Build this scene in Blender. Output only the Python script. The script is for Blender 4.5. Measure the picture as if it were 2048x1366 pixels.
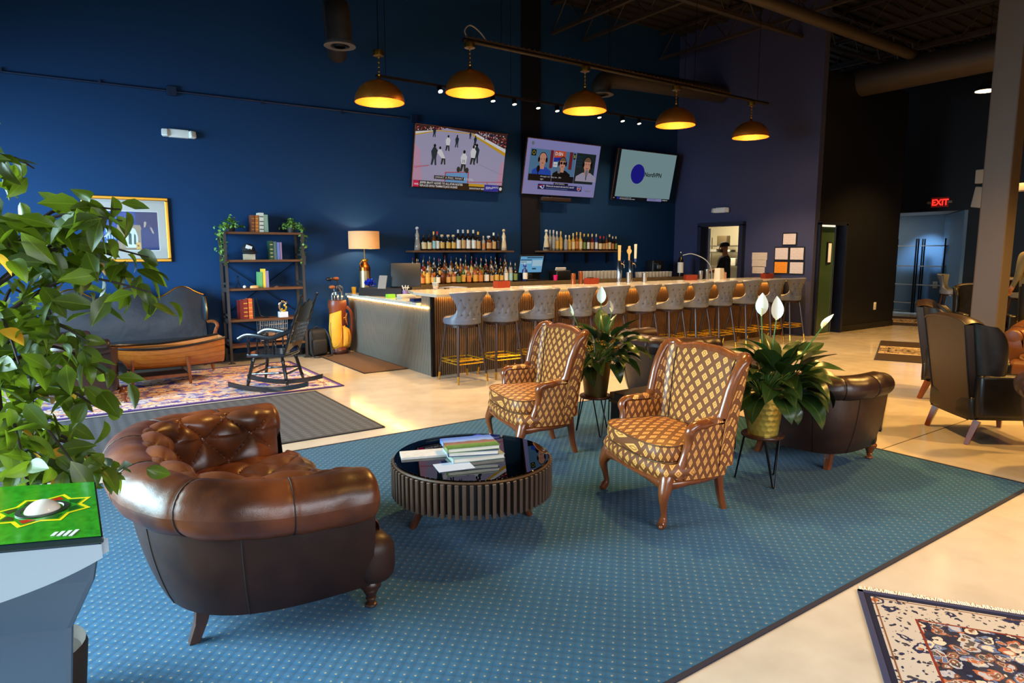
import bpy, bmesh, math, random
from math import sin, cos, pi, sqrt, radians, atan2, floor as mfloor
from mathutils import Vector, Matrix, Euler
for o in list(bpy.data.objects): bpy.data.objects.remove(o)
SC = bpy.context.scene
COL = SC.collection
random.seed(7)

# ------------------------------------------------------------------ camera
YAW, PIT, ROL = radians(55.0975), radians(7.725), radians(-0.0696)
fwd = Vector((cos(PIT)*cos(YAW), cos(PIT)*sin(YAW), -sin(PIT)))
rgt = Vector((sin(YAW), -cos(YAW), 0)); upv = rgt.cross(fwd)
r2 = cos(ROL)*rgt + sin(ROL)*upv; u2 = -sin(ROL)*rgt + cos(ROL)*upv
cd = bpy.data.cameras.new('camera'); cam = bpy.data.objects.new('camera', cd); COL.objects.link(cam)
mw = Matrix((r2, u2, -fwd)).transposed().to_4x4(); mw.translation = (0, 0, 1.57)
cam.matrix_world = mw
cd.sensor_width = 36; cd.lens = 36*1316.67/2048; cd.clip_start = .05; cd.clip_end = 100
SC.camera = cam

# ------------------------------------------------------------------ world, lights, exposure
def lin(c):
    return tuple(((v/255)/12.92 if v/255 <= .04045 else ((v/255+.055)/1.055)**2.4) for v in c[:3])
W = bpy.data.worlds.new('world'); SC.world = W; W.use_nodes = True
bg = W.node_tree.nodes['Background']; bg.inputs[0].default_value = (.55, .75, 1, 1); bg.inputs[1].default_value = .3
SC.view_settings.view_transform = 'Standard'; SC.view_settings.look = 'None'
SC.view_settings.gamma = 1; SC.view_settings.use_curve_mapping = False
SC.view_settings.exposure = 0.0
SC.cycles.use_denoising = True
SC.cycles.max_bounces = 6; SC.cycles.diffuse_bounces = 3; SC.cycles.glossy_bounces = 3; SC.cycles.transmission_bounces = 6
SC.cycles.sample_clamp_indirect = 4; SC.cycles.caustics_reflective = False; SC.cycles.caustics_refractive = False

def light(name, kind, loc, energy, col, target=None, **kw):
    d = bpy.data.lights.new(name, kind); d.energy = energy; d.color = col
    for k, v in kw.items(): setattr(d, k, v)
    o = bpy.data.objects.new(name, d); COL.objects.link(o); o.location = loc
    if target is not None:
        o.rotation_euler = (Vector(target)-Vector(loc)).to_track_quat('-Z', 'Y').to_euler()
    return o
DAY = (.52, .80, 1.0); WARM = (1, .53, .13)
# daylight through the unseen storefront windows at left and behind, plus one added lamp
light('daylight_left', 'AREA', (-2.95, 8.2, 1.78), 190, DAY, (-.2, 10.3, 1.3), shape='RECTANGLE', size=3.4, size_y=2.5, spread=radians(80))
light('daylight_left', 'AREA', (-2.95, 3.6, 1.78), 480, (.62, .90, 1.0), (.6, 1.9, .1), shape='RECTANGLE', size=4.4, size_y=2.5, spread=radians(100))
light('daylight_left', 'AREA', (-2.95, 6.1, 1.78), 150, DAY, (1.3, 7.6, 0), shape='RECTANGLE', size=1.6, size_y=2.5, spread=radians(75))  # extra lamp added to brighten the rug, rocker and settee
light('daylight_rear', 'AREA', (1.4, -3.6, 2.4), 140, (.88, .93, 1.0), (1.5, .2, 0), shape='RECTANGLE', size=6, size_y=1.6, spread=radians(95))
# warm high-bay ceiling lamps (fixtures are built further down)
BAYS = [(4.6, 4.4, 5.0, 170), (8.2, 2.0, 5.0, 185), (7.6, -1.2, 5.0, 205), (13.4, 5.0, 4.3, 150), (11.4, .6, 4.6, 240), (3.2, -.8, 5.0, 40)]
for i, (x, y, z, e) in enumerate(BAYS):
    light('bay_light', 'SPOT', (x, y, z-.08), e*6, WARM, (x, y, 0), spot_size=radians(112), spot_blend=.5, shadow_soft_size=.16)
# ------------------------------------------------------------------ materials
MATS = {}
def nd(nt, t, **kw):
    n = nt.nodes.new(t)
    for k, v in kw.items():
        if k in n.inputs: n.inputs[k].default_value = v
        else: setattr(n, k, v)
    return n
def L(nt, a, b): nt.links.new(a, b)
def M(name, col, rough=.5, metal=0, bump=0, bscale=60, var=0, vscale=4, coat=0, emit=0, spec=.5, trans=0, alpha=1, bdist=.002, ecol=None, stretch=None, sheen=0):
    if name in MATS: return MATS[name]
    m = bpy.data.materials.new(name); m.use_nodes = True; nt = m.node_tree
    b = nt.nodes['Principled BSDF']; c = lin(col)+(1,)
    b.inputs['Base Color'].default_value = c; b.inputs['Roughness'].default_value = rough
    b.inputs['Metallic'].default_value = metal; b.inputs['Coat Weight'].default_value = coat
    b.inputs['Coat Roughness'].default_value = .1
    b.inputs['Specular IOR Level'].default_value = spec; b.inputs['Transmission Weight'].default_value = trans
    b.inputs['Alpha'].default_value = alpha; b.inputs['Sheen Weight'].default_value = sheen
    if emit:
        b.inputs['Emission Color'].default_value = lin(ecol or col)+(1,); b.inputs['Emission Strength'].default_value = emit
    tc = None
    if var or bump:
        tc = nd(nt, 'ShaderNodeTexCoord'); mp = nd(nt, 'ShaderNodeMapping'); L(nt, tc.outputs['Object'], mp.inputs[0])
        if stretch: mp.inputs['Scale'].default_value = stretch
    if var:
        n = nd(nt, 'ShaderNodeTexNoise', Scale=vscale, Detail=5.0, Roughness=.6); L(nt, mp.outputs[0], n.inputs['Vector'])
        mx = nd(nt, 'ShaderNodeMix', data_type='RGBA', blend_type='MIX')
        mx.inputs[6].default_value = tuple(v*(1-var) for v in c[:3])+(1,); mx.inputs[7].default_value = tuple(min(1, v*(1+var)) for v in c[:3])+(1,)
        cr = nd(nt, 'ShaderNodeMapRange'); cr.inputs[1].default_value = .3; cr.inputs[2].default_value = .7
        L(nt, n.outputs[0], cr.inputs[0]); L(nt, cr.outputs[0], mx.inputs[0]); L(nt, mx.outputs[2], b.inputs['Base Color'])
    if bump:
        n2 = nd(nt, 'ShaderNodeTexNoise', Scale=bscale, Detail=4.0); L(nt, mp.outputs[0], n2.inputs['Vector'])
        bp = nd(nt, 'ShaderNodeBump', Strength=bump, Distance=bdist); L(nt, n2.outputs[0], bp.inputs['Height']); L(nt, bp.outputs[0], b.inputs['Normal'])
    MATS[name] = m; return m
def math_(nt, op, a, b=None):
    n = nd(nt, 'ShaderNodeMath', operation=op)
    for i, v in enumerate((a, b)):
        if v is None: continue
        if isinstance(v, (int, float)): n.inputs[i].default_value = v
        else: L(nt, v, n.inputs[i])
    return n.outputs[0]
def mixc(nt, f, a, b):
    mx = nd(nt, 'ShaderNodeMix', data_type='RGBA')
    if isinstance(f, (int, float)): mx.inputs[0].default_value = f
    else: L(nt, f, mx.inputs[0])
    for i, v in ((6, a), (7, b)):
        if isinstance(v, tuple): mx.inputs[i].default_value = v+(1,) if len(v) == 3 else v
        else: L(nt, v, mx.inputs[i])
    return mx.outputs[2]
def base(name, rough=.5, **kw):
    m = M(name, (128, 128, 128), rough, **kw); nt = m.node_tree
    return m, nt, nt.nodes['Principled BSDF']
def coords(nt, which='Object', scale=(1, 1, 1), rot=0):
    tc = nd(nt, 'ShaderNodeTexCoord'); mp = nd(nt, 'ShaderNodeMapping'); mp.inputs['Scale'].default_value = scale; mp.inputs['Rotation'].default_value = (0, 0, rot)
    L(nt, tc.outputs[which], mp.inputs[0]); return mp.outputs[0]
def sep(nt, v):
    s = nd(nt, 'ShaderNodeSeparateXYZ'); L(nt, v, s.inputs[0]); return s.outputs
def ramp(nt, f, stops):
    r = nd(nt, 'ShaderNodeValToRGB'); r.color_ramp.interpolation = 'LINEAR'
    e = r.color_ramp.elements
    while len(e) < len(stops): e.new(.5)
    for k, (p, c) in zip(e, stops): k.position = p; k.color = lin(c)+(1,)
    L(nt, f, r.inputs[0]); return r
def noise(nt, v, scale, detail=4., out=0):
    n = nd(nt, 'ShaderNodeTexNoise', Scale=scale, Detail=detail); L(nt, v, n.inputs['Vector']); return n.outputs[out]
def voro(nt, v, scale, feature='F1', out='Distance'):
    n = nd(nt, 'ShaderNodeTexVoronoi', Scale=scale); n.feature = feature; L(nt, v, n.inputs['Vector']); return n.outputs[out]
def bumpn(nt, b, h, strength=.5, dist=.003):
    bp = nd(nt, 'ShaderNodeBump', Strength=strength, Distance=dist); L(nt, h, bp.inputs['Height']); L(nt, bp.outputs[0], b.inputs['Normal'])

def diamond_fabric():
    m, nt, b = base('diamond_damask', .45)
    uv = coords(nt, 'UV'); s = sep(nt, uv)
    p = math_(nt, 'DIVIDE', s[0], .078); q = math_(nt, 'DIVIDE', s[1], .100)
    def cell(v):
        f = math_(nt, 'FRACT', v); return math_(nt, 'ABSOLUTE', math_(nt, 'SUBTRACT', f, .5))
    a = cell(math_(nt, 'ADD', p, q)); c = cell(math_(nt, 'SUBTRACT', p, q))
    d = math_(nt, 'MAXIMUM', a, c)
    ins = math_(nt, 'LESS_THAN', d, .285)
    ring = math_(nt, 'MULTIPLY', math_(nt, 'LESS_THAN', d, .15), math_(nt, 'GREATER_THAN', d, .10))
    gold = mixc(nt, ring, lin((226, 160, 82)), lin((132, 72, 30)))
    dither = noise(nt, uv, 900.)
    brown = mixc(nt, dither, lin((92, 46, 18)), lin((128, 72, 32)))
    col = mixc(nt, ins, brown, gold); L(nt, col, b.inputs['Base Color'])
    r = nd(nt, 'ShaderNodeMapRange'); r.inputs[3].default_value = .5; r.inputs[4].default_value = .36; L(nt, ins, r.inputs[0]); L(nt, r.outputs[0], b.inputs['Roughness'])
    bumpn(nt, b, dither, .15, .001)
    return m
def blue_carpet():
    m, nt, b = base('blue_carpet', .95)
    b.inputs['Specular IOR Level'].default_value = .15; b.inputs['Sheen Weight'].default_value = .15
    v = coords(nt, 'Object'); s = sep(nt, v)
    w = .060
    p = math_(nt, 'DIVIDE', s[0], w); q = math_(nt, 'DIVIDE', s[1], w)
    def dots(p, q, R):
        fx = math_(nt, 'SUBTRACT', math_(nt, 'FRACT', p), .5); fy = math_(nt, 'SUBTRACT', math_(nt, 'FRACT', q), .5)
        d = math_(nt, 'SQRT', math_(nt, 'ADD', math_(nt, 'MULTIPLY', fx, fx), math_(nt, 'MULTIPLY', fy, fy))); return d
    wob = noise(nt, v, 160.)
    d1 = dots(p, q, .1); d2 = dots(math_(nt, 'ADD', p, .5), math_(nt, 'ADD', q, .5), .1)
    d = math_(nt, 'ADD', math_(nt, 'MINIMUM', d1, d2), math_(nt, 'MULTIPLY', wob, .12))
    ins = math_(nt, 'LESS_THAN', d, .128)
    n1 = noise(nt, v, 380., 2.); n2 = noise(nt, v, 5.); 
    d3 = math_(nt, 'MINIMUM', d1, d2); dark = math_(nt, 'SUBTRACT', .95, math_(nt, 'MULTIPLY', d3, 2.4))
    f = math_(nt, 'ADD', math_(nt, 'MULTIPLY', n1, .75), math_(nt, 'MULTIPLY', dark, .45)); f = math_(nt, 'ADD', f, math_(nt, 'MULTIPLY', math_(nt, 'SUBTRACT', n2, .5), .35))
    basec = mixc(nt, f, lin((4, 46, 74)), lin((13, 92, 130)))
    col = mixc(nt, ins, basec, lin((150, 130, 88))); L(nt, col, b.inputs['Base Color'])
    h = math_(nt, 'ADD', n1, math_(nt, 'MULTIPLY', dark, 1.2)); bumpn(nt, b, h, .7, .006)
    return m
def persian(name, field, cols, border, dark, sc=9.):
    m, nt, b = base(name, .9); b.inputs['Specular IOR Level'].default_value = .15
    tc = coords(nt, 'UV'); s = sep(nt, tc)     # uv in metres, centre at 0; half sizes stored in a value pair below
    return m, nt, b, tc, s
def rug_mat(name, hw, hl, dark, cream, palette, bw=.17, sc=11., fade=.35, bigs=0.):
    m, nt, b, uv, s = persian(name, None, None, None, None)
    ax = math_(nt, 'ABSOLUTE', s[0]); ay = math_(nt, 'ABSOLUTE', s[1])
    e = math_(nt, 'MINIMUM', math_(nt, 'SUBTRACT', hw, ax), math_(nt, 'SUBTRACT', hl, ay))   # distance to edge
    mir = nd(nt, 'ShaderNodeCombineXYZ'); L(nt, ax, mir.inputs[0]); L(nt, ay, mir.inputs[1])
    w = nd(nt, 'ShaderNodeVectorMath', operation='ADD'); nz = nd(nt, 'ShaderNodeTexNoise', Scale=14.0, Detail=5.0); L(nt, mir.outputs[0], nz.inputs['Vector'])
    sc_ = nd(nt, 'ShaderNodeVectorMath', operation='SCALE'); L(nt, nz.outputs[1], sc_.inputs[0]); sc_.inputs[3].default_value = .10
    L(nt, mir.outputs[0], w.inputs[0]); L(nt, sc_.outputs[0], w.inputs[1]); P = w.outputs[0]
    d = voro(nt, P, sc); cc = voro(nt, P, sc, 'F1', 'Color')
    k = sep(nt, cc)[0]
    r = ramp(nt, k, [(i/max(1, len(palette)-1), c) for i, c in enumerate(palette)]); r.color_ramp.interpolation = 'CONSTANT'
    r2_ = ramp(nt, sep(nt, cc)[1], [(i/max(1, len(palette)-1), c) for i, c in enumerate(palette[::-1])]); r2_.color_ramp.interpolation = 'CONSTANT'
    fl = mixc(nt, math_(nt, 'LESS_THAN', d, .62), lin(dark), r.outputs[0])
    fl = mixc(nt, math_(nt, 'LESS_THAN', d, .44), fl, lin(cream)); fl = mixc(nt, math_(nt, 'LESS_THAN', d, .37), fl, r2_.outputs[0]); fl = mixc(nt, math_(nt, 'LESS_THAN', d, .15), fl, lin(cream))
    big = voro(nt, P, 3.2); fl = mixc(nt, math_(nt, 'MULTIPLY', math_(nt, 'LESS_THAN', math_(nt, 'ABSOLUTE', math_(nt, 'SUBTRACT', big, .42)), .05), .75*bigs), fl, lin(palette[2])); fl = mixc(nt, math_(nt, 'MULTIPLY', math_(nt, 'LESS_THAN', big, .14), .6*bigs), fl, lin(palette[1])); wv = noise(nt, uv, 6., 5.); wr_ = nd(nt, 'ShaderNodeMapRange'); wr_.inputs[1].default_value = .45; wr_.inputs[2].default_value = .75; L(nt, wv, wr_.inputs[0]); fl = mixc(nt, math_(nt, 'MULTIPLY', wr_.outputs[0], fade), fl, lin(cream))
    d2 = voro(nt, P, 34.); c2 = sep(nt, voro(nt, P, 34., 'F1', 'Color'))[0]
    r3 = ramp(nt, c2, [(0, dark), (.35, palette[0]), (.6, palette[-1]), (1, dark)])
    bd = mixc(nt, math_(nt, 'LESS_THAN', d2, .30), lin(cream), r3.outputs[0]); d4 = voro(nt, P, 8.); bd = mixc(nt, math_(nt, 'LESS_THAN', math_(nt, 'ABSOLUTE', math_(nt, 'SUBTRACT', d4, .28)), .05), bd, lin(palette[0])); bd = mixc(nt, math_(nt, 'LESS_THAN', d4, .14), bd, lin(palette[1]))
    inb = math_(nt, 'LESS_THAN', e, bw+.03)
    col = mixc(nt, inb, fl, bd)
    def band(lo, hi): return math_(nt, 'MULTIPLY', math_(nt, 'GREATER_THAN', e, lo), math_(nt, 'LESS_THAN', e, hi))
    col = mixc(nt, band(bw+.025, bw+.035), col, lin((120, 44, 24)))
    col = mixc(nt, band(.045, .052), col, lin((120, 80, 50)))
    col = mixc(nt, math_(nt, 'LESS_THAN', e, .036), col, lin(dark))
    wn = noise(nt, uv, 500., 1.)
    col = mixc(nt, math_(nt, 'MULTIPLY', wn, .22), col, lin(dark))
    L(nt, col, b.inputs['Base Color']); bumpn(nt, b, wn, .5, .003)
    return m
def slat_wood(name, a, b_):
    m, nt, b = base(name, .45); v = coords(nt, 'Object', (40, 40, 2)); n = noise(nt, v, 3., 6.)
    oi = nd(nt, 'ShaderNodeObjectInfo')
    c = mixc(nt, n, lin(a), lin(b_)); L(nt, c, b.inputs['Base Color']); bumpn(nt, b, n, .2, .001); return m
def wood(name, a, b_, rough=.35, scale=(3, 30, 30), coat=0., k=3.):
    m, nt, b = base(name, rough); v = coords(nt, 'Object', scale); n = noise(nt, v, k, 6.)
    c = mixc(nt, n, lin(a), lin(b_)); L(nt, c, b.inputs['Base Color']); b.inputs['Coat Weight'].default_value = coat; b.inputs['Coat Roughness'].default_value = .15
    bumpn(nt, b, n, .12, .001); return m
def leather(name, col, dark, rough=.34, wr=.35):
    m, nt, b = base(name, rough); v = coords(nt, 'Object')
    n = noise(nt, v, 3.2, 6.); cr = nd(nt, 'ShaderNodeMapRange'); cr.inputs[1].default_value = .35; cr.inputs[2].default_value = .68; L(nt, n, cr.inputs[0])
    L(nt, mixc(nt, cr.outputs[0], lin(dark), lin(col)), b.inputs['Base Color'])
    n2 = noise(nt, v, 14., 5.); n3 = noise(nt, v, 300., 2.)
    h = math_(nt, 'ADD', math_(nt, 'MULTIPLY', n2, wr), math_(nt, 'MULTIPLY', n3, .05)); bumpn(nt, b, h, .55, .012)
    rr = nd(nt, 'ShaderNodeMapRange'); rr.inputs[3].default_value = rough-.06; rr.inputs[4].default_value = rough+.12; L(nt, n2, rr.inputs[0]); L(nt, rr.outputs[0], b.inputs['Roughness'])
    return m

# ------------------------------------------------------------------ mesh builder
class MB:
    def __init__(s): s.v = []; s.f = []; s.uv = {}; s.mi = []; s.cur = 0
    def add(s, vs, fs, uvs=None):
        o = len(s.v); s.v += [tuple(p) for p in vs]
        for f in fs: s.f.append([i+o for i in f]); s.mi.append(s.cur)
        if uvs:
            for i, u in enumerate(uvs): s.uv[o+i] = u
        return s
    def box(s, c, d, R=None, taper=1.):
        vs = []
        for z in (-.5, .5):
            k = taper if z > 0 else 1.
            for x, y in ((-.5, -.5), (.5, -.5), (.5, .5), (-.5, .5)):
                p = Vector((x*d[0]*k, y*d[1]*k, z*d[2]))
                if R is not None: p = R @ p
                vs.append(p+Vector(c))
        return s.add(vs, [(3, 2, 1, 0), (4, 5, 6, 7), (0, 1, 5, 4), (1, 2, 6, 5), (2, 3, 7, 6), (3, 0, 4, 7)])
    def rbox(s, c, d, r=.02, R=None, n=3):          # box with rounded vertical+horizontal edges (superellipsoid-like cage)
        bm = bmesh.new(); bmesh.ops.create_cube(bm, size=1)
        for v in bm.verts: v.co = Vector((v.co.x*d[0], v.co.y*d[1], v.co.z*d[2]))
        bmesh.ops.bevel(bm, geom=bm.edges[:]+bm.verts[:], offset=r, segments=n, profile=.5, affect='EDGES')
        vs = []; bm.verts.index_update()
        for v in bm.verts:
            p = v.co.copy()
            if R is not None: p = R @ p
            vs.append(p+Vector(c))
        fs = [[v.index for v in f.verts] for f in bm.faces]; bm.free()
        return s.add(vs, fs)
    def tube(s, pts, r, n=10, closed=False, cap=True, flat=None):
        pts = [Vector(p) for p in pts]; m = len(pts)
        rs = r if isinstance(r, (list, tuple)) else [r]*m
        prev = None; vs = []
        for i, p in enumerate(pts):
            a = pts[(i-1) % m] if (closed or i > 0) else p; b = pts[(i+1) % m] if (closed or i < m-1) else p
            t = (b-a).normalized() if (b-a).length > 1e-9 else Vector((0, 0, 1))
            if prev is None:
                h = Vector((0, 0, 1)) if abs(t.z) < .9 else Vector((1, 0, 0)); x = t.cross(h).normalized()
            else: x = (prev-t*prev.dot(t)).normalized()
            prev = x; y = t.cross(x)
            for k in range(n):
                a_ = 2*pi*k/n; vs.append(p+(x*cos(a_)*(flat or 1)+y*sin(a_))*rs[i])
        fs = []
        for i in range(m if closed else m-1):
            for k in range(n):
                j = (i+1) % m; fs.append((i*n+k, i*n+(k+1) % n, j*n+(k+1) % n, j*n+k))
        if cap and not closed:
            fs.append(list(range(n))[::-1]); fs.append([(m-1)*n+k for k in range(n)])
        return s.add(vs, fs)
    def lathe(s, prof, c=(0, 0, 0), n=20, sx=1., sy=1., R=None):
        vs = []
        for r, z in prof:
            for k in range(n):
                p = Vector((r*cos(2*pi*k/n)*sx, r*sin(2*pi*k/n)*sy, z))
                if R is not None: p = R @ p
                vs.append(p+Vector(c))
        m = len(prof); fs = []
        for i in range(m-1):
            for k in range(n): fs.append((i*n+k, i*n+(k+1) % n, (i+1)*n+(k+1) % n, (i+1)*n+k))
        return s.add(vs, fs)
    def surf(s, fn, nu, nv, closeu=False, uvs=(1, 1), uvfn=None):
        vs = []; uv = []
        for j in range(nv+1):
            for i in range(nu if closeu else nu+1):
                vs.append(fn(i/nu, j/nv)); uv.append(uvfn(i/nu, j/nv) if uvfn else (i/nu*uvs[0], j/nv*uvs[1]))
        w = nu if closeu else nu+1; fs = []
        for j in range(nv):
            for i in range(nu):
                i2 = (i+1) % w; fs.append((j*w+i, j*w+i2, (j+1)*w+i2, (j+1)*w+i))
        return s.add(vs, fs, uv)
    def ball(s, c, r, n=12, m=8, R=None, sz=(1, 1, 1)):
        prof = [(max(1e-6, sin(pi*i/m)) if 0 < i < m else 1e-6, -cos(pi*i/m)) for i in range(m+1)]
        vs = []
        for a, z in prof:
            for k in range(n):
                p = Vector((a*cos(2*pi*k/n)*r*sz[0], a*sin(2*pi*k/n)*r*sz[1], z*r*sz[2]))
                if R is not None: p = R @ p
                vs.append(p+Vector(c))
        fs = [(i*n+k, i*n+(k+1) % n, (i+1)*n+(k+1) % n, (i+1)*n+k) for i in range(m) for k in range(n)]
        return s.add(vs, fs)
    def prism(s, poly, h, R=None, c=(0, 0, 0)):      # polygon in xy extruded +z by h
        n = len(poly); vs = []
        for z in (0, h):
            for p in poly:
                q = Vector((p[0], p[1], z))
                if R is not None: q = R @ q
                vs.append(q+Vector(c))
        return s.add(vs, [list(range(n))[::-1], list(range(n, 2*n))]+[(i, (i+1) % n, n+(i+1) % n, n+i) for i in range(n)])
    def poly(s, pts): return s.add(pts, [list(range(len(pts)))])
    def mesh(s, name, mats, smooth=True):
        me = bpy.data.meshes.new(name); me.from_pydata(s.v, [], s.f)
        for m in (mats if isinstance(mats, (list, tuple)) else [mats]): me.materials.append(m)
        me.polygons.foreach_set('material_index', s.mi)
        me.polygons.foreach_set('use_smooth', [bool(smooth)]*len(s.f))
        if s.uv:
            ul = me.uv_layers.new(name='UVMap'); 
            for l in me.loops: ul.data[l.index].uv = s.uv.get(l.vertex_index, (0, 0))
        me.update(); me.validate(); return me
    def build(s, name, mat, parent=None, smooth=True, loc=None, auto=None, bevel=0, sub=0, solid=0):
        me = s.mesh(name, mat, smooth); o = bpy.data.objects.new(name, me); COL.objects.link(o)
        if auto is None: auto = smooth
        if parent is not None: o.parent = parent
        if loc is not None: o.location = loc
        if solid:
            md = o.modifiers.new('solid', 'SOLIDIFY'); md.thickness = abs(solid); md.offset = 1 if solid > 0 else -1
        if bevel:
            md = o.modifiers.new('bevel', 'BEVEL'); md.width = bevel; md.segments = 2; md.limit_method = 'ANGLE'
        if sub:
            md = o.modifiers.new('sub', 'SUBSURF'); md.levels = sub; md.render_levels = sub
        if smooth and auto and not sub:
            try:
                me.set_sharp_from_angle(angle=radians(40))
            except Exception: pass
        return o
def thing(name, label, cat, loc=(0, 0, 0), rz=0, group=None):
    o = bpy.data.objects.new(name, None); COL.objects.link(o); o.empty_display_size = .05
    o.location = loc; o.rotation_euler = (0, 0, rz); o['label'] = label; o['category'] = cat
    if group: o['group'] = group
    return o
def tag(o, label, cat, group=None):
    o['label'] = label; o['category'] = cat
    if group: o['group'] = group
    return o
def struct(o): o['kind'] = 'structure'; return o
def kids(o): return [c for c in bpy.data.objects if c.parent == o]
def dup(root, loc, rz, label, group=None, sc=None):
    def cp(o, par):
        c = o.copy(); COL.objects.link(c)
        if par is not None: c.parent = par
        for ch in o.children: cp(ch, c)
        return c
    r = cp(root, None); r.location = loc; r.rotation_euler = (0, 0, rz); r['label'] = label
    if group: r['group'] = group
    if sc: r.scale = sc
    return r
def inst(src, parent, name=None, loc=None, rot=None, scale=None):
    c = src.copy(); COL.objects.link(c); c.parent = parent
    if name: c.name = name
    if loc is not None: c.location = loc
    if rot is not None: c.rotation_euler = rot
    if scale is not None: c.scale = (scale,)*3 if isinstance(scale, (int, float)) else scale
    return c
def text_mb(mb, s, size, c, X, Y, align='LEFT', bold=0., extr=0.0):
    """adds the letters of s as flat polygons to mb; c = world/local position, X/Y = unit axes of the writing plane"""
    cu = bpy.data.curves.new('t', 'FONT'); cu.body = s; cu.size = size; cu.align_x = align; cu.offset = bold; cu.resolution_u = 2; cu.extrude = extr
    o = bpy.data.objects.new('t', cu); COL.objects.link(o)
    dg = bpy.context.evaluated_depsgraph_get(); me = bpy.data.meshes.new_from_object(o.evaluated_get(dg))
    X = Vector(X); Y = Vector(Y); c = Vector(c); N = X.cross(Y)
    mb.add([c+X*v.co.x+Y*v.co.y+N*v.co.z for v in me.vertices], [list(p.vertices) for p in me.polygons])
    bpy.data.objects.remove(o); bpy.data.curves.remove(cu); bpy.data.meshes.remove(me)
def lerp(a, b, t): return a+(b-a)*t
def sstep(x, a, b):
    t = max(0., min(1., (x-a)/(b-a))); return t*t*(3-2*t)
def interp(xs, ys, x):
    if x <= xs[0]: return ys[0]
    for i in range(len(xs)-1):
        if x <= xs[i+1]:
            t = (x-xs[i])/(xs[i+1]-xs[i]); t = t*t*(3-2*t) if False else t
            return ys[i]+(ys[i+1]-ys[i])*t
    return ys[-1]
def catmull(pts, n=8, closed=False):
    P = [Vector(p) for p in pts]; out = []
    m = len(P); segs = m if closed else m-1
    for i in range(segs):
        p0 = P[(i-1) % m] if closed or i > 0 else P[i]; p1 = P[i]; p2 = P[(i+1) % m]; p3 = P[(i+2) % m] if closed or i+2 < m else p2
        for k in range(n):
            t = k/n; out.append(.5*((2*p1)+(p2-p0)*t+(2*p0-5*p1+4*p2-p3)*t*t+(3*p1-p0-3*p2+p3)*t**3))
    if not closed: out.append(P[-1])
    return out
def Rz(a): return Matrix.Rotation(a, 3, 'Z')
def Rx(a): return Matrix.Rotation(a, 3, 'X')
def Ry(a): return Matrix.Rotation(a, 3, 'Y')

# common materials
BRASS = M('brass', (214, 158, 52), .28, 1.0, bump=.15, bscale=40)
GOLD = M('polished_gold', (228, 182, 56), .25, .75)
CHROME = M('chrome', (215, 215, 215), .12, 1.0)
STEEL = M('brushed_steel', (170, 168, 165), .3, 1.0)
BLACK = M('black_plastic', (14, 14, 15), .4)
BLACKM = M('black_metal', (18, 18, 20), .38, .6)
WHITE = M('white_plastic', (226, 226, 222), .4)
WALNUT = wood('walnut', (50, 24, 12), (92, 48, 24), .32, (30, 30, 3))
CHERRY = wood('cherry_wood', (86, 40, 16), (142, 74, 32), .26, (14, 14, 3), .4)
REDWOOD = wood('red_box_wood', (104, 30, 12), (150, 52, 22), .4, (20, 3, 20))
DARKLEG = wood('dark_leg_wood', (38, 22, 16), (66, 38, 26), .35, (30, 30, 3))
RUSTWOOD = wood('rustic_wood', (62, 36, 20), (116, 70, 36), .5, (2, 30, 30))
PAPER = M('paper', (225, 218, 205), .8)
GLASS = M('clear_glass', (245, 248, 250), .05, spec=.6, trans=.0, alpha=.28)
# ------------------------------------------------------------------ the setting
def thin_glass(name, tint, ior=1.45, rough=.02, refl=1.):
    m = bpy.data.materials.new(name); m.use_nodes = True; nt = m.node_tree; nt.nodes.clear()
    out = nd(nt, 'ShaderNodeOutputMaterial'); mix = nd(nt, 'ShaderNodeMixShader'); fr = nd(nt, 'ShaderNodeFresnel', IOR=ior)
    tr = nd(nt, 'ShaderNodeBsdfTransparent'); tr.inputs[0].default_value = lin(tint)+(1,)
    gl = nd(nt, 'ShaderNodeBsdfGlossy'); gl.inputs['Roughness'].default_value = rough
    f = math_(nt, 'MULTIPLY', fr.outputs[0], refl)
    L(nt, f, mix.inputs[0]); L(nt, tr.outputs[0], mix.inputs[1]); L(nt, gl.outputs[0], mix.inputs[2]); L(nt, mix.outputs[0], out.inputs[0])
    return m
THIN = thin_glass('thin_glass', (238, 244, 246))
PANE = thin_glass('table_glass', (205, 215, 218), 1.5, .01, 1.6)

def floor_mat():
    m, nt, b = base('epoxy_floor', .16); v = coords(nt, 'Object')
    n = noise(nt, v, .7, 6.); n2 = noise(nt, v, 5., 5.); n3 = noise(nt, v, 90., 3.)
    f = math_(nt, 'ADD', math_(nt, 'MULTIPLY', n, .7), math_(nt, 'MULTIPLY', n2, .3))
    c = ramp(nt, f, [(.3, (170, 160, 146)), (.5, (192, 183, 168)), (.7, (208, 199, 184))]); L(nt, c.outputs[0], b.inputs['Base Color'])
    rr = nd(nt, 'ShaderNodeMapRange'); rr.inputs[1].default_value = .3; rr.inputs[2].default_value = .7; rr.inputs[3].default_value = .06; rr.inputs[4].default_value = .16; L(nt, n2, rr.inputs[0]); L(nt, rr.outputs[0], b.inputs['Roughness'])
    bumpn(nt, b, math_(nt, 'ADD', n2, math_(nt, 'MULTIPLY', n3, .25)), .12, .004); return m
FLOORM = floor_mat()
BLUEW = M('navy_wall_paint', (22, 54, 92), .6, bump=.05, bscale=120, spec=.12)
NAVY = M('dark_navy_paint', (8, 10, 20), .5, bump=.05, bscale=120, spec=.35)
PLUMW = M('slate_navy_paint', (56, 60, 92), .55, bump=.05, bscale=120, spec=.3)
CEILM = M('black_ceiling', (26, 21, 18), .8)
JOISTM = M('black_steel_joist', (44, 35, 29), .6)
DUCTM = M('dark_duct', (50, 42, 36), .55, .2)

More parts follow.
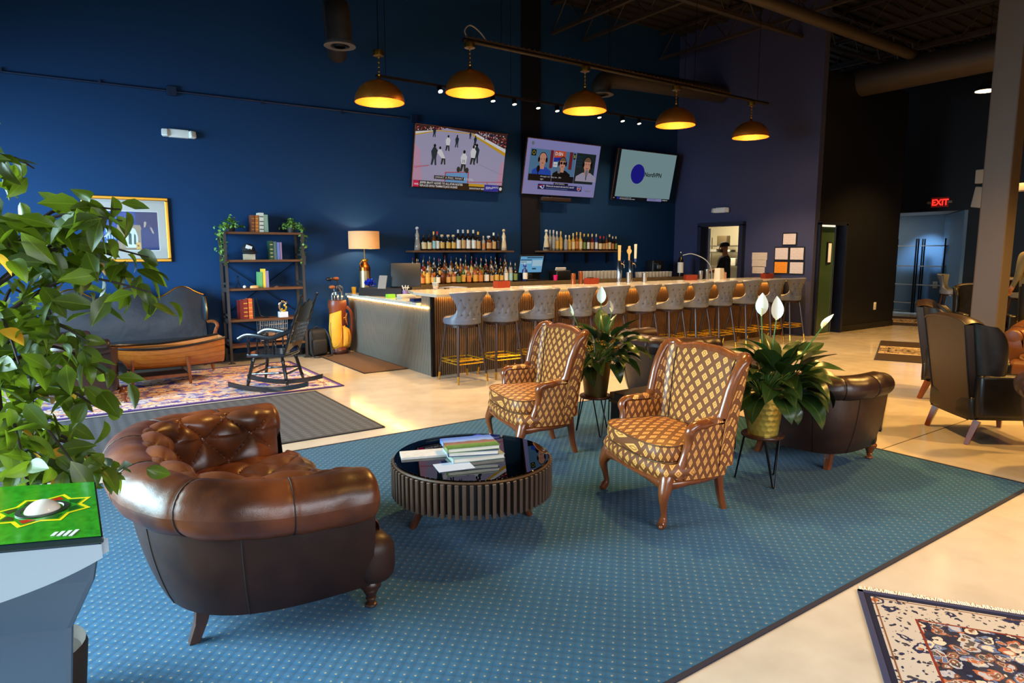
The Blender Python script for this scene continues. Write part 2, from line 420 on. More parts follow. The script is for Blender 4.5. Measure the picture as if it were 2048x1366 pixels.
mb = MB(); mb.box((9, 2.5, -.05), (25, 16, .1)); struct(mb.build('floor', FLOORM, smooth=False))
jm = M('joint_sealant', (84, 70, 52), .6)
fl_ = bpy.data.objects['floor']
for (c, d) in (((9.2, 2.50, .0005), (9.6, .008, .002)), ((7.0, 7.3, .0005), (.008, .6, .002)), ((12.3, 5.0, .0005), (.008, 5.0, .002))):
    mb = MB(); mb.box(c, d); mb.build('floor_joint', jm, fl_, smooth=False)

def wall(name, mat, boxes):
    mb = MB()
    for a, b in boxes: mb.box([(a[i]+b[i])/2 for i in range(3)], [b[i]-a[i] for i in range(3)])
    return struct(mb.build(name, mat, smooth=False))
H = 6.2
wall('wall_back', BLUEW, [((-3.3, 10.2, 0), (11.72, 10.4, H))])
wall('trim_1', NAVY, [((7.32, 10.165, 0), (7.75, 10.2, H))])                      # shallow pilaster between the televisions
wall('wall_right', PLUMW, [((11.57, 6.87, 0), (11.72, 8.43, H)), ((11.57, 9.38, 0), (11.72, 10.2, H)), ((11.57, 8.43, 2.1), (11.72, 9.38, H))])
wall('wall_hall', NAVY, [((12.66, 6.87, 0), (14.75, 7.0, 4.8)), ((11.72, 6.87, 2.09), (12.66, 7.0, 4.8)), ((14.62, 7.0, 0), (14.75, 10.2, 4.8))])
wall('wall_far', NAVY, [((17, -5, 0), (17.15, 6.53, H)), ((17, 6.53, 2.5), (17.15, 10.4, H))])
wall('wall_left', BLUEW, [((-3.3, -5, 0), (-3.2, 10.2, .45)), ((-3.3, -5, 3.1), (-3.2, 10.2, H))])
wall('wall_front', BLUEW, [((-3.3, -5.2, 0), (20, -5, H))])
ALC = M('alcove_wall', (96, 128, 160), .6)
wall('wall_alcove', ALC, [((19.0, 7.6, 0), (19.12, 10.4, 2.6)), ((15.0, 10.2, 0), (19.1, 10.35, 2.6))])
mb = MB(); mb.box((18.0, 7.08, 1.25), (2.35, .1, 2.5), Rz(atan2(7.64-6.5, 19-17.1))); struct(mb.build('wall_alcove_side', ALC, smooth=False))
mb = MB(); mb.box((18.1, 8.4, 2.57), (1.9, 4.0, .1)); struct(mb.build('ceiling_alcove', M('alcove_ceiling', (150, 150, 150), .7), smooth=False))
wall('ceiling', CEILM, [((-3.3, -5.2, H), (20, 10.4, H+.1))])
# ribs of the steel deck
rb = MB()
for i in range(60): rb.box((8.2, -5+i*.26, H-.02), (22.8, .1, .05))
o = rb.build('ceiling_deck_rib', CEILM, bpy.data.objects['ceiling'], smooth=False); o['kind'] = 'stuff'
BB = M('black_baseboard', (16, 15, 17), .5)
wall('baseboard_back', BB, [((-3.2, 10.185, 0), (3.9, 10.2, .1))])
wall('baseboard_hall', BB, [((12.7, 6.855, 0), (14.76, 6.87, .12))])
# windows on the left wall (behind the picture's left edge)
for k in range(4):
    y0 = 1.7+k*2.1
    w = struct(thing('window_%d' % (k+1), '', '')); del w['label']; del w['category']
    for c, d in (((-3.25, y0, 1.78), (.1, .08, 2.66)), ((-3.25, y0+2.0, 1.78), (.1, .08, 2.66)), ((-3.25, y0+1, .48), (.1, 2.0, .06)), ((-3.25, y0+1, 3.07), (.1, 2.0, .06))):
        mb = MB(); mb.box(c, d); mb.build('window_frame', BLACKM, w, smooth=False)
    mb = MB(); mb.box((-3.25, y0+1, 1.78), (.01, 1.9, 2.5)); mb.build('pane', THIN, w, smooth=False)

# roof trusses and girders
def truss(a, b, h, n, mat=JOISTM, w=.07):
    a = Vector(a); b = Vector(b); mb = MB(); d = (b-a)/n; up = Vector((0, 0, h))
    ang = atan2((b-a).y, (b-a).x); Ln = (b-a).length; mid = (a+b)/2
    mb.box(mid, (Ln, w, .05), Rz(ang)); mb.box(mid+up, (Ln, w, .05), Rz(ang))
    for i in range(n):
        p = a+d*i; q = a+d*(i+.5)+up; r = a+d*(i+1)
        mb.tube([p, q, r], .014, 5)
    return struct(mb.build('ceiling_joist', mat, smooth=False))
for x in (5.0, 8.0, 8.75, 10.9, 12.8, 14.6, 16.2): truss((x, -4.9, 5.6), (x, 10.15, 5.6), .5, 18)
for y in (7.35, 2.4): truss((6.0, y, 5.45), (19.5, y, 5.45), .62, 16, w=.09)
def pipe_run(name, pts, r, mat, n=14):
    mb = MB(); mb.tube(pts, r, n); return struct(mb.build(name, mat))
pipe_run('ceiling_pipe', [(6.0, 5.86, 5.0), (14.6, 5.95, 5.0)], .09, DUCTM)
pipe_run('ceiling_duct', [(12.9, 9, 4.75), (12.85, 2, 4.75), (12.8, -4, 4.75)], .26, DUCTM, 20)

# round ducts with a diffuser at the end
def duct(label, pts, drop, r):
    t = thing('round_duct', label, 'duct', (drop[0], drop[1], drop[2]))
    P = [Vector(p)-Vector(drop) for p in pts]
    mb = MB(); mb.tube(catmull(P, 5), r, 18); mb.build('duct_pipe', DUCTM, t)
    for q in P[1:-1][::1]:
        pass
    mb = MB(); mb.lathe([(r*.9, .05), (r*1.25, .0), (r*1.3, -.02), (r*.8, -.02), (r*.78, .02)], n=20); mb.build('diffuser', M('diffuser_grey', (105, 100, 96), .5, .3), t)
    mb = MB(); mb.lathe([(r*.45, -.03), (r*.5, -.01), (.001, 0)], n=16); mb.build('diffuser_cone', BLACKM, t)
    return t
duct('dark round duct dropping to a diffuser left of the pendants', [(3.75, 9.9, 4.5), (3.35, 8.9, 4.5), (3.05, 8.1, 4.5), (2.95, 7.75, 4.35), (2.95, 7.7, 4.1), (2.95, 7.7, 3.98)][::1], (2.95, 7.7, 3.95), .14)
duct('dark round duct behind the pendants with an elbow and diffuser', [(11.45, 9.0, 4.75), (10, 9.0, 4.7), (8.7, 9.0, 4.65), (8.32, 9.0, 4.58), (8.2, 9.0, 4.45), (8.2, 9.0, 4.36)], (8.2, 9.0, 4.33), .17)

# structural post among the leather chairs
pt = struct(thing('steel_post', '', '', (11.05, 3.83, 0), 0)); del pt['label']; del pt['category']
POSTM = M('post_paint', (86, 77, 74), .5, bump=.1, bscale=30)
mb = MB(); mb.box((0, 0, 3.1), (.34, .34, 6.2)); mb.build('post_shaft', POSTM, pt, smooth=False, bevel=.02)
mb = MB(); mb.box((0, 0, .06), (.4, .4, .12)); mb.build('post_base', BB, pt, smooth=False, bevel=.01)

# doorway to the kitchen in the right wall
dk = struct(thing('door_1', '', '', (11.57, 8.9, 0))); del dk['label']; del dk['category']
for c, d in (((-.01, -.52, 1.06), (.2, .09, 2.12)), ((-.01, .52, 1.06), (.2, .09, 2.12)), ((-.01, 0, 2.14), (.2, 1.13, .08))):
    mb = MB(); mb.box(c, d); mb.build('door_frame', M('door_trim_navy', (26, 30, 52), .45), dk, smooth=False)
mb = MB(); mb.box((.15+.4*cos(.72), .45+.4*sin(.72), 1.04), (.8, .045, 2.06), Rz(.72)); mb.build('door_leaf', M('kitchen_door', (92, 94, 100), .45), dk, smooth=False)
# restroom door in the dark hall wall, glossy and slightly open, with a small window
dr = struct(thing('door_2', '', '', (11.72, 6.87, 0))); del dr['label']; del dr['category']
DT = M('dark_door_trim', (22, 28, 46), .35)
for c, d in (((.0, .06, 1.05), (.06, .2, 2.1)), ((.91, .06, 1.05), (.06, .2, 2.1)), ((.455, .06, 2.1), (.97, .2, .06))):
    mb = MB(); mb.box(c, d); mb.build('door_frame', DT, dr, smooth=False)
mb = MB(); mb.box((.35, .10, 1.03), (.64, .045, 2.03)); leaf = mb.build('door_leaf', M('glossy_green_door', (58, 84, 62), .22, .0, coat=.6), dr, smooth=False)
mb = MB(); mb.rbox((.5, .07, 1.55), (.15, .03, .42), .012); mb.build('window_gasket', BLACK, leaf)
mb = MB(); mb.rbox((.5, .055, 1.55), (.10, .012, .36), .005); mb.build('window_pane', M('lit_door_window', (210, 205, 190), .4, emit=.5, ecol=(200, 190, 165)), leaf)
mb = MB(); mb.box((.69, .075, 1.03), (.02, .03, 2.03)); mb.build('edge_strip', STEEL, leaf, smooth=False)
mb = MB(); mb.box((.35, .08, 2.055), (.6, .05, .03)); mb.build('light_strip', M('door_top_light', (255, 240, 215), .4, emit=1.2), dr, smooth=False)
mb = MB(); mb.box((.35, .1, .004), (.64, .12, .008)); mb.build('threshold', M('pale_threshold', (190, 180, 160), .5), dr, smooth=False)

# kitchen behind the doorway
KW = M('kitchen_wall', (196, 184, 150), .6)
wall('wall_kitchen', KW, [((14.9, 7.0, 0), (15.0, 12.7, 3)), ((11.72, 12.6, 0), (15.0, 12.7, 3)), ((11.6, 10.4, 0), (11.72, 12.7, 3))])
wall('ceiling_kitchen', M('kitchen_ceiling', (205, 200, 185), .7), [((11.73, 7.0, 2.9), (15.0, 12.7, 3.0))])
light('kitchen_light', 'AREA', (13.3, 10.6, 2.85), 120, (1, .88, .68), (13.3, 10.6, 0), shape='RECTANGLE', size=1.2, size_y=.6)
light('alcove_light', 'SPOT', (18.2, 8.0, 2.5), 260, (.45, .72, 1), (18.9, 8.1, .9), spot_size=radians(80), spot_blend=.8, shadow_soft_size=.1)
light('alcove_light', 'AREA', (17.9, 9.2, 2.5), 22, (1, .86, .66), (18.2, 9.2, 0), shape='RECTANGLE', size=.8, size_y=.8)
# ------------------------------------------------------------------ seating
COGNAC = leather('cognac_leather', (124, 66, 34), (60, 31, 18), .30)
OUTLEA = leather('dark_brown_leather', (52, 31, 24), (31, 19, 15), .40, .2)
OUTLEA.node_tree.nodes['Principled BSDF'].inputs['Specular IOR Level'].default_value = .28
BROWNL = leather('chocolate_leather', (58, 34, 26), (34, 20, 16), .33)
BLACKL = leather('black_leather', (26, 23, 24), (14, 12, 13), .30, .2)
SEAM = M('seam_dark', (22, 11, 7), .6)

def superpath(a, b, n=2.6, N=160):
    P = []
    for i in range(N+1):
        t = (i/N*2-1)*pi/2
        P.append(Vector((-a*abs(cos(t))**(2/n), b*(1 if sin(t) >= 0 else -1)*abs(sin(t))**(2/n), 0)))
    # drop nothing; arc-length table
    S = [0]
    for i in range(N): S.append(S[-1]+(P[i+1]-P[i]).length)
    return P, S
def tub_chair(name, label, loc, rz, a=.78, b=.70, r=.112, zc=.60, zarm=.575, inl=COGNAC, outl=OUTLEA, seat_z=.42, tuft=True, group=None, squared=2.7, setback=0.):
    t = thing(name, label, 'armchair', loc, rz, group)
    P, S = superpath(a, b, squared); LEN = S[-1]; P = [p-Vector((setback, 0, 0)) for p in P]
    def at(u):
        s = u*LEN; lo = 0
        for i in range(len(S)-1):
            if S[i+1] >= s or i == len(S)-2: lo = i; break
        k = (s-S[lo])/max(1e-9, S[lo+1]-S[lo]); p = P[lo].lerp(P[lo+1], k)
        i0 = max(0, lo-4); i1 = min(len(P)-1, lo+5); d = (P[i1]-P[i0]).normalized()
        return p, Vector((-d.y, d.x, 0))*-1     # point, outward normal (path runs from -y arm to +y arm)
    # sanity: outward should point away from the inside
    p, n = at(.5); sgn = 1 if n.x < 0 else -1
    NU = 120
    T = [at(i/NU) for i in range(NU+1)]; T = [(p, n*sgn) for p, n in T]
    def zc_(u): return lerp(zarm, zc, sstep(min(u, 1-u), .05, .38))
    def get(u):
        x = u*NU; i = min(NU-1, int(x)); k = x-i; p = T[i][0].lerp(T[i+1][0], k); n = T[i][1].lerp(T[i+1][1], k).normalized(); return p, n
    seams = [.13, .27, .41, .59, .73, .87]
    def roll(u, v):
        p, n = get(u); ang = v*2*pi
        rr = r*(1+.018*sin(u*LEN*38+3*sin(ang))*abs(sin(u*29))+.012*sin(u*71+ang*2))
        for s in seams: rr *= 1-.05*math.exp(-((u-s)*LEN/.012)**2)
        e = min(u, 1-u)*LEN; rr *= sqrt(max(.0, 1-(1-min(1, e/.05))**2))*.22+.78 if e < .05 else 1
        c = p+n*.015+Vector((0, 0, zc_(u)))
        return c+n*(rr*cos(ang))*1.08+Vector((0, 0, rr*sin(ang)))
    mb = MB(); mb.surf(roll, 200, 22)
    w = 201
    for u in (0, 1):
        c = sum((Vector(roll(u, k/22)) for k in range(22)), Vector())/22+Vector((.012, 0, 0))
        o = len(mb.v); mb.add([c]+[roll(u, k/22) for k in range(23)], [(0, k+1, k+2) if u == 0 else (0, k+2, k+1) for k in range(22)])
    mb.build('roll_arm', inl, t)
    for s in seams:
        mb = MB(); mb.tube([roll(s, k/24)+ (Vector(roll(s, k/24))-(get(s)[0]+Vector((0, 0, zc_(s))))).normalized()*.002 for k in range(24)], .0028, 5, True); mb.build('seam', SEAM, t)
    # outer shell
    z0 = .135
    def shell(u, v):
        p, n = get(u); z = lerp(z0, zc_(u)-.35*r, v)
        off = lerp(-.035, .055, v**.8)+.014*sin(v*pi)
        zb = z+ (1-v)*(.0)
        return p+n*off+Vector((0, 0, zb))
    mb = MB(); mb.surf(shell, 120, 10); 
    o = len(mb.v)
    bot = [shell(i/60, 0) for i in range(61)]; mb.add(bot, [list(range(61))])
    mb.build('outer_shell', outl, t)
    for s in (.2, .36, .64, .8):
        mb = MB(); mb.tube([Vector(shell(s, k/10))+get(s)[1]*.001 for k in range(11)], .003, 5); mb.build('seam', SEAM, t)
    # tufted inside back
    NB = max(6, round(LEN/.145)); NV = 3.3
    def tf(u, v):
        return (abs(sin(pi*(u+v)/2))*abs(sin(pi*(u-v)/2)))**.42
    def inner(u, v):
        p, n = get(.012+.976*u); z1 = zc_(u); d = tf(u*NB, v*NV+.45)*(.05*sin(min(1, (1-v)*2.6)*pi/2)*sstep(min(u, 1-u), .0, .05)) if tuft else .012
        if v < .52:
            q = v/.52; return p+n*(.015-r*1.08-.012*(1-q)-d)+Vector((0, 0, lerp(seat_z-.07, z1, q)))
        q2 = (v-.52)/.48; ang = pi-q2*radians(80); rr = r+lerp(.004, -.02, sstep(q2, .62, 1))+d
        return p+n*(.015+rr*cos(ang)*1.08)+Vector((0, 0, z1+rr*sin(ang)))
    mb = MB(); mb.surf(inner, 20*NB if tuft else 60, 44 if tuft else 12); mb.build('inside_back', inl, t)
    if tuft:
        bt = None
        for i in range(NB+1):
            for j in range(0, 4):
                if (i+j) % 2: continue
                v = (j-.45)/NV; u = i/NB
                if not (.02 < v < .97 and .03 < u < .97): continue
                q = inner(u, v)
                if bt is None:
                    b_ = MB(); b_.ball((0, 0, 0), .011, 8, 5); bt = b_.build('button', inl, t, loc=q)
                else: inst(bt, t, loc=q)
    # seat cushion
    fx = .07
    def half_w(x):   # inside half width at x
        k = min(1, max(0, -x/(a-.10))); return max(.02, (b-.125)*(1-k**squared)**(1/squared))
    depth = a-.13+fx
    def seat(u, v):
        s = v*(depth+.26)
        if s <= depth-.06: x = -(a-.13)+s; z = seat_z; nx = 0
        else:
            q = (s-(depth-.06))/.32; ang = min(1, q/.55)*pi/2
            x = fx-.06+.06*sin(ang); z = seat_z-.06+.06*cos(ang)-max(0, q-.55)*.2
        yy = (u*2-1); hw = half_w(min(0, x-.02)) if x < 0 else (b-.125)+ (.05*sstep(x, 0, .05) if x > 0 else 0)
        y = yy*hw
        crown = .035*(1-abs(yy)**3)
        d = tf(y/.13+1, s/.12+.3)*.042 if tuft else .02*(1-abs(yy)**2)
        k = 1-abs(yy)**8
        if s <= depth-.06: z += crown*.6+d*k-.012
        else: x += d*.8*k; z += crown*.4*cos(min(1, (s-depth+.06)/.18)*pi/2)
        return Vector((x, y, z))
    mb = MB(); mb.surf(seat, 84, 72); mb.build('seat_cushion', inl, t)
    if tuft:
        for i in range(-8, 9):
            for j in range(0, 9):
                if (i+j) % 2: continue
                y = (i-1)*.13; s = (j-.3)*.12; x = -(a-.13)+s
                if not (.05 < s < depth-.05): continue
                hw = half_w(min(0, x-.02))
                if abs(y) > hw-.05: continue
                inst(bt, t, loc=seat((y/hw+1)/2, s/(depth+.26)))
    # front rail and arm fronts
    mb = MB(); mb.rbox((.035 if tuft else -setback+.01, 0, (z0+seat_z-.06)/2), (.17 if tuft else .10, 2*b+(.05 if tuft else -.02), seat_z-.06-z0), .075 if tuft else .045, n=5); mb.build('front_rail', outl, t)
    for sg in (-1, 1):
        u = 0 if sg < 0 else 1
        pts = [shell(u, k/8) for k in range(9)]+[Vector((0, sg*(b-.06), zc_(u)-.02)), Vector((0, sg*(b-.12), seat_z-.05)), Vector((0, sg*(b-.13), z0))]
        mb = MB(); c = sum((Vector(q) for q in pts), Vector())/len(pts)+Vector((.022, 0, 0))
        mb.add([c]+pts, [(0, 1+k, 1+(k+1) % len(pts)) for k in range(len(pts))]); mb.build('arm_front', outl, t)
    # legs: turned at the front on casters, square and raked at the back
    for sg in (-1, 1):
        mb = MB(); mb.lathe([(.036, z0+.03), (.040, z0-.01), (.050, .112), (.046, .094), (.028, .085), (.034, .078), (.030, .070), (.020, .046), (.025, .040), (.018, .036), (.016, .022), (.026, .016), (.028, .008), (.02, 0)][::-1], (.03, sg*(b-.10), 0), 16); mb.build('leg', DARKLEG if outl is OUTLEA else CHERRY, t)
        ra = MB(); x0 = -(a*.82); y0 = sg*(b*.62)
        q0 = Vector((x0+.02, y0*.97, z0+.02)); q1 = Vector((x0-.03, y0*1.03, 0)); vs = []
        for q, h in ((q1, .020), (q0.lerp(q1, .5)+Vector((.008, 0, 0)), .024), (q0, .030)):
            vs += [q+Vector((dx*h, dy*h, 0)) for dx, dy in ((-1, -1), (1, -1), (1, 1), (-1, 1))]
        ra.add(vs, [(3, 2, 1, 0), (8, 9, 10, 11)]+[(k*4+i, k*4+(i+1) % 4, k*4+4+(i+1) % 4, k*4+4+i) for k in (0, 1) for i in range(4)])
        ra.build('leg', DARKLEG if outl is OUTLEA else CHERRY, t, smooth=False, bevel=.003)
    return t
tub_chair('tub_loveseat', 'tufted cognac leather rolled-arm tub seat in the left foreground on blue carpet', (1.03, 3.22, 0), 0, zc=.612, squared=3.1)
c2 = tub_chair('club_chair', 'chocolate leather rolled club chair behind the gold planter on blue carpet', (4.98, 2.77, 0), radians(2), a=.55, b=.44, setback=.09, r=.085, zc=.62, zarm=.62, inl=BROWNL, outl=BROWNL, tuft=False, squared=3.4)
dup(c2, (5.40, 4.52, 0), radians(-4), 'chocolate leather rolled club chair behind the black trunk', sc=(1, 1, 1.08))
dup(c2, (.46, 8.24, 0), radians(8), 'brown leather rolled club chair behind the ficus on the purple rug')

# ---- patterned bergere armchairs
FAB = diamond_fabric()
def bergere(label, loc, rz):
    # local: faces -y
    t = thing('wingback_armchair', label, 'armchair', loc, rz, 'pair of diamond patterned wingback armchairs')
    hw = .345
    def plan(u):                          # inner back plan: u -1..1
        au = abs(u); x = (hw-.015)*(1 if u > 0 else -1)*min(1, (au/.62)**.92) if au < .62 else (hw-.015)*(1 if u > 0 else -1)
        k = sstep(au, .42, 1.0); x = (1 if u > 0 else -1)*hw*(1-(1-min(1, au/.75))**1.6)
        y = .10-.12*max(0, (au-.55)/.45)**1.4
        return x, y
    def ztop(u):
        au = abs(u)
        if au < .62: return .965-.024*(sstep(au, .12, .42))+.020*sstep(au, .4, .58)
        return interp([.62, .70, .80, .88, .94, .98, 1.0], [.961, .952, .925, .875, .80, .71, .625], au)
    def back(off):
        def f(u, v):
            uu = u*2-1; x, y = plan(uu); zt = ztop(uu); z = lerp(.34, zt, v)
            h = max(0, z-.42); lean = .085*h/.6
            x *= 1+.06*min(1, max(0, (z-.6)/.35))
            dx = Vector((x, (y-.10)*1.0+.0001, 0)); nrm = Vector((-x*1.2, -1 if abs(uu) < .7 else -.25, 0)).normalized()
            puff = .022*(1-abs(2*v-1)**3)*(1-abs(uu)**6) if off == 0 else 0
            return Vector((x, y+lean, z))+nrm*(off+puff)
        return f
    UV = lambda u, v: ((u*2-1)*.52, v*.68)
    mb = MB(); mb.surf(back(0), 56, 26, uvfn=UV); mb.build('inside_back', FAB, t)
    mb = MB(); mb.surf(back(-.05), 56, 26, uvfn=UV); mb.build('outside_back', FAB, t)
    for s in (-.47, .47):                 # seams between back and wings
        f = back(.0); mb = MB(); mb.tube([Vector(f((s*(1-.1*(1-k/12))+1)/2, k/12*.985))+Vector((0, -.004, 0)) for k in range(13)], .003, 5); mb.build('seam', SEAM, t)
    # carved frame following the back outline and running into the arms
    f1, f2 = back(.0), back(-.05); top = [(Vector(f1(k/40, 1))+Vector(f2(k/40, 1)))/2 for k in range(41)]
    path = top
    mb = MB(); mb.tube(path, .030, 10, flat=1.05); 
    mb.tube([p+Vector((0, -.012, .014)) for p in path], .012, 6); mb.build('back_frame', CHERRY, t)
    for sg in (-1, 1):
        e = top[-1 if sg > 0 else 0]
        arm = catmull([e+Vector((0, 0, .02)), (sg*.356, -.01, .602), (sg*.366, -.08, .598), (sg*.372, -.165, .590), (sg*.370, -.195, .56), (sg*.356, -.19, .50), (sg*.348, -.205, .42), (sg*.35, -.235, .345), (sg*.352, -.25, .285)], 5)
        mb = MB(); mb.tube(arm, [.026]*10+[.029]*8+[.03]*4+[.027]*(len(arm)-22), 10); mb.build('arm_frame', CHERRY, t)
        mb = MB(); mb.surf(lambda u, v: Vector((sg*(.352+.034*cos(u*2*pi)), lerp(.04, -.135, v), .60+.030*max(0, sin(u*2*pi))**.8*(1-abs(2*v-1)**4))), 16, 10, True, uvfn=lambda u, v: (u*.1, v*.22)); mb.build('arm_pad', FAB, t)
        for q, d in ((.375, 1), (.325, -1)):
            mb = MB(); mb.surf(lambda u, v: Vector((sg*(q+d*.008*sin(u*pi)), lerp(-.225+.04*v, .06+.04*v, u), lerp(.285, .59, v))), 16, 10, uvfn=lambda u, v: (u*.46, v*.31)); mb.build('arm_panel', FAB, t)
        # legs
        leg = catmull([(sg*.325, -.305, .30), (sg*.338, -.325, .24), (sg*.348, -.342, .19), (sg*.338, -.332, .12), (sg*.330, -.325, .065), (sg*.338, -.340, .03), (sg*.345, -.352, .022)], 5)
        mb = MB(); mb.tube(leg, [.040, .041, .042, .041, .040, .039, .038, .036, .034, .032, .029, .027, .025, .023, .021, .020, .019, .018, .018, .018, .018]+[.021, .023, .024, .025, .026, .026, .026, .025, .024, .022, .02][:len(leg)-21], 10); mb.ball((sg*.345, -.352, .016), .016, 8, 6); mb.build('leg', CHERRY, t)
        leg = catmull([(sg*.20, .14, .31), (sg*.203, .15, .2), (sg*.206, .165, .09), (sg*.21, .19, 0)], 5)
        mb = MB(); mb.tube(leg, [.032-.012*k/(len(leg)-1) for k in range(len(leg))], 8); mb.build('leg', CHERRY, t)
    # seat rail (serpentine), fabric band, cushion
    def rail(z0, z1, off, serp=0, nu=60):
        C = catmull([(-.34, -.30, 0), (-.2, -.345, 0), (0, -.365, 0), (.2, -.345, 0), (.34, -.30, 0), (.345, -.06, 0), (.25, .13, 0), (0, .165, 0), (-.25, .13, 0), (-.345, -.06, 0)], 8, True); n = len(C)
        def f(u, v):
            x = u*n; i = int(x) % n; p = C[i].lerp(C[(i+1) % n], x-int(x)); k = 1+off(v)/.34
            fr = max(0, -p.y-.2)/.16
            return Vector((p.x*k, p.y*k, lerp(z0-serp*(abs(p.x)/.34)**2*fr*(1-v)+serp*.6*fr*(1-v)*(1-(abs(p.x)/.3)**2 if abs(p.x) < .3 else 0), z1, v)))
        return f
    mb = MB(); mb.surf(rail(.245, .285, lambda v: .012*sin(v*pi)+.004, .03), 80, 5, True); mb.build('seat_rail', CHERRY, t)
    mb = MB(); mb.surf(rail(.283, .375, lambda v: .004+.02*sin(v*pi)), 80, 8, True, uvfn=lambda u, v: (u*2.2, v*.1)); 
    mb.surf(lambda u, v: Vector(rail(.283, .375, lambda v: .004)(u, 1))*(1-v)+Vector((0, -.03, .375))*v, 80, 1, True); mb.build('seat_deck', FAB, t)
    def cush(u, v):                        # closed superellipse cushion, v: bottom->top centre
        a = u*2*pi; ca, sa = cos(a), sin(a); n = .42
        X = .318*(1 if ca > 0 else -1)*abs(ca)**n; Y = -.075+(.295 if sa < 0 else .17)*(1 if sa > 0 else -1)*abs(sa)**n
        if sa < 0: Y -= .02*(1-(X/.318)**2); X *= 1.0+.09*sstep(-Y, .16, .3)
        if v < .5:
            q = v/.5; k = 1-.09*(1-sin(q*pi)**.6) if q in (0, 1) else 1+.035*sin(q*pi)-.02; z = lerp(.37, .475, q)
        else:
            q = (v-.5)/.5; k = 1-q; z = .475+.035*(1-(1-q)**2.5)
            k = max(.0, 1-q)-.0*q
        return Vector((X*k, -.075+(Y+.075)*k, z))
    def cuv(u, v):
        p = cush(u, v); return (u*1.8, v*.2) if v <= .5 else (p.x, p.y)
    mb = MB(); mb.surf(cush, 72, 8, True, uvfn=lambda u, v: (u*2.0, lerp(.0, .11, v))) if False else None
    mb = MB(); mb.surf(lambda u, v: cush(u, v*.5), 72, 6, True, uvfn=lambda u, v: (u*2.05, v*.115))
    mb.surf(lambda u, v: cush(u, .5+v*.5), 72, 10, True, uvfn=lambda u, v: (lambda p: (p.x+.03, p.y))(cush(u, .5+v*.5))); mb.build('seat_cushion', FAB, t)
    for v in (.04, .5):
        mb = MB(); mb.tube([cush(k/72, v)*1.0 for k in range(72)], .0045, 6, True); mb.build('piping', M('brown_piping', (92, 56, 26), .5), t)
    return t
rb_ = atan2(-.24, -.97)+pi/2      # facing (-.97,.24)
rb_ = atan2(.24, -.97)+pi/2
fx_, fy_ = cos(atan2(.24, -.97)), sin(atan2(.24, -.97))
# centre = front-leg midpoint moved back by .32 along the facing direction
bergere('diamond patterned wingback armchair standing right beside the gold planter', (2.835-fx_*.33, 2.77-fy_*.33, 0), rb_)
b1 = [o for o in bpy.data.objects if o.name.startswith('wingback_armchair')][0]
dup(b1, (2.835-fx_*.33+.0, 2.77-fy_*.33+1.40, 0), rb_, 'diamond patterned wingback armchair nearer the bar, behind the round coffee table')

# ---- black leather wing chairs on the right
def wing_chair(label, loc, rz, name='leather_wing_chair', cat='armchair', leg=CHERRY, group='black leather wing chairs'):
    t = thing(name, label, cat, loc, rz, group)     # faces -y
    mb = MB(); mb.rbox((0, .03, .30), (.62, .60, .20), .03); mb.build('seat_base', BLACKL, t)
    mb = MB(); mb.rbox((0, -.04, .44), (.50, .56, .13), .05, n=4); mb.build('seat_cushion', BLACKL, t)
    def bk(off):
        def f(u, v):
            x = (u*2-1)*(.275+.03*v); top = 1.035-.02*abs(u*2-1)**2-.03*abs(u*2-1)**6
            z = lerp(.20 if off > 0 else .42, top, v); return Vector((x, .27+off+.16*max(0, z-.35)+.02*(1-(u*2-1)**2)*(1 if off < 0 else .6), z))
        return f
    mb = MB(); mb.surf(bk(-.10), 24, 20); mb.build('inside_back', BLACKL, t)
    mb = MB(); mb.surf(bk(.05), 24, 20)
    o1, o2 = bk(-.10), bk(.05); mb.surf(lambda u, v: Vector(o1(u, 1)).lerp(Vector(o2(u, 1)), v)+Vector((0, 0, .02*sin(v*pi))), 24, 6)
    for s in (0, 1): mb.surf(lambda u, v: Vector(o1(s, u)).lerp(Vector(o2(s, u)), v), 20, 2)
    mb.build('outside_back', M('dark_brown_back_leather', (46, 33, 28), .36, bump=.25, bscale=200), t)
    for s in (0, 1):
        mb = MB(); mb.tube([Vector(o2(s*.98+.01, k/20)) for k in range(21)], .008, 6); mb.build('piping', BLACKL, t)
    mb = MB(); mb.tube([Vector(o2(k/24, 1)) for k in range(25)], .008, 6); mb.build('piping', BLACKL, t)
    for sg in (-1, 1):
        def wing(u, v):
            # closed loop section u, height v
            z = lerp(.58, 1.02-.02, v); L_ = lerp(.20, .24, sin(v*pi*.8))-.05*v**6
            y0 = .26+.16*(z-.35); y = y0-L_*(.5-.5*cos(2*pi*u)); th = .045*sin(2*pi*u)*(1.1)
            fl = .03*(.5-.5*cos(2*pi*u))*1
            zz = z-.03*(.5-.5*cos(2*pi*u))*(v**3)
            return Vector((sg*(.30+fl)+th, y, zz))
        mb = MB(); mb.surf(wing, 28, 14, True); mb.poly([wing(k/28, 1) for k in range(28)]); mb.build('wing', BLACKL, t)
        mb = MB(); mb.rbox((sg*.315, -.02, .41), (.12, .64, .36), .035, n=3); mb.build('arm', BLACKL, t)
        mb = MB(); mb.tube([(sg*.30, .26, .20), (sg*.30, .295, .10), (sg*.30, .33, 0)], [.035, .03, .024], 4); mb.build('leg', leg, t, smooth=False)
        mb = MB(); mb.tube([(sg*.28, -.27, .20), (sg*.28, -.275, .10), (sg*.28, -.28, 0)], [.035, .03, .022], 4); mb.build('leg', leg, t, smooth=False)
    return t
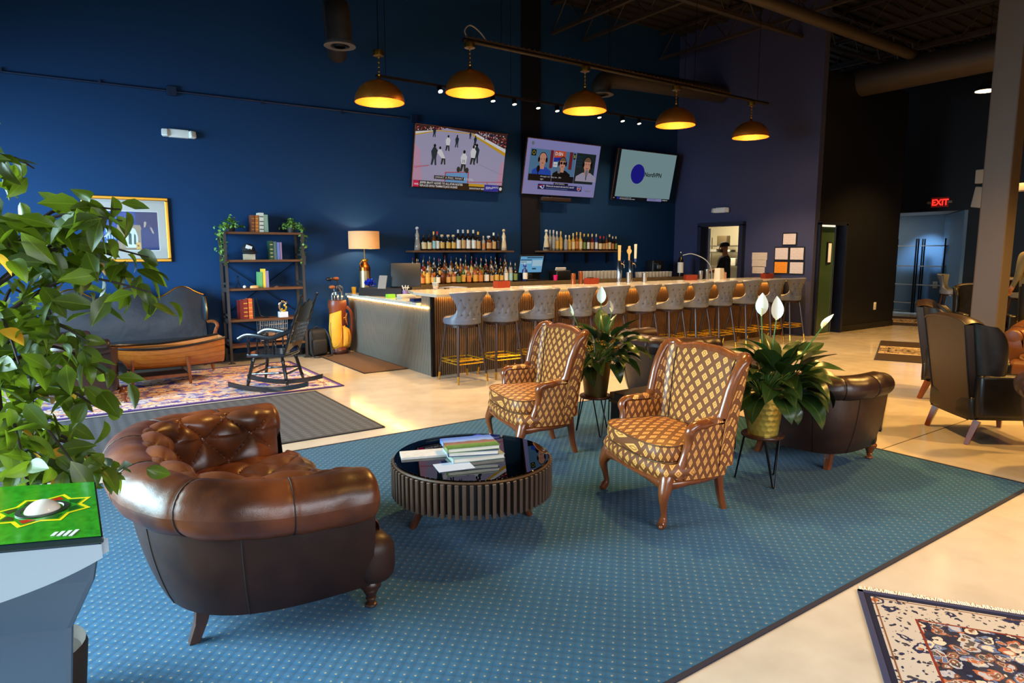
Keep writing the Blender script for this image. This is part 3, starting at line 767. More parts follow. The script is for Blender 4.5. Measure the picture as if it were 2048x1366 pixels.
# rear legs at (6.10,2.155) and (6.486,2.62): facing (.77,-.64)
wc = wing_chair('black leather wing chair nearest the camera on the right, seen from behind', (6.51, 2.19, 0), atan2(-.64, .77)+pi/2)
dup(wc, (7.98, 2.98, 0), atan2(-.95, .32)+pi/2, 'black leather wing chair behind the nearest wing chair, seen from its side')
dup(wc, (12.3, 4.35, 0), atan2(-.6, -.8)+pi/2, 'black leather wing chair farthest back, standing near the blue lit alcove')

# tan tufted club chair behind the post, brown chair cut by the right edge
TAN = leather('tan_leather', (108, 66, 38), (72, 42, 24), .36)
tn = tub_chair('tufted_chair', 'tan tufted leather chair with nailhead trim behind the post', (9.05, 2.38, 0), radians(190), a=.7, b=.46, r=.09, zc=.72, zarm=.60, inl=TAN, outl=TAN, squared=3.2)
dup(c2, (5.62, 1.12, 0), radians(-150), 'reddish brown leather club chair cut off by the right edge')

# ---- black camelback settee under the picture
def settee():
    t = thing('settee', 'black leather camelback settee with brass nailheads under the framed picture', 'sofa', (.82, 9.72, 0))
    hw = .92
    def top(x): return 1.03+.07*cos(x/hw*pi*2.9)*(1 if abs(x) < .75 else .8)+.02-.01*abs(x)
    def bk(off):
        def f(u, v):
            x = (u*2-1)*(hw-.02); z = lerp(.36, top(x), v); return Vector((x, .19+.10*v+off-(.035*sin(v*pi)*(1-(u*2-1)**4) if off < 0 else 0), z))
        return f
    LE = M('black_settee_leather', (34, 37, 44), .38, bump=.3, bscale=8, bdist=.02)
    mb = MB(); mb.surf(bk(-.05), 60, 16); f1, f2 = bk(-.05), bk(.06); mb.surf(f2, 60, 8); mb.surf(lambda u, v: Vector(f1(u, 1)).lerp(Vector(f2(u, 1)), v), 60, 2)
    mb.build('backrest', LE, t)
    mb = MB(); mb.tube([Vector(f1(k/80, 1))+Vector((0, -.004, .0)) for k in range(81)], .008, 6); mb.tube([Vector(f1(k/80, .02))+Vector((0, -.006, .0)) for k in range(81)], .006, 6); mb.build('nailhead_trim', BRASS, t)
    mb = MB(); mb.rbox((0, -.07, .36), (1.78, .58, .13), .05, n=4); mb.build('seat_cushion', LE, t)
    mb = MB(); mb.rbox((0, -.06, .27), (1.80, .58, .07), .015); mb.build('seat_rail', CHERRY, t)
    for sg in (-1, 1):
        def wing(u, v):
            z = lerp(.62, top(hw)-.02, v); d = .16*sin(.5+v*2.2)
            return Vector((sg*(hw-.01)+.03*sin(2*pi*u), .27-d*(.5-.5*cos(2*pi*u)), z))
        mb = MB(); mb.surf(wing, 20, 10, True); mb.poly([wing(k/20, 1) for k in range(20)]); mb.build('wing', LE, t)
        mb = MB(); mb.tube([Vector(wing(.5, k/12))+Vector((sg*.004, -.004, 0)) for k in range(13)], .007, 6); mb.build('nailhead_trim', BRASS, t)
        P = catmull([(sg*.93, .16, .62), (sg*.96, .02, .635), (sg*.98, -.10, .62), (sg*.985, -.14, .585), (sg*.97, -.12, .54), (sg*.945, -.14, .46), (sg*.96, -.17, .38), (sg*.95, -.19, .30)], 5)
        mb = MB(); mb.tube(P, .024, 8); mb.build('arm_frame', CHERRY, t)
        P = catmull([(sg*.87, -.30, .28), (sg*.885, -.32, .2), (sg*.865, -.30, .1), (sg*.875, -.325, .02)], 5)
        mb = MB(); mb.tube(P, [.036-.018*k/(len(P)-1) for k in range(len(P))], 8); mb.build('leg', CHERRY, t)
        P = catmull([(sg*.85, .18, .28), (sg*.86, .2, .15), (sg*.87, .25, 0)], 4)
        mb = MB(); mb.tube(P, .024, 8); mb.build('leg', CHERRY, t)
    return t
settee()

# ---- black rocking chair
def rocker():
    # local: faces -y
    t = thing('rocking_chair', 'black spindle-back rocking chair on the purple patterned rug', 'rocking chair', (2.06, 7.72, 0), atan2(.62, -.78)+pi/2)
    BK = M('black_lacquer', (20, 20, 23), .22, coat=.5)
    def rk(x): return [Vector((x, y, .035+.30*(y+.03)**2)) for y in [(-.46+.92*k/24) for k in range(25)]]
    for sg in (-1, 1):
        P = rk(sg*.235); mb = MB(); vs = []; 
        for p in P:
            for dx, dz in ((-.013, -.03), (.013, -.03), (.013, .022), (-.013, .022)): vs.append(p+Vector((dx, 0, dz)))
        mb.add(vs, [(3, 2, 1, 0), (96, 97, 98, 99)]+[(i*4+k, i*4+(k+1) % 4, i*4+4+(k+1) % 4, i*4+4+k) for i in range(24) for k in range(4)]); mb.build('rocker', BK, t, smooth=False)
    def turned(name, a, b, r, beads=3):
        a = Vector(a); b = Vector(b); n = 22; pts = [a.lerp(b, k/n) for k in range(n+1)]
        rs = [r*(.72+.28*sin(k/n*pi)+.22*(1 if k in (3, 4, 18, 19) else 0)) for k in range(n+1)]
        mb = MB(); mb.tube(pts, rs, 8); return mb.build(name, BK, t)
    for sg in (-1, 1):
        turned('leg', (sg*.235, -.24, .07), (sg*.19, -.17, .40), .021); turned('leg', (sg*.235, .22, .07), (sg*.18, .15, .40), .021)
        turned('stretcher', (sg*.215, -.22, .2), (sg*.215, .19, .22), .013)
    for y, z in ((-.21, .19), (-.20, .26), (.19, .2)): turned('stretcher', (-.21, y, z), (.21, y, z), .013)
    mb = MB(); mb.prism([(-.235, -.24), (-.12, -.265), (.12, -.265), (.235, -.24), (.25, -.1), (.225, .2), (.1, .225), (-.1, .225), (-.225, .2), (-.25, -.1)], .04, c=(0, 0, .395)); mb.build('seat', BK, t, smooth=False, bevel=.012)
    def B(x, z):    # reclined back plane
        return Vector((x, .19+(z-.43)*.36, z))
    for sg in (-1, 1):
        a, b = B(sg*.205, .43), B(sg*.235, 1.10); n = 30; pts = [a.lerp(b, k/n) for k in range(n+1)]
        mb = MB(); mb.tube(pts, [.017*(1+.35*(1 if k in (8, 9, 14, 15, 20, 21, 29) else 0)-(.35 if k == 28 else 0)) for k in range(n+1)], 8); mb.build('back_post', BK, t)
    def panel(name, zlo, zhi):
        mb = MB()
        for d in (-.008, .008):
            mb.surf(lambda u, v: B((u*2-1)*.215, lerp(zlo(u*2-1), zhi(u*2-1), v))+Vector((0, d+.02*(1-(u*2-1)**2), 0)), 24, 4)
        mb.surf(lambda u, v: B((u*2-1)*.215, zhi(u*2-1))+Vector((0, lerp(-.008, .008, v)+.02*(1-(u*2-1)**2), 0)), 24, 1); mb.build(name, BK, t)
    panel('crest_panel', lambda x: .78, lambda x: 1.0+.03*cos(x*pi*1.2)+.012*cos(x*14))
    panel('lower_slat', lambda x: .475+.03*cos(x*3), lambda x: .56)
    for i in range(11):
        x = (i-5)*.036; a, b = B(x, .55)+Vector((0, .02, 0)), B(x*1.08, .79)+Vector((0, .02, 0)); n = 16
        mb = MB(); mb.tube([a.lerp(b, k/n) for k in range(n+1)], [.0065+.003*(k % 3 == 1) for k in range(n+1)], 6); mb.build('spindle', BK, t)
    for sg in (-1, 1):
        P = catmull([B(sg*.215, .70), Vector((sg*.235, .18, .655)), Vector((sg*.25, .06, .615)), Vector((sg*.255, -.10, .64)), Vector((sg*.255, -.22, .645)), Vector((sg*.255, -.31, .60))], 6)
        mb = MB(); mb.tube(P, .027, 8, flat=.55); mb.build('armrest', BK, t)
        turned('arm_post', (sg*.24, -.2, .43), (sg*.25, -.2, .63), .017)
        for y in (-.1, -.01, .08): turned('arm_spindle', (sg*.238, y, .43), (sg*.25, y, .615), .010)
    return t
rocker()

# ---- bar stools
GREYL = M('grey_leather', (98, 104, 120), .38, bump=.15, bscale=90)
def stool(label):
    # local: faces +y (to the bar), z up
    t = thing('bar_stool', label, 'bar stool', (0, 0, 0), 0, 'bar stools along the bar counter')
    NB = 7
    def A(v): return interp([0, .08, .16, .24, .34, .46, .6, .8, 1.], [122, 116, 98, 70, 52, 46, 47, 54, 60], v)
    def R_(v): return interp([0, .25, .45, .7, 1.], [.225, .225, .222, .25, .305], v)
    def shell(off):
        def f(u, v):
            a = radians(A(v))*(u*2-1); r = R_(v)+off; z = .715+.375*v+(.012*cos(a*1.7) if v > .9 else 0)
            if off == 0:
                uu = (u*2-1)*A(v)/11.; vv = (v-.30)/.24+1; d = (abs(sin(pi*(uu+vv)/2))*abs(sin(pi*(uu-vv)/2)))**.5; d = lerp(.8, d, sstep(v, .1, .25)*(1-sstep(v, .85, .97)))
                r += .010*d-.005
            return Vector((r*sin(a)*1.02, .03-r*cos(a)*.92, z))
        return f
    f1, f2 = shell(0), shell(-.05)
    mb = MB(); mb.surf(f1, 60, 30); mb.surf(lambda u, v: f2(1-u, v), 30, 14)
    mb.surf(lambda u, v: Vector(f1(u, 1)).lerp(Vector(f2(u, 1)), v)+Vector((0, 0, .016*sin(v*pi))), 60, 5)
    for s in (0, 1): mb.surf(lambda u, v: Vector(f1(s, u)).lerp(Vector(f2(s, u)), v)+Vector((0, .014*sin(v*pi), 0)), 30, 4)
    mb.build('backrest', GREYL, t)
    bt = None; BT = M('grey_button', (74, 72, 76), .4)
    for j, v in enumerate((.30, .54, .78)):
        A0 = A(v); 
        for i in range(4 if j != 1 else 3):
            ang = (i-1.5)*22 if j != 1 else (i-1)*22
            u = (ang/A0+1)/2; q = f1(u, v)
            if bt is None: mb = MB(); mb.ball((0, 0, 0), .013, 8, 5); bt = mb.build('button', BT, t, loc=q)
            else: inst(bt, t, loc=q)
    mb = MB(); mb.lathe([(.19, .70), (.222, .715), (.232, .74), (.228, .775), (.20, .795), (.001, .80)], (0, .045, 0), 28, 1, 1.02); mb.build('seat', GREYL, t)
    mb = MB(); mb.lathe([(.17, .665), (.19, .67), (.19, .70), (.17, .70)], (0, .04, 0), 24); mb.build('seat_frame', DARKLEG, t)
    for sx in (-1, 1):
        for sy in (-1, 1):
            a = Vector((sx*.145, .035+sy*.14, .69)); b = Vector((sx*.21, .035+sy*.235, 0)); q = a.lerp(b, .86)
            mb = MB(); mb.tube([a, q], [.020, .014], 8); lg = mb.build('leg', DARKLEG, t)
            mb = MB(); mb.tube([q, b], [.0145, .011], 8); mb.build('ferrule', BRASS, lg)
    def rect(z, k):
        return [Vector((sx*.19*k, .035+sy*.205*k, z)) for sx, sy in ((-1, -1), (1, -1), (1, 1), (-1, 1))]
    mb = MB()
    for z in (.235, .275):
        r = rect(z, .97); 
        for i in range(4): mb.tube([r[i], r[(i+1) % 4]], .008, 6)
    mb.tube([(-.185, .0, .255), (.185, .0, .255)], .007, 6); mb.tube([(-.185, .1, .255), (.185, .1, .255)], .007, 6)
    mb.build('footrest', GOLD, t)
    return t
SX = [4.09, 4.655, 5.24, 5.90, 6.53, 7.17, 7.78, 8.37, 8.96, 9.64, 10.31, 10.93]
ORD = ['first', 'second', 'third', 'fourth', 'fifth', 'sixth', 'seventh', 'eighth', 'ninth', 'tenth', 'eleventh', 'twelfth']
s0 = None
for i, x in enumerate(SX):
    lb = 'grey tufted bar stool, %s from the left along the bar' % ORD[i]
    if i == 0: lb = 'grey tufted bar stool with brass footrest nearest the bar corner'
    if i == 11: lb = 'grey tufted bar stool at the far right end of the bar'
    y = 6.89; rz = (.02, -.06, .04, .0, .03, -.05, .0, .04, -.03, .02, .05, -.04)[i]
    if s0 is None: s0 = stool(lb); s0.location = (x, y, 0); s0.rotation_euler = (0, 0, rz)
    else: dup(s0, (x, y, 0), rz, lb)
# one more seat back behind the counter near its left corner
BARCH = dup(s0, (4.95, 8.55, -.06), pi*.98, 'grey stool with smooth top behind the counter corner')
BARCH['group'] = 'bar stools along the bar counter'
# ------------------------------------------------------------------ rugs and mats
def rug(name, label, cat, loc, rz, hx, hy, th, mat, edge=None, parts=True):
    t = thing(name, label, cat, loc, rz)
    mb = MB(); n = 1
    mb.surf(lambda u, v: Vector(((u*2-1)*hx, (v*2-1)*hy, th)), 8, 8, uvfn=lambda u, v: ((u*2-1)*hx, (v*2-1)*hy))
    mb.build('pile', mat, t, smooth=False)
    P = [(-hx, -hy), (hx, -hy), (hx, hy), (-hx, hy)]
    mb = MB()
    for i in range(4):
        a, b = Vector(P[i]), Vector(P[(i+1) % 4]); c = (a+b)/2; d = b-a
        mb.box((c.x, c.y, th/2+.0005), (d.length+.02, .022, th+.003), Rz(atan2(d.y, d.x)))
    mb.build('binding', edge or M('dark_binding', (22, 24, 44), .8), t, smooth=False)
    return t
CARPET = blue_carpet()
rug('blue_carpet', 'large blue area carpet with a lattice of gold dots', 'carpet', (2.2, 3.325, 0), 0, 3.13, 1.83, .005, CARPET)
PAL = [(40, 44, 74), (170, 92, 54), (206, 194, 172), (92, 108, 146), (120, 72, 46), (170, 172, 184), (74, 66, 66)]
pm = rug_mat('oriental_rug_front', .62, .95, (30, 32, 52), (186, 178, 168), PAL, .16, 22., .12)
rug_dir = atan2(.924-1.456, 3.365-2.996)        # fringed end runs along this
# corner at (2.99,1.46)
uu = Vector((cos(rug_dir), sin(rug_dir))); vv = Vector((2.30-2.996, 1.112-1.456)).normalized(); 
ang = atan2(uu.y, uu.x); hx, hy = .62, .95
ctr = Vector((2.975, 1.435))+uu*hx+Vector((uu.y, -uu.x))*hy
r_ = rug('oriental_rug', 'navy and cream oriental rug with white fringe in the lower right corner', 'rug', (ctr.x, ctr.y, 0), ang, hx, hy, .008, pm, M('navy_binding', (40, 44, 78), .9))
fr = MB(); random.seed(3)
for i in range(150):
    x = -hx+2*hx*(i+.5)/150; fr.box((x, hy+.028+random.uniform(-.006, .008), .004), (.005, .045, .004), Rz(random.uniform(-.25, .25)))
fo = fr.build('fringe', M('white_fringe', (225, 220, 212), .9), r_, smooth=False); fo['kind'] = 'stuff'
PAL2 = [(92, 78, 62), (150, 126, 96), (60, 48, 40), (176, 156, 124), (110, 92, 74)]
cm = rug_mat('oriental_rug_brown', .5, .85, (54, 42, 34), (200, 180, 146), PAL2, .13, 12.)
rug('oriental_rug', 'cream and brown oriental rug beyond the chairs, nearest the hallway wall', 'rug', (11.07, 4.87, 0), radians(24), 1.2, .42, .008, cm)
rug('oriental_rug', 'cream and brown oriental rug behind the chocolate club chair and planter', 'rug', (6.66, 3.58, 0), radians(24), 1.03, .42, .008, cm)
rug('oriental_rug', 'small cream oriental rug lying farthest away at the alcove entrance', 'rug', (15.9, 7.2, 0), radians(20), 1.1, .42, .008, cm)
PALP = [(66, 54, 130), (214, 132, 62), (220, 196, 170), (104, 124, 180), (196, 140, 120), (226, 164, 64), (170, 180, 200)]
pp = rug_mat('purple_rug', 1.8, 1.06, (104, 84, 150), (240, 210, 176), PALP, .10, 9., .6, 1.)
rug('patterned_rug', 'purple and orange patterned rug under the rocking chair', 'rug', (.93, 8.50, 0), 0, 1.81, 1.075, .009, pp, M('purple_binding', (52, 30, 84), .9))
def mat_weave():
    m, nt, b = base('grey_ribbed_mat', .85); v = coords(nt, 'Object'); s = sep(nt, v)
    a = math_(nt, 'ABSOLUTE', math_(nt, 'SUBTRACT', math_(nt, 'FRACT', math_(nt, 'MULTIPLY', s[0], 11.)), .5)); c = math_(nt, 'ABSOLUTE', math_(nt, 'SUBTRACT', math_(nt, 'FRACT', math_(nt, 'MULTIPLY', s[1], 16.)), .5))
    n = noise(nt, v, 220.); k = math_(nt, 'ADD', math_(nt, 'MULTIPLY', math_(nt, 'GREATER_THAN', math_(nt, 'MULTIPLY', a, c), .075), .35), math_(nt, 'MULTIPLY', n, .7))
    L(nt, mixc(nt, k, lin((32, 35, 40)), lin((92, 97, 104))), b.inputs['Base Color']); bumpn(nt, b, k, .6, .006); return m
rug('entrance_mat', 'grey ribbed entrance mat running behind the tufted leather seat', 'mat', (.25, 6.358, 0), 0, 2.11, .944, .01, mat_weave(), M('rubber_edge', (30, 32, 36), .7))
rug('floor_mat', 'brown mat lying along the short side of the bar', 'mat', (3.57, 8.95, 0), 0, .305, .91, .009, M('brown_mat', (88, 64, 42), .95, var=.25, vscale=60, bump=.5, bscale=300), M('brown_mat_edge', (52, 38, 26), .9))

# ------------------------------------------------------------------ round coffee table
def coffee_table():
    t = thing('coffee_table', 'round fluted dark wood coffee table with a glass top', 'coffee table', (1.915, 3.15, 0))
    R = .46; zt = .405
    FL = wood('fluted_wood', (36, 25, 20), (86, 66, 52), .45, (20, 20, 4))
    TOPW = M('dark_table_inside', (26, 20, 18), .35, bump=.1, bscale=40)
    mb = MB(); mb.lathe([(R-.03, .215), (R-.028, .385), (R-.055, .385), (R-.055, .31), (.001, .31)], n=64); mb.build('drum', TOPW, t)
    mb = MB(); mb.box((R-.014, 0, .295), (.034, .020, .185)); sl = mb.build('slat', FL, t, smooth=False, bevel=.003)
    N = 74
    for k in range(N):
        a = 2*pi*k/N
        if k == 0: continue
        o = inst(sl, t, rot=(0, 0, a))
    mb = MB(); mb.lathe([(R-.058, .385), (R-.012, .385), (R-.006, .392), (R-.012, .399), (R-.058, .396)], n=72); rim = mb.build('rim', wood('rim_wood', (38, 26, 20), (92, 66, 46), .4, (9, 9, 9)), t)
    mb = MB(); mb.box((R-.034, 0, .3995), (.004, .004, .004)); bd = mb.build('bead', CHERRY, rim, smooth=False)
    for k in range(1, 90): inst(bd, rim, rot=(0, 0, 2*pi*k/90))
    mb = MB(); mb.lathe([(.001, .400), (R-.018, .400), (R-.014, .404), (R-.018, .408), (.001, .408)], n=72); mb.build('glass_top', PANE, t)
    for a in (159, 342, 107, 45):
        a = radians(a); mb = MB(); mb.tube([(cos(a)*.24, sin(a)*.24, .23), (cos(a)*.35, sin(a)*.35, 0)], [.028, .021], 12); mb.build('leg', WALNUT, t)
    return t
coffee_table()
def coverbook(name, label, loc, rz, w, h, th, cover, spine=None, pages=True):
    t = thing(name, label, 'book', loc, rz)
    mb = MB(); mb.box((0, 0, th/2), (w-.008, h-.01, th-.006)); mb.build('pages', PAPER, t, smooth=False)
    mb = MB(); mb.box((0, 0, th-.0015), (w, h, .003)); mb.box((0, 0, .0015), (w, h, .003)); mb.box((-w/2, 0, th/2), (.003, h, th)); mb.build('cover', cover, t, smooth=False)
    return t
def landscape_cover():
    m, nt, b = base('photo_cover', .2); v = coords(nt, 'Generated'); s = sep(nt, v)
    n = noise(nt, v, 7., 6.); f = math_(nt, 'ADD', s[1], math_(nt, 'MULTIPLY_ADD', n, .25)); f = math_(nt, 'ADD', s[1], math_(nt, 'MULTIPLY', n, .25))
    r = ramp(nt, f, [(.12, (64, 104, 24)), (.42, (104, 134, 50)), (.5, (150, 104, 80)), (.66, (120, 84, 70)), (.74, (140, 164, 210)), (1.1, (88, 120, 196))]); L(nt, r.outputs[0], b.inputs['Base Color']); return m
bz = .409
ba = radians(14-35)
coverbook('book', 'lower white edged art book at the base of the coffee table stack', (1.915, 3.135, bz), ba+.12, .30, .235, .026, M('grey_cover', (150, 165, 160), .4))
coverbook('book', 'middle cream book with a navy cover in the coffee table stack', (1.91, 3.15, bz+.027), ba-.05, .285, .225, .026, M('navy_cover', (24, 44, 100), .3))
coverbook('book', 'top book with a photo of green fairway and town on the coffee table', (1.90, 3.15, bz+.054), ba+.06, .30, .22, .024, landscape_cover())
coverbook('book', 'small blue book poking out behind the coffee table stack', (2.03, 3.26, bz), ba+.7, .14, .13, .05, M('bright_blue_cover', (30, 50, 180), .3))
mb = MB(); mb.box((0, 0, .006), (.26, .13, .012)); o = mb.build('leaflet', M('leaflet_print', (196, 190, 184), .6, var=.1, vscale=30), smooth=False, loc=(1.68, 3.30, bz)); o.rotation_euler = (0, 0, radians(-20)); tag(o, 'pale folded leaflet lying at the left edge of the coffee table', 'leaflet')
mb = MB(); mb.box((0, 0, .001), (.2, .14, .002)); o = mb.build('leaflet', M('sheet_print', (168, 178, 196), .5), smooth=False, loc=(1.72, 3.02, bz)); o.rotation_euler = (0, 0, radians(-14)); tag(o, 'thin bluish sheet lying at the front of the coffee table', 'leaflet')

# ------------------------------------------------------------------ plant stands, gold planters, peace lilies
def gold_planter_mat():
    m, nt, b = base('hammered_gold', .3); b.inputs['Metallic'].default_value = .55; b.inputs['Base Color'].default_value = lin((206, 176, 78))+(1,)
    return m
HGOLD = gold_planter_mat()
def stand(label, loc):
    t = thing('plant_stand', label, 'plant stand', loc, 0, 'hairpin plant stands')
    mb = MB(); mb.lathe([(.001, .318), (.135, .318), (.14, .324), (.14, .332), (.135, .338), (.001, .338)], n=32); mb.build('plate', WALNUT, t)
    for a in (245, 5, 125):
        a = radians(a); e = Vector((cos(a), sin(a), 0)); s = Vector((-sin(a), cos(a), 0))
        mb = MB(); mb.tube([e*.115+s*.055+Vector((0, 0, .32)), e*.165+s*.008+Vector((0, 0, .01)), e*.168+Vector((0, 0, .005)), e*.165-s*.008+Vector((0, 0, .01)), e*.115-s*.055+Vector((0, 0, .32))], .0055, 6); mb.build('leg', BLACKM, t)
    return t
stand('black hairpin plant stand under the hammered gold planter, right of the armchair', (3.91, 2.61, 0))
st2 = stand('black hairpin plant stand behind the farther patterned armchair', (3.80, 4.18, 0))
def planter(label, loc, h=.27, ham=True):
    t = thing('planter', label, 'planter', loc)
    ro = lambda v: lerp(.098, .132, v)
    def f(u, v):
        a = u*2*pi; row = v*7.; ph = (mfloor(row) % 2)*.5; fu = (u*18+ph) % 1-.5; fv = row % 1-.5
        d = .006*max(0, .32-(fu*fu+fv*fv)) if ham else 0
        r = ro(v)-d; return Vector((r*cos(a), r*sin(a), v*h))
    mb = MB(); mb.surf(f, 144, 56, True); mb.surf(lambda u, v: Vector((cos(u*2*pi)*lerp(.132, .122, v), sin(u*2*pi)*lerp(.132, .122, v), h-.0-.04*v*v)), 48, 3, True); mb.poly([(cos(k/24*2*pi)*.098, sin(k/24*2*pi)*.098, 0.0) for k in range(24)]); mb.build('pot', HGOLD if ham else M('dull_gold', (120, 98, 52), .4, .8), t)
    mb = MB(); mb.lathe([(.001, h-.035), (.123, h-.04)], n=24); mb.build('soil', M('potting_soil', (34, 24, 18), .95, bump=.6, bscale=80), t)
    return t
planter('hammered gold planter holding the nearer peace lily', (3.91, 2.61, .3385))
planter('plain gold planter holding the peace lily behind the farther armchair', (3.80, 4.18, .3385), .30, False)
def leafm(name, c1, c2, vein, rough=.35, yscale=24., trans=.0):
    m, nt, b = base(name, rough); v = coords(nt, 'UV'); s = sep(nt, v)
    oi = nd(nt, 'ShaderNodeObjectInfo')
    mid = math_(nt, 'LESS_THAN', math_(nt, 'ABSOLUTE', s[0]), .05)
    w = math_(nt, 'ADD', math_(nt, 'MULTIPLY', s[1], yscale), math_(nt, 'MULTIPLY', math_(nt, 'ABSOLUTE', s[0]), -8.))
    st = math_(nt, 'GREATER_THAN', math_(nt, 'FRACT', w), .78)
    c = mixc(nt, oi.outputs['Random'], lin(c1), lin(c2)); f = math_(nt, 'MULTIPLY', math_(nt, 'MAXIMUM', mid, st), .45)
    L(nt, mixc(nt, f, c, lin(vein)), b.inputs['Base Color']); bumpn(nt, b, st, .3, .002)
    if trans:
        nt2 = nt; tl = nd(nt, 'ShaderNodeBsdfTranslucent'); tl.inputs[0].default_value = lin(vein)+(1,); mx = nd(nt, 'ShaderNodeMixShader'); mx.inputs[0].default_value = trans
        out = nt.nodes['Material Output']; L(nt, b.outputs[0], mx.inputs[1]); L(nt, tl.outputs[0], mx.inputs[2]); L(nt, mx.outputs[0], out.inputs[0])
    return m
LILY = leafm('lily_leaf', (16, 46, 20), (34, 66, 26), (110, 120, 40), .28, 12.)
SPATHE = M('white_spathe', (226, 226, 208), .45); STEMG = M('green_stem', (62, 104, 36), .5)
def leaf_mesh(L_, W_, droop, fold, mat, name, tipw=1.2, nu=6, nv=9, wav=.0):
    mb = MB()
    def f(u, v):
        x = u*2-1; w = W_*(sin(pi*v**.8))**.85*(1-.15*v) if v < 1 else 0
        y = L_*v; ang = droop*v
        # arc
        if abs(droop) > 1e-4: yy = L_/droop*sin(ang); zz = L_/droop*(cos(ang)-1)
        else: yy, zz = y, 0
        return Vector((x*w, yy, zz+abs(x)*w*fold+wav*sin(v*14)*abs(x)))
    mb.surf(f, nu, nv, uvfn=lambda u, v: (u*2-1, v)); return mb.mesh(name, mat)
def lily(label, loc, flowers, n=46, R=.30, seed=1, lean=(0, 0)):
    random.seed(seed)
    t = thing('peace_lily', label, 'plant', loc, 0, None)
    ms = [leaf_mesh(.25, .066, d, .35, LILY, 'leaf', wav=.003) for d in (.6, 1.1, 1.6, 2.0)]
    for i in range(n):
        a = i*2.39996+random.uniform(-.25, .25); k = (i+.5)/n
        el = radians(lerp(78, 5, k**.8)); stem = lerp(.26, .14, k)*random.uniform(.85, 1.15)
        base_ = Vector((cos(a)*.05*k, sin(a)*.05*k, 0)); d = Vector((cos(a)*cos(el), sin(a)*cos(el), sin(el)))
        p1 = base_+d*stem+Vector((lean[0]*stem, lean[1]*stem, 0)); 
        mb = MB(); mid = base_.lerp(p1, .5)+Vector((0, 0, .02)); mb.tube([base_, mid, p1], [.004, .0035, .003], 5); 
        st = mb.build('stem', STEMG, t)
        o = bpy.data.objects.new('leaf', ms[min(3, int(k*3.2+random.random()))]); COL.objects.link(o); o.parent = t; o.location = p1
        o.rotation_euler = Euler((el*.75+random.uniform(-.15, .2), random.uniform(-.4, .4), a-pi/2), 'XYZ'); sc = random.uniform(.8, 1.2); o.scale = (sc, sc, sc)
    fm = leaf_mesh(.15, .042, -.3, .5, SPATHE, 'spathe', nu=6, nv=8)
    for (fxp, h, tilt, az, fs) in flowers:
        p0 = Vector((fxp[0]*.2, fxp[1]*.2, 0)); p1 = Vector((fxp[0], fxp[1], h)); mid = p0.lerp(p1, .5)+Vector((0, 0, .05*h))
        mb = MB(); mb.tube(catmull([p0, mid, p1], 5), .0042, 6); fl = mb.build('flower', STEMG, t)
        o = bpy.data.objects.new('spathe', fm); COL.objects.link(o); o.parent = fl; o.location = p1; o.rotation_euler = (tilt, 0, az); o.scale = (fs,)*3
        mb = MB(); d = Vector((0, 0, 1)); mb.tube([p1, p1+Vector((-sin(az)*.02, cos(az)*.02, .05*fs))], [.006, .005], 6); mb.build('spadix', M('cream_spadix', (220, 210, 140), .6), fl)
    return t
# right axis of the view is about (.82,-.57)
lily('peace lily with white flowers growing from the hammered gold planter', (3.91, 2.61, .59), [((-.02, .04, 0), .55, 1.35, 2.2, 1.05), ((.06, -.02, 0), .52, 1.35, -.6, 1.1), ((.27, -.22, 0), .47, .7, -2.0, .85)], 78, .3, 4, (.28, -.2))
lily('peace lily with pale buds growing behind the farther patterned armchair', (3.80, 4.18, .61), [((.03, -.02, 0), .52, 1.35, -.7, 1.0), ((.10, -.08, 0), .45, 1.2, .4, .7), ((-.16, .12, 0), .42, 1.1, 1.0, .7)], 56, .28, 9, (.2, -.14))

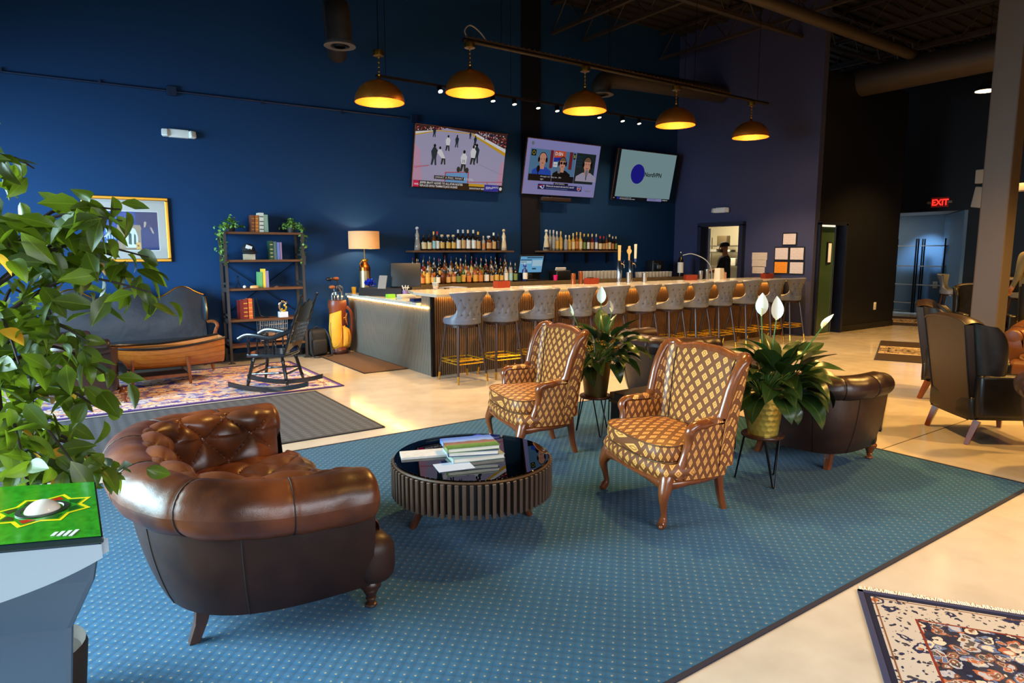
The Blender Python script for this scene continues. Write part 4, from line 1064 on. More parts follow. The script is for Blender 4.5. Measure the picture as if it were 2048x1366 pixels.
# ------------------------------------------------------------------ ficus tree on the left
FIC = leafm('ficus_leaf', (16, 40, 10), (66, 94, 16), (140, 160, 34), .36, 9., .28)
FICO = leafm('ficus_leaf_orange_lit', (190, 120, 20), (220, 150, 30), (250, 190, 60), .4, 9., .35)  # orange glow of an off-frame screen painted into the leaf colour
def ficus():
    random.seed(21)
    t = thing('ficus_tree', 'leafy green ficus tree at the left edge behind the game cabinet', 'tree', (-.16, 2.62, 0))
    BARK = M('dark_bark', (40, 28, 22), .8, bump=.5, bscale=60)
    mb = MB(); mb.tube(catmull([(0, 0, .14), (.01, .0, .6), (-.015, .01, 1.1), (.01, -.01, 1.6), (0, 0, 2.05)], 6), [.024-.0006*k for k in range(25)], 9); mb.build('trunk', BARK, t)
    mb = MB(); mb.lathe([(.13, 0), (.15, .02), (.17, .22), (.165, .24), (.15, .2), (.001, .19)], n=28); mb.build('pot', M('dark_basket', (52, 38, 28), .8, bump=.6, bscale=60), t)
    ms = [leaf_mesh(L_, W_, d, f, FIC, 'leaf', nu=4, nv=7) for L_, W_, d, f in ((.092, .024, .5, .3), (.080, .022, .9, .4), (.100, .025, .2, .2), (.075, .021, 1.2, .5))]
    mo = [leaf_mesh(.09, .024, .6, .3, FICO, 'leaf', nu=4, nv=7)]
    R_ = Vector((.82, -.57, 0)); F_ = Vector((.57, .82, 0))      # to the right / away in the room
    br = []
    # branches: (start height, tip = right, away, z)
    for h0, r, f, z in ((1.35, .50, .02, 1.44), (1.5, .46, -.05, 1.66), (1.5, .40, .05, 1.70), (1.25, .36, -.10, 1.30), (1.05, .28, .05, 1.06), (1.0, .30, -.12, .92),
                        (.9, .36, -.02, .86), (1.8, .02, -.05, 1.94), (1.5, .20, -.16, 1.58), (1.3, .22, -.2, 1.25), (1.0, .2, -.2, 1.0), (.85, .2, -.16, .78), (1.65, .03, -.14, 1.74),
                        (1.45, .32, .15, 1.55), (1.2, .26, .16, 1.14), (1.15, .10, -.2, 1.2), (1.4, .04, -.2, 1.42), (1.45, .44, .12, 1.55), (.95, .26, .1, .82),
                        (1.5, -.3, -.1, 1.6), (1.2, -.35, .1, 1.2), (1.8, -.2, .1, 2.0), (.95, -.3, 0, .9), (1.3, -.1, .3, 1.4), (1.0, -.1, .3, 1.0), (1.7, .0, .25, 1.85)):
        a = Vector((0, 0, h0)); b = R_*r+F_*f+Vector((0, 0, z)); m = a.lerp(b, .5)+Vector((0, 0, .09))
        P = catmull([a, m, b], 7); br.append(P)
        mb = MB(); mb.tube(P, [.008-.0055*k/(len(P)-1) for k in range(len(P))], 6); mb.build('branch', BARK, t)
    cnt = 0
    for bi, P in enumerate(br):
        vis = bi < 19
        for k in range(14 if vis else 4):
            s = random.uniform(.22, 1.0)**.8*(len(P)-1.001); i = int(s); p = P[i].lerp(P[i+1], s-i)+Vector((random.gauss(0, .035), random.gauss(0, .035), random.gauss(-.015, .03)))
            d = (P[min(len(P)-1, i+1)]-P[i]).normalized(); az = atan2(d.y, d.x)+random.gauss(0, .9)
            gold = vis and random.random() < .13 and p.dot(R_) < .25 and p.z < 1.6  # low leaves near the trunk get the painted orange glow
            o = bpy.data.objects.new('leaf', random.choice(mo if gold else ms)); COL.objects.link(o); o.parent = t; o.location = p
            o.rotation_euler = (random.gauss(-.95, .45), random.gauss(0, .6), az-pi/2); sc = random.uniform(.85, 1.25); o.scale = (sc,)*3; cnt += 1
    fo = MB()
    for bi, P in enumerate(br):
        for k in range(16 if bi < 19 else 14):
            s = random.uniform(.05, .92)*(len(P)-1.001); i = int(s); p = P[i].lerp(P[i+1], s-i)+Vector((random.gauss(0, .035), random.gauss(0, .05), random.gauss(-.02, .04))); R = Euler((random.gauss(-.5, .5), random.gauss(0, .7), random.uniform(0, 6.28))).to_matrix(); k_ = random.uniform(.9, 1.3)
            fo.add([p+R @ Vector(q)*k_ for q in ((0, 0, 0), (.014, .02, .004), (.024, .045, .003), (.012, .075, -.006), (0, .095, -.018), (-.012, .075, -.006), (-.024, .045, .003), (-.014, .02, .004), (0, .045, -.004))], [(0, 1, 8, 7), (1, 2, 8), (2, 3, 8), (3, 4, 8), (4, 5, 8), (5, 6, 8), (6, 7, 8)], [(0, 0), (.5, .2), (1, .5), (.5, .8), (0, 1), (-.5, .8), (-1, .5), (-.5, .2), (0, .5)])
    o = fo.build('inner_foliage', FIC, t); o['kind'] = 'stuff'
    return cnt
ficus()

# ------------------------------------------------------------------ trunk with coasters and golfer sculpture
def trunk():
    t = thing('steamer_trunk', 'black steamer trunk with brass fittings used as a table', 'trunk', (4.07, 3.56, 0), 0)
    BT = M('black_trunk', (24, 22, 22), .5, bump=.2, bscale=200)
    hx, hy, h = .26, .44, .395
    mb = MB(); mb.box((0, 0, .17), (2*hx, 2*hy, .30)); mb.build('body', BT, t, smooth=False, bevel=.006)
    mb = MB(); mb.box((0, 0, .3575), (2*hx+.012, 2*hy+.012, .075)); mb.build('lid', M('trunk_lid', (38, 33, 31), .38, bump=.1, bscale=100), t, smooth=False, bevel=.006)
    mb = MB()
    for z in (.318, .324): mb.box((-hx-.007, 0, z-.003), (.006, 2*hy+.016, .010)); mb.box((0, hy+.007, z-.003), (2*hx+.01, .006, .010))
    mb.build('edge_trim', M('aged_brass', (128, 100, 54), .45, .9), t, smooth=False)
    AB = MATS['aged_brass']
    for y in (.22,):
        mb = MB(); mb.lathe([(.001, 0), (.034, 0), (.036, .006), (.03, .012), (.001, .014)], (-hx-.008, y+.06, .295), 20, 1, .75, R=Ry(-pi/2)); mb.box((-hx-.02, y+.06, .30), (.012, .016, .07)); mb.build('latch', AB, t)
    for sy in (-1, 1):
        for z in (.05, .37):
            mb = MB(); mb.box((-hx-.002, sy*(hy-.02), z), (.014, .05, .05)); mb.build('corner_cap', AB, t, smooth=False, bevel=.004)
    for sx in (-1, 1):
        for sy in (-1, 1):
            mb = MB(); mb.lathe([(.014, 0), (.016, .01), (.012, .022)], (sx*(hx-.04), sy*(hy-.05), 0), 10); mb.build('caster', AB, t)
    st = MB(); st.ball((0, 0, 0), .004, 6, 4); s_ = st.build('stud', AB, t, loc=(-hx-.007, -.4, .345))
    for k in range(1, 10): inst(s_, t, loc=(-hx-.007, -.4+k*.09, .345))
trunk()
for i, (x, y, lb) in enumerate(((3.90, 3.74, 'white scalloped coaster on the trunk, nearer its latch'), (4.00, 3.59, 'white scalloped coaster on the trunk, nearer the golfer sculpture'))):
    mb = MB(); pr_ = [(.052*(1+.06*cos(8*a)), a) for a in [2*pi*k/48 for k in range(48)]]
    mb.prism([(r*cos(a), r*sin(a)) for r, a in pr_], .012); tag(mb.build('coaster', M('pale_stone', (196, 186, 158), .6, var=.1, vscale=20), smooth=False, loc=(x, y, .3955), bevel=.003), lb, 'coaster', 'coasters on the trunk')
def golfer():
    t = thing('golfer_sculpture', 'slim brass golfer sculpture swinging a club, standing on the trunk', 'sculpture', (4.02, 3.38, .3955))
    G = M('antique_silver', (170, 140, 96), .35, .9)
    mb = MB(); mb.lathe([(.001, 0), (.06, 0), (.062, .004), (.05, .009), (.012, .014), (.008, .02)], n=28); mb.build('base', MATS['aged_brass'], t)
    mb = MB(); mb.tube([(0, 0, .01), (0, 0, .24)], .0035, 8); mb.build('rod', G, t)
    mb = MB(); mb.ball((0, 0, .115), .031, 18, 12, sz=(1, 1, .85)); mb.lathe([(.036, .110), (.039, .113), (.036, .116)], n=24); mb.build('globe', M('copper_ball', (120, 72, 44), .35, .9), t)
    mb = MB(); mb.lathe([(.004, .16), (.018, .165), (.02, .17), (.01, .178), (.006, .19)], n=16); mb.tube([(-.05, .035, .186), (.05, -.035, .19)], .0025, 6); mb.box((-.052, .037, .18), (.003, .012, .018)); mb.build('vane', G, t)
    mb = MB(); mb.box((0, 0, .222), (.12, .012, .004), Rz(-.6)); mb.build('beam', G, t, smooth=False)
    fgr = MB()
    Rr = Vector((.82, -.57, 0))
    def P(x, z, y=0): return Rr*x+Vector((.57*y, .82*y, z))
    for pts, r in (([P(-.028, .226), P(-.022, .28), P(-.012, .33)], [.007, .008, .010]), ([P(.018, .226), P(.008, .28), P(-.008, .33)], [.007, .008, .010]),
                   ([P(-.010, .325), P(-.012, .365), P(-.006, .405), P(-.002, .42)], [.011, .010, .014, .008]), ([P(-.016, .408), P(-.034, .405), P(-.036, .43), P(-.018, .436)], [.006, .005, .0045, .004]), ([P(.006, .41), P(-.004, .428), P(-.018, .436)], [.006, .005, .004])):
        fgr.tube(catmull(pts, 4), sum([[lerp(r[i], r[i+1], k/4) for k in range(4)] for i in range(len(r)-1)], [])+[r[-1]], 7)
    fgr.ball(P(0, .432), .0115, 10, 8); fgr.build('figure', G, t)
    mb = MB(); mb.tube(catmull([P(-.02, .437), P(.02, .432), P(.055, .415), P(.07, .40)], 5), .002, 6); mb.ball(P(.072, .395), .007, 8, 6, sz=(1, 1, 1.4)); mb.build('club', G, t)
golfer()

# ------------------------------------------------------------------ golf game pedestal, lower left
def arcade():
    t = thing('game_cabinet', 'white arcade golf game pedestal with a green trackball control panel', 'arcade game', (0, 0, 0))
    z = 1.0
    # control panel board corners (counter-clockwise from the near right)
    C = [Vector((.046, 1.500)), Vector((.052, 1.885)), Vector((-.40, 2.10)), Vector((-.46, 1.70))]
    def inset(k): 
        c = sum(C, Vector((0, 0)))/4; return [c+(p-c)*k for p in C]
    mb = MB(); mb.prism([(p.x, p.y) for p in C], .014, c=(0, 0, z-.014)); mb.build('panel_board', M('dark_panel_edge', (18, 38, 40), .3), t, smooth=False, bevel=.003)
    GR = M('grass_print', (44, 132, 26), .10, var=.35, vscale=60, coat=.6)
    nt = GR.node_tree
    mb = MB(); I = inset(.985); mb.poly([(p.x, p.y, z+.0012) for p in I]); top = mb.build('panel_print', GR, t, smooth=False)
    cc = Vector((-.055, 1.735)); ax = (C[1]-C[2]).normalized(); ay = Vector((-ax.y, ax.x))
    def Q(x, y, h): q = cc+ax*x+ay*y; return (q.x, q.y, z+h)
    def star(r0, r1, h, n=8):
        return [Q((r0 if k % 2 == 0 else r1)*cos(pi*k/n), (r0 if k % 2 == 0 else r1)*sin(pi*k/n), h) for k in range(2*n)]
    Y = M('yellow_print', (226, 196, 24), .2); G2 = M('dark_green_print', (18, 74, 24), .2); RD = M('red_print', (168, 30, 16), .2); BR = M('brown_print', (58, 50, 26), .2); GY = M('grey_print', (40, 48, 40), .3)
    mb = MB(); mb.poly(star(.098, .073, .0018)); mb.build('star_emblem', Y, t, smooth=False)
    mb = MB(); mb.poly(star(.086, .064, .0022)); mb.build('star_emblem', GR, t, smooth=False)
    for k in range(8):
        a = pi/4*k; m_ = (RD if k in (2, 6) else BR if k in (3, 4, 5) else G2)
        mb = MB(); mb.poly([Q(.078*cos(a), .078*sin(a), .0026), Q(.062*cos(a+.28), .062*sin(a+.28), .0026), Q(.054*cos(a), .054*sin(a), .0026), Q(.062*cos(a-.28), .062*sin(a-.28), .0026)]); mb.build('emblem_panel', m_, t, smooth=False)
    mb = MB(); mb.lathe([(.050, .003), (.050, .0045), (.040, .005), (.038, .003)], Q(0, 0, 0), 40); mb.build('trackball_ring', GY, t)
    mb = MB(); mb.ball(Q(0, 0, -.012), .037, 28, 18); mb.build('trackball', M('white_ball', (232, 224, 214), .15), t)
    mb = MB(); c0 = C[0]*.9+C[3]*.1+ay*.035
    for k in range(4): q = c0+ax*(-.012*k); mb.box((q.x-.012, q.y, z+.0022), (.007, .03-.004*k, .001), Rz(atan2(ax.y, ax.x)))
    mb.build('striped_logo', M('logo_white', (220, 220, 215), .3), t, smooth=False)
    # white front apron with curved lower edge, and blue-grey cabinet body
    A, B = C[0]+Vector((-.004, .004)), C[3]+Vector((.0, .004))
    def apron(u, v):
        p = A.lerp(B, u); zz = lerp(z-.016, z-.085-.13*u**1.2+.04*(1-u)**6, v); out = Vector((ay.x, ay.y))*-1*0
        return Vector((p.x, p.y, zz))
    mb = MB(); mb.surf(apron, 24, 4); mb.surf(lambda u, v: apron(u, v)+Vector((ay.x*.03, ay.y*.03, 0)), 24, 4)
    side0, side1 = C[0]+Vector((-.004, .004)), C[1]+Vector((-.004, -.004))
    mb.surf(lambda u, v: Vector((lerp(side0.x, side1.x, u), lerp(side0.y, side1.y, u), lerp(z-.016, z-.047, v))), 8, 2)
    mb.build('front_apron', M('white_apron', (158, 172, 186), .35), t)
    # body
    def sec(zz):
        k = interp([0, .55, .78, .90, .985], [.62, .66, .74, .92, .98], zz)
        c = Vector((-.2, 1.8)); return [c+(p-c)*k+Vector((0.0, .03*(1-k)*2)) for p in C]
    Zs = [0, .3, .55, .70, .78, .84, .90, .985]; mb = MB()
    for zz in Zs: mb.v += [(p.x, p.y, zz) for p in sec(zz)]
    for i in range(len(Zs)-1):
        for k in range(4): mb.f.append([i*4+k, i*4+(k+1) % 4, i*4+4+(k+1) % 4, i*4+4+k]); mb.mi.append(0)
    mb.build('cabinet_body', M('blue_grey_cabinet', (58, 80, 106), .35), t, smooth=False, bevel=.012)
    mb = MB(); p = sec(.62); q = p[0].lerp(p[3], .36); mb.ball((q.x+.004, q.y-.006, .74), .008, 10, 8); mb.build('bolt', CHROME, t)
    return t
arcade()
mb = MB(); mb.box((0, 0, .36), (.28, .34, .72)); o = mb.build('wooden_crate', wood('rough_dark_wood', (50, 30, 18), (86, 52, 32), .7, (3, 3, 20)), smooth=False, loc=(-.17, 2.0, 0), bevel=.006) if False else None
# ------------------------------------------------------------------ the bar
FRONT, SIDE_X, BAR_END = 7.34, 3.897, 11.5
SLW = slat_wood('slat_oak', (92, 66, 44), (142, 106, 74)); SLG = slat_wood('slat_grey_oak', (88, 84, 76), (138, 132, 120))
SLB = M('slat_backing', (16, 13, 12), .8)
QUARTZ = M('pale_quartz', (196, 188, 172), .14, var=.05, vscale=6)
QEDGE = QUARTZ
def bar():
    t = thing('bar_counter', 'long bar clad in vertical wooden slats below a pale worktop', 'bar counter', (SIDE_X, FRONT, 0))
    mb = MB(); mb.box(((BAR_END-SIDE_X)/2, .06, .515), (BAR_END-SIDE_X-.02, .06, 1.03)); mb.build('front_panel', SLB, t, smooth=False)
    mb = MB(); mb.box((.035, 1.57, .44), (.05, 2.52, .88)); mb.build('side_panel', SLB, t, smooth=False)
    mb = MB(); mb.box((.035, .17, .515), (.05, .28, 1.03)); mb.build('side_panel', SLB, t, smooth=False)
    mb = MB(); mb.box((.0, .0, .515), (.04, .04, 1.03)); mb.build('corner_post', BLACKM, t, smooth=False)
    mb = MB(); mb.box((.05, .018, .515), (.019, .024, 1.03)); f0 = mb.build('slat', SLW, t, smooth=False)
    pitch = .0305; n = int((BAR_END-SIDE_X-.08)/pitch)
    for k in range(1, min(n, 214)): inst(f0, t, loc=(k*pitch, 0, 0))
    rest = MB()
    for k in range(214, n): rest.box((.05+k*pitch, .018, .515), (.019, .024, 1.03))
    o = rest.build('slat_remainder', SLW, t, smooth=False); o['kind'] = 'stuff'
    p2 = .0345; mb = MB(); mb.box((.0, .045, .44), (.022, .022, .878)); g0 = mb.build('slat', SLG, t, smooth=False)
    for k in range(1, 81):
        o = inst(g0, t, loc=(0, k*p2, 0))
        if .045+k*p2 < .28: o.scale = (1, 1, 1.17)
    g0.scale = (1, 1, 1.17)
    for (x0, x1, y, z, v) in ((.06, BAR_END-SIDE_X-.05, -.02, 1.016, 0),):
        mb = MB(); mb.box(((x0+x1)/2, y, z), (x1-x0, .012, .012)); mb.build('led_strip', M('led_warm', (255, 205, 120), .5, emit=42, ecol=(255, 196, 104)), t, smooth=False)
    mb = MB(); mb.box((-.02, 1.44, .872), (.014, 2.8-.06, .018)); mb.build('led_strip', MATS['led_warm'], t, smooth=False)
    for x in (.95, 3.15, 5.4): mb = MB(); mb.box((x, -.004, .72), (.03, .03, .11)); mb.build('bag_hook', BLACKM, t, smooth=False, bevel=.004)
bar()
def slab(name, label, cat, poly, z, th):
    mb = MB(); mb.prism(poly, th, c=(0, 0, z-th)); o = mb.build(name, QUARTZ, smooth=False, bevel=.004); return tag(o, label, cat)
slab('countertop', 'pale quartz worktop running the whole length of the bar', 'countertop', [(3.77, 6.99), (11.56, 6.99), (11.56, 8.04), (3.91, 8.04), (3.77, 7.6)], 1.07, .038)
slab('countertop', 'lower quartz worktop on the short left side of the bar', 'countertop', [(3.84, 7.66), (4.60, 7.66), (4.60, 10.16), (3.84, 10.16)], .925, .04)
# back bar
t = thing('back_bar', 'low dark back bar with a steel edge carrying the liquor bottles', 'cabinet', (8.0, 9.8, 0))
mb = MB(); mb.box((.05, .0, .50), (6.7, .70, 1.0)); mb.build('body', M('black_cabinet', (20, 17, 16), .4), t, smooth=False)
mb = MB(); mb.box((.05, -.02, 1.028), (6.8, .74, .05)); mb.build('top', M('dark_backbar_top', (30, 25, 22), .25), t, smooth=False)
mb = MB(); mb.box((.05, -.398, 1.025), (6.8, .012, .07)); mb.build('edge_strip', M('worn_steel_edge', (176, 150, 108), .3, .8, var=.2, vscale=5), t, smooth=False)
mb = MB(); mb.box((-2.2, .06, 1.085), (2.3, .16, .06)); mb.box((-2.2, .22, 1.115), (2.3, .16, .12)); mb.build('bottle_riser', M('riser_black', (18, 15, 14), .35), t, smooth=False)
# rear work area of the counter (rail behind the guests' side)
mb = MB(); mb.box((8.45, 8.20, .98), (5.9, .26, .03)); o = mb.build('speed_rail', M('steel_rail', (110, 98, 84), .3, .8), smooth=False); mb = MB(); mb.box((8.45, 8.2, .48), (5.9, .24, .97)); mb.build('rail_cabinet', MATS['black_cabinet'], o, smooth=False); tag(o, 'steel work rail behind the bar worktop', 'rail')

# wall shelves with bottles
SHW = wood('shelf_wood', (70, 48, 32), (122, 88, 58), .5, (2, 30, 30))
def wshelf(label, x0, x1):
    t = thing('bottle_shelf', label, 'shelf', ((x0+x1)/2, 10.19, 1.6))
    w = x1-x0; mb = MB(); mb.box((0, -.135, -.015), (w, .27, .03)); mb.build('board', SHW, t, smooth=False)
    for k in range(4):
        x = -w/2+w*(.09+.27*k); mb = MB(); mb.box((x, -.01, -.13), (.04, .012, .24)); mb.box((x, -.12, -.036), (.04, .23, .012)); mb.build('bracket', BLACKM, t, smooth=False)
wshelf('wooden wall shelf of bottles on the left, under the hockey screen', 4.93, 6.97)
wshelf('wooden wall shelf of bottles on the right, under the talk show screen', 7.63, 9.70)

GL = {k: M('bottle_'+k, c, .12, spec=.6) for k, c in dict(amber=(96, 46, 12), dark=(22, 14, 10), whiskey=(134, 70, 18), clear=(150, 146, 136), green=(24, 66, 30), blue=(40, 52, 110), gold=(190, 150, 66), red=(92, 16, 14), cream=(214, 190, 150)).items()}
LAB = {k: M('label_'+k, c, .6, var=.12, vscale=90) for k, c in dict(cream=(220, 196, 146), white=(222, 216, 204), orange=(198, 124, 56), yellow=(206, 164, 74), black=(24, 22, 22), tan=(196, 154, 96), teal=(150, 190, 190), green=(116, 132, 64), grey=(150, 146, 140)).items()}
CAPM = {k: M('cap_'+k, c, .35) for k, c in dict(black=(20, 20, 20), steel=(190, 190, 190), red=(180, 30, 24), gold=(216, 166, 60), cork=(206, 176, 126), white=(220, 214, 200), blue=(50, 70, 150), orange=(226, 120, 40)).items()}
PROT = {}
def bottle_meshes(kind, h, r):
    k = (kind, h, r)
    if k in PROT: return PROT[k]
    prof = {'whiskey': [(.001, 0), (r, .004), (r, .60), (r*.92, .65), (r*.42, .74), (r*.34, .80), (r*.34, .93)],
            'tall': [(.001, 0), (r, .004), (r, .58), (r*.8, .66), (r*.38, .74), (r*.33, .80), (r*.33, .94)],
            'wine': [(.001, 0), (r, .004), (r, .52), (r*.85, .60), (r*.42, .70), (r*.36, .78), (r*.36, .95)],
            'square': [(.001, 0), (r, .004), (r, .64), (r*.9, .70), (r*.36, .74), (r*.34, .80), (r*.34, .86)],
            'bell': [(.001, 0), (r, .004), (r*.86, .2), (r*.68, .42), (r*.56, .55), (r*.7, .62), (r*.5, .70), (r*.32, .78), (r*.34, .84)]}[kind]
    mb = MB(); mb.lathe([(a, z*h if z > .01 else z) for a, z in prof], n=14); body = mb.mesh('bottle_body', [], True)
    lo, hi = (.10, .50) if kind != 'square' else (.14, .52)
    if kind == 'bell': lo, hi = .04, .16
    mb = MB(); n = 12
    vs = []; rr = r*1.02
    for z in (lo*h, hi*h):
        for i in range(n+1):
            a = -pi/2+radians(-88+176*i/n); vs.append((rr*cos(a), rr*sin(a), z))
    mb.add(vs, [(i, i+1, n+1+i+1, n+1+i) for i in range(n)]); lab = mb.mesh('bottle_label', [], True)
    mb = MB()
    if kind == 'square': mb.lathe([(r*.3, .86*h), (r*.62, .87*h), (r*.66, .92*h), (r*.55, h), (.001, h)], n=12)
    elif kind == 'bell': mb.ball((0, 0, h*.92), r*.52, 12, 8)
    else: mb.lathe([(r*.40, .84*h), (r*.40, .985*h), (r*.3, h), (.001, h)], n=10)
    cap = mb.mesh('bottle_cap', [], True)
    mb = MB(); mb.lathe([(r*.36, .90*h), (r*.36, .94*h), (r*.16, .96*h), (r*.13, h*1.06), (r*.09, h*1.13), (.001, h*1.13)], n=8); pour = mb.mesh('pour_spout', [], True)
    PROT[k] = (body, lab, cap, pour); return PROT[k]
def bottle(label, loc, kind, h, r, glass, lab, cap, pour=None, group=None):
    t = thing('bottle', label, 'bottle', loc, random.uniform(-.3, .3), group)
    for nm, me, m in (('glass_body', 0, GL[glass]), ('label', 1, LAB.get(lab)), ('cap', 2, CAPM.get(cap)), ('pour_spout', 3, CAPM.get(pour))):
        if m is None: continue
        key = (kind, h, r, nm, m.name)
        if key not in PROT:
            me_ = bottle_meshes(kind, h, r)[me].copy(); me_.materials.append(m); PROT[key] = me_
        o = bpy.data.objects.new(nm, PROT[key]); COL.objects.link(o); o.parent = t
    return t
random.seed(11)
NTH = ORD+['thirteenth', 'fourteenth', 'fifteenth', 'sixteenth', 'seventeenth', 'eighteenth', 'nineteenth', 'twentieth', 'twenty first', 'twenty second', 'twenty third', 'twenty fourth']
UL = [(5.08, 'bell', .40, .055, 'clear', None, 'steel'), (5.2, 'whiskey', .27, .048, 'dark', 'cream', 'black'), (5.3, 'whiskey', .27, .045, 'dark', 'cream', 'black'), (5.39, 'tall', .32, .038, 'amber', 'teal', 'gold'), (5.46, 'tall', .32, .036, 'dark', 'white', 'red'),
      (5.55, 'square', .27, .044, 'dark', 'yellow', 'cork'), (5.67, 'square', .27, .044, 'dark', 'yellow', 'cork'), (5.77, 'square', .27, .044, 'dark', 'yellow', 'cork'), (5.87, 'whiskey', .36, .045, 'dark', 'white', 'steel'), (5.97, 'whiskey', .36, .043, 'dark', 'tan', 'steel'),
      (6.07, 'whiskey', .36, .045, 'dark', 'white', 'cork'), (6.18, 'whiskey', .36, .045, 'dark', 'white', 'steel'), (6.28, 'whiskey', .33, .044, 'dark', 'tan', 'gold'), (6.39, 'whiskey', .26, .036, 'clear', 'orange', 'cork'), (6.5, 'square', .26, .05, 'amber', 'tan', 'steel'),
      (6.61, 'whiskey', .32, .044, 'dark', 'tan', 'white'), (6.71, 'tall', .33, .036, 'dark', 'black', 'black'), (6.83, 'bell', .39, .058, 'cream', None, 'cork')]
def lbl(g, l): return {'whiskey': 'honey brown', 'gold': 'golden', 'dark': 'near black', 'blue': 'deep blue', 'red': 'dark red'}.get(g, g)+(' bottle with %s label' % l if l else ' bottle without label')
for i, (x, k, h, r, g, l, c) in enumerate(UL):
    s = lbl(g, l)+', %s from left on the left wall shelf' % NTH[i]
    if k == 'bell': s = 'tall clear bell shaped bottle at the left end of the left wall shelf' if i == 0 else 'pale ceramic bell shaped bottle at the right end of the left wall shelf'
    bottle(s, (x, 10.05, 1.6), k, h, r, g, l, c, None, 'bottles on the left wall shelf')
UR = [(7.81, 'bell', .40, .062, 'cream', 'black', 'white'), (7.9, 'tall', .39, .036, 'clear', None, 'steel'), (7.985, 'tall', .39, .040, 'clear', 'grey', 'steel'), (8.07, 'tall', .37, .040, 'clear', 'yellow', 'white'), (8.165, 'tall', .37, .038, 'gold', 'yellow', 'cork'),
      (8.29, 'whiskey', .30, .043, 'clear', 'grey', 'steel'), (8.38, 'whiskey', .30, .040, 'gold', 'yellow', 'cork'), (8.48, 'wine', .34, .041, 'gold', 'cream', 'cork'), (8.57, 'wine', .36, .038, 'whiskey', 'orange', 'gold'), (8.665, 'wine', .36, .042, 'gold', 'cream', 'gold'),
      (8.765, 'wine', .33, .040, 'dark', 'green', 'gold'), (8.87, 'wine', .33, .038, 'dark', 'white', 'gold'), (8.975, 'wine', .33, .040, 'red', 'tan', 'cork'), (9.085, 'wine', .33, .038, 'blue', 'white', 'cork'), (9.195, 'wine', .29, .045, 'dark', 'cream', 'red'), (9.29, 'wine', .29, .034, 'dark', 'tan', 'red'), (9.37, 'wine', .30, .036, 'amber', 'tan', 'black'),
      (9.45, 'wine', .33, .038, 'dark', 'cream', 'cork'), (9.54, 'wine', .29, .034, 'dark', 'orange', 'cork'), (9.63, 'wine', .29, .034, 'dark', 'green', 'cork')]
for i, (x, k, h, r, g, l, c) in enumerate(UR):
    s = lbl(g, l)+', %s from left on the right wall shelf' % NTH[i]
    if k == 'bell': s = 'white ceramic bell bottle with black marks at the left end of the right wall shelf'
    bottle(s, (x, 10.05, 1.6), k, h, r, g, l, c, None, 'bottles on the right wall shelf')
LX = [4.80, 4.90, 5.0, 5.095, 5.19, 5.285, 5.385, 5.485, 5.575, 5.675, 5.78, 5.905, 6.01, 6.135, 6.24, 6.34, 6.44, 6.54, 6.64, 6.74]
LF = [('whiskey', .20, .036, 'whiskey', 'orange'), ('whiskey', .22, .046, 'whiskey', 'orange'), ('whiskey', .23, .044, 'gold', 'yellow'), ('square', .22, .042, 'whiskey', 'yellow'), ('whiskey', .23, .042, 'dark', 'white'), ('whiskey', .24, .044, 'amber', None), ('whiskey', .23, .042, 'amber', 'tan'), ('square', .23, .042, 'whiskey', 'tan'), ('whiskey', .25, .046, 'dark', 'green'), ('wine', .29, .038, 'green', 'yellow'),
      ('whiskey', .26, .044, 'whiskey', 'orange'), ('whiskey', .28, .046, 'whiskey', 'yellow'), ('whiskey', .27, .048, 'whiskey', 'orange'), ('whiskey', .28, .046, 'dark', 'white'), ('whiskey', .25, .038, 'dark', 'tan'), ('square', .26, .046, 'dark', 'yellow'), ('whiskey', .24, .04, 'dark', 'yellow'), ('wine', .31, .04, 'clear', 'white'), ('wine', .30, .038, 'clear', 'teal'), ('wine', .29, .04, 'dark', 'green')]
PO = ['steel', 'steel', 'steel', 'steel', 'steel', 'red', 'steel', 'steel', 'gold', 'steel', 'steel', 'steel', 'steel', 'red', 'steel', 'steel', 'steel', 'gold', 'steel', 'steel']
for i, (x, d) in enumerate(zip(LX, LF)):
    k, h, r, g, l = d
    bottle(lbl(g, l)+', %s from left in the front row behind the bar' % NTH[i], (x, 9.56, 1.053), k, h, r, g, l, 'black', PO[i], 'bottles on the back bar')
bottle('deep blue bottle with white diamond label, right end of the front row', (6.95, 9.56, 1.053), 'square', .30, .05, 'blue', 'white', 'blue', 'steel', 'bottles on the back bar')
gls = ['amber', 'dark', 'whiskey', 'clear', 'dark', 'green', 'amber', 'gold', 'dark', 'whiskey', 'red', 'clear']; labs = ['white', 'tan', 'yellow', None, 'orange', 'cream', 'black', 'green', 'white', 'tan', 'cream', 'yellow']
ps = ['blue', 'red', 'steel', 'orange', 'steel', 'gold', 'steel', 'red', 'steel', 'white', 'steel', 'blue']
for row, (y, z, n, x0, nm) in enumerate(((9.85, 1.115, 20, 4.86, 'middle row'), (10.04, 1.175, 19, 4.98, 'rear row'))):
    for i in range(n):
        g = gls[(i*5+row*3) % 12]; l = labs[(i*7+row*2) % 12]; k = ['whiskey', 'wine', 'tall', 'whiskey'][(i+row) % 4]
        bottle(lbl(g, l)+', %s from left in the %s behind the bar' % (NTH[i], nm), (x0+i*.104+random.uniform(-.012, .012), y, z), k, .25+.02*((i*3+row) % 4), .038, g, l, 'black', ps[(i*5+row) % 12], 'bottles on the back bar')

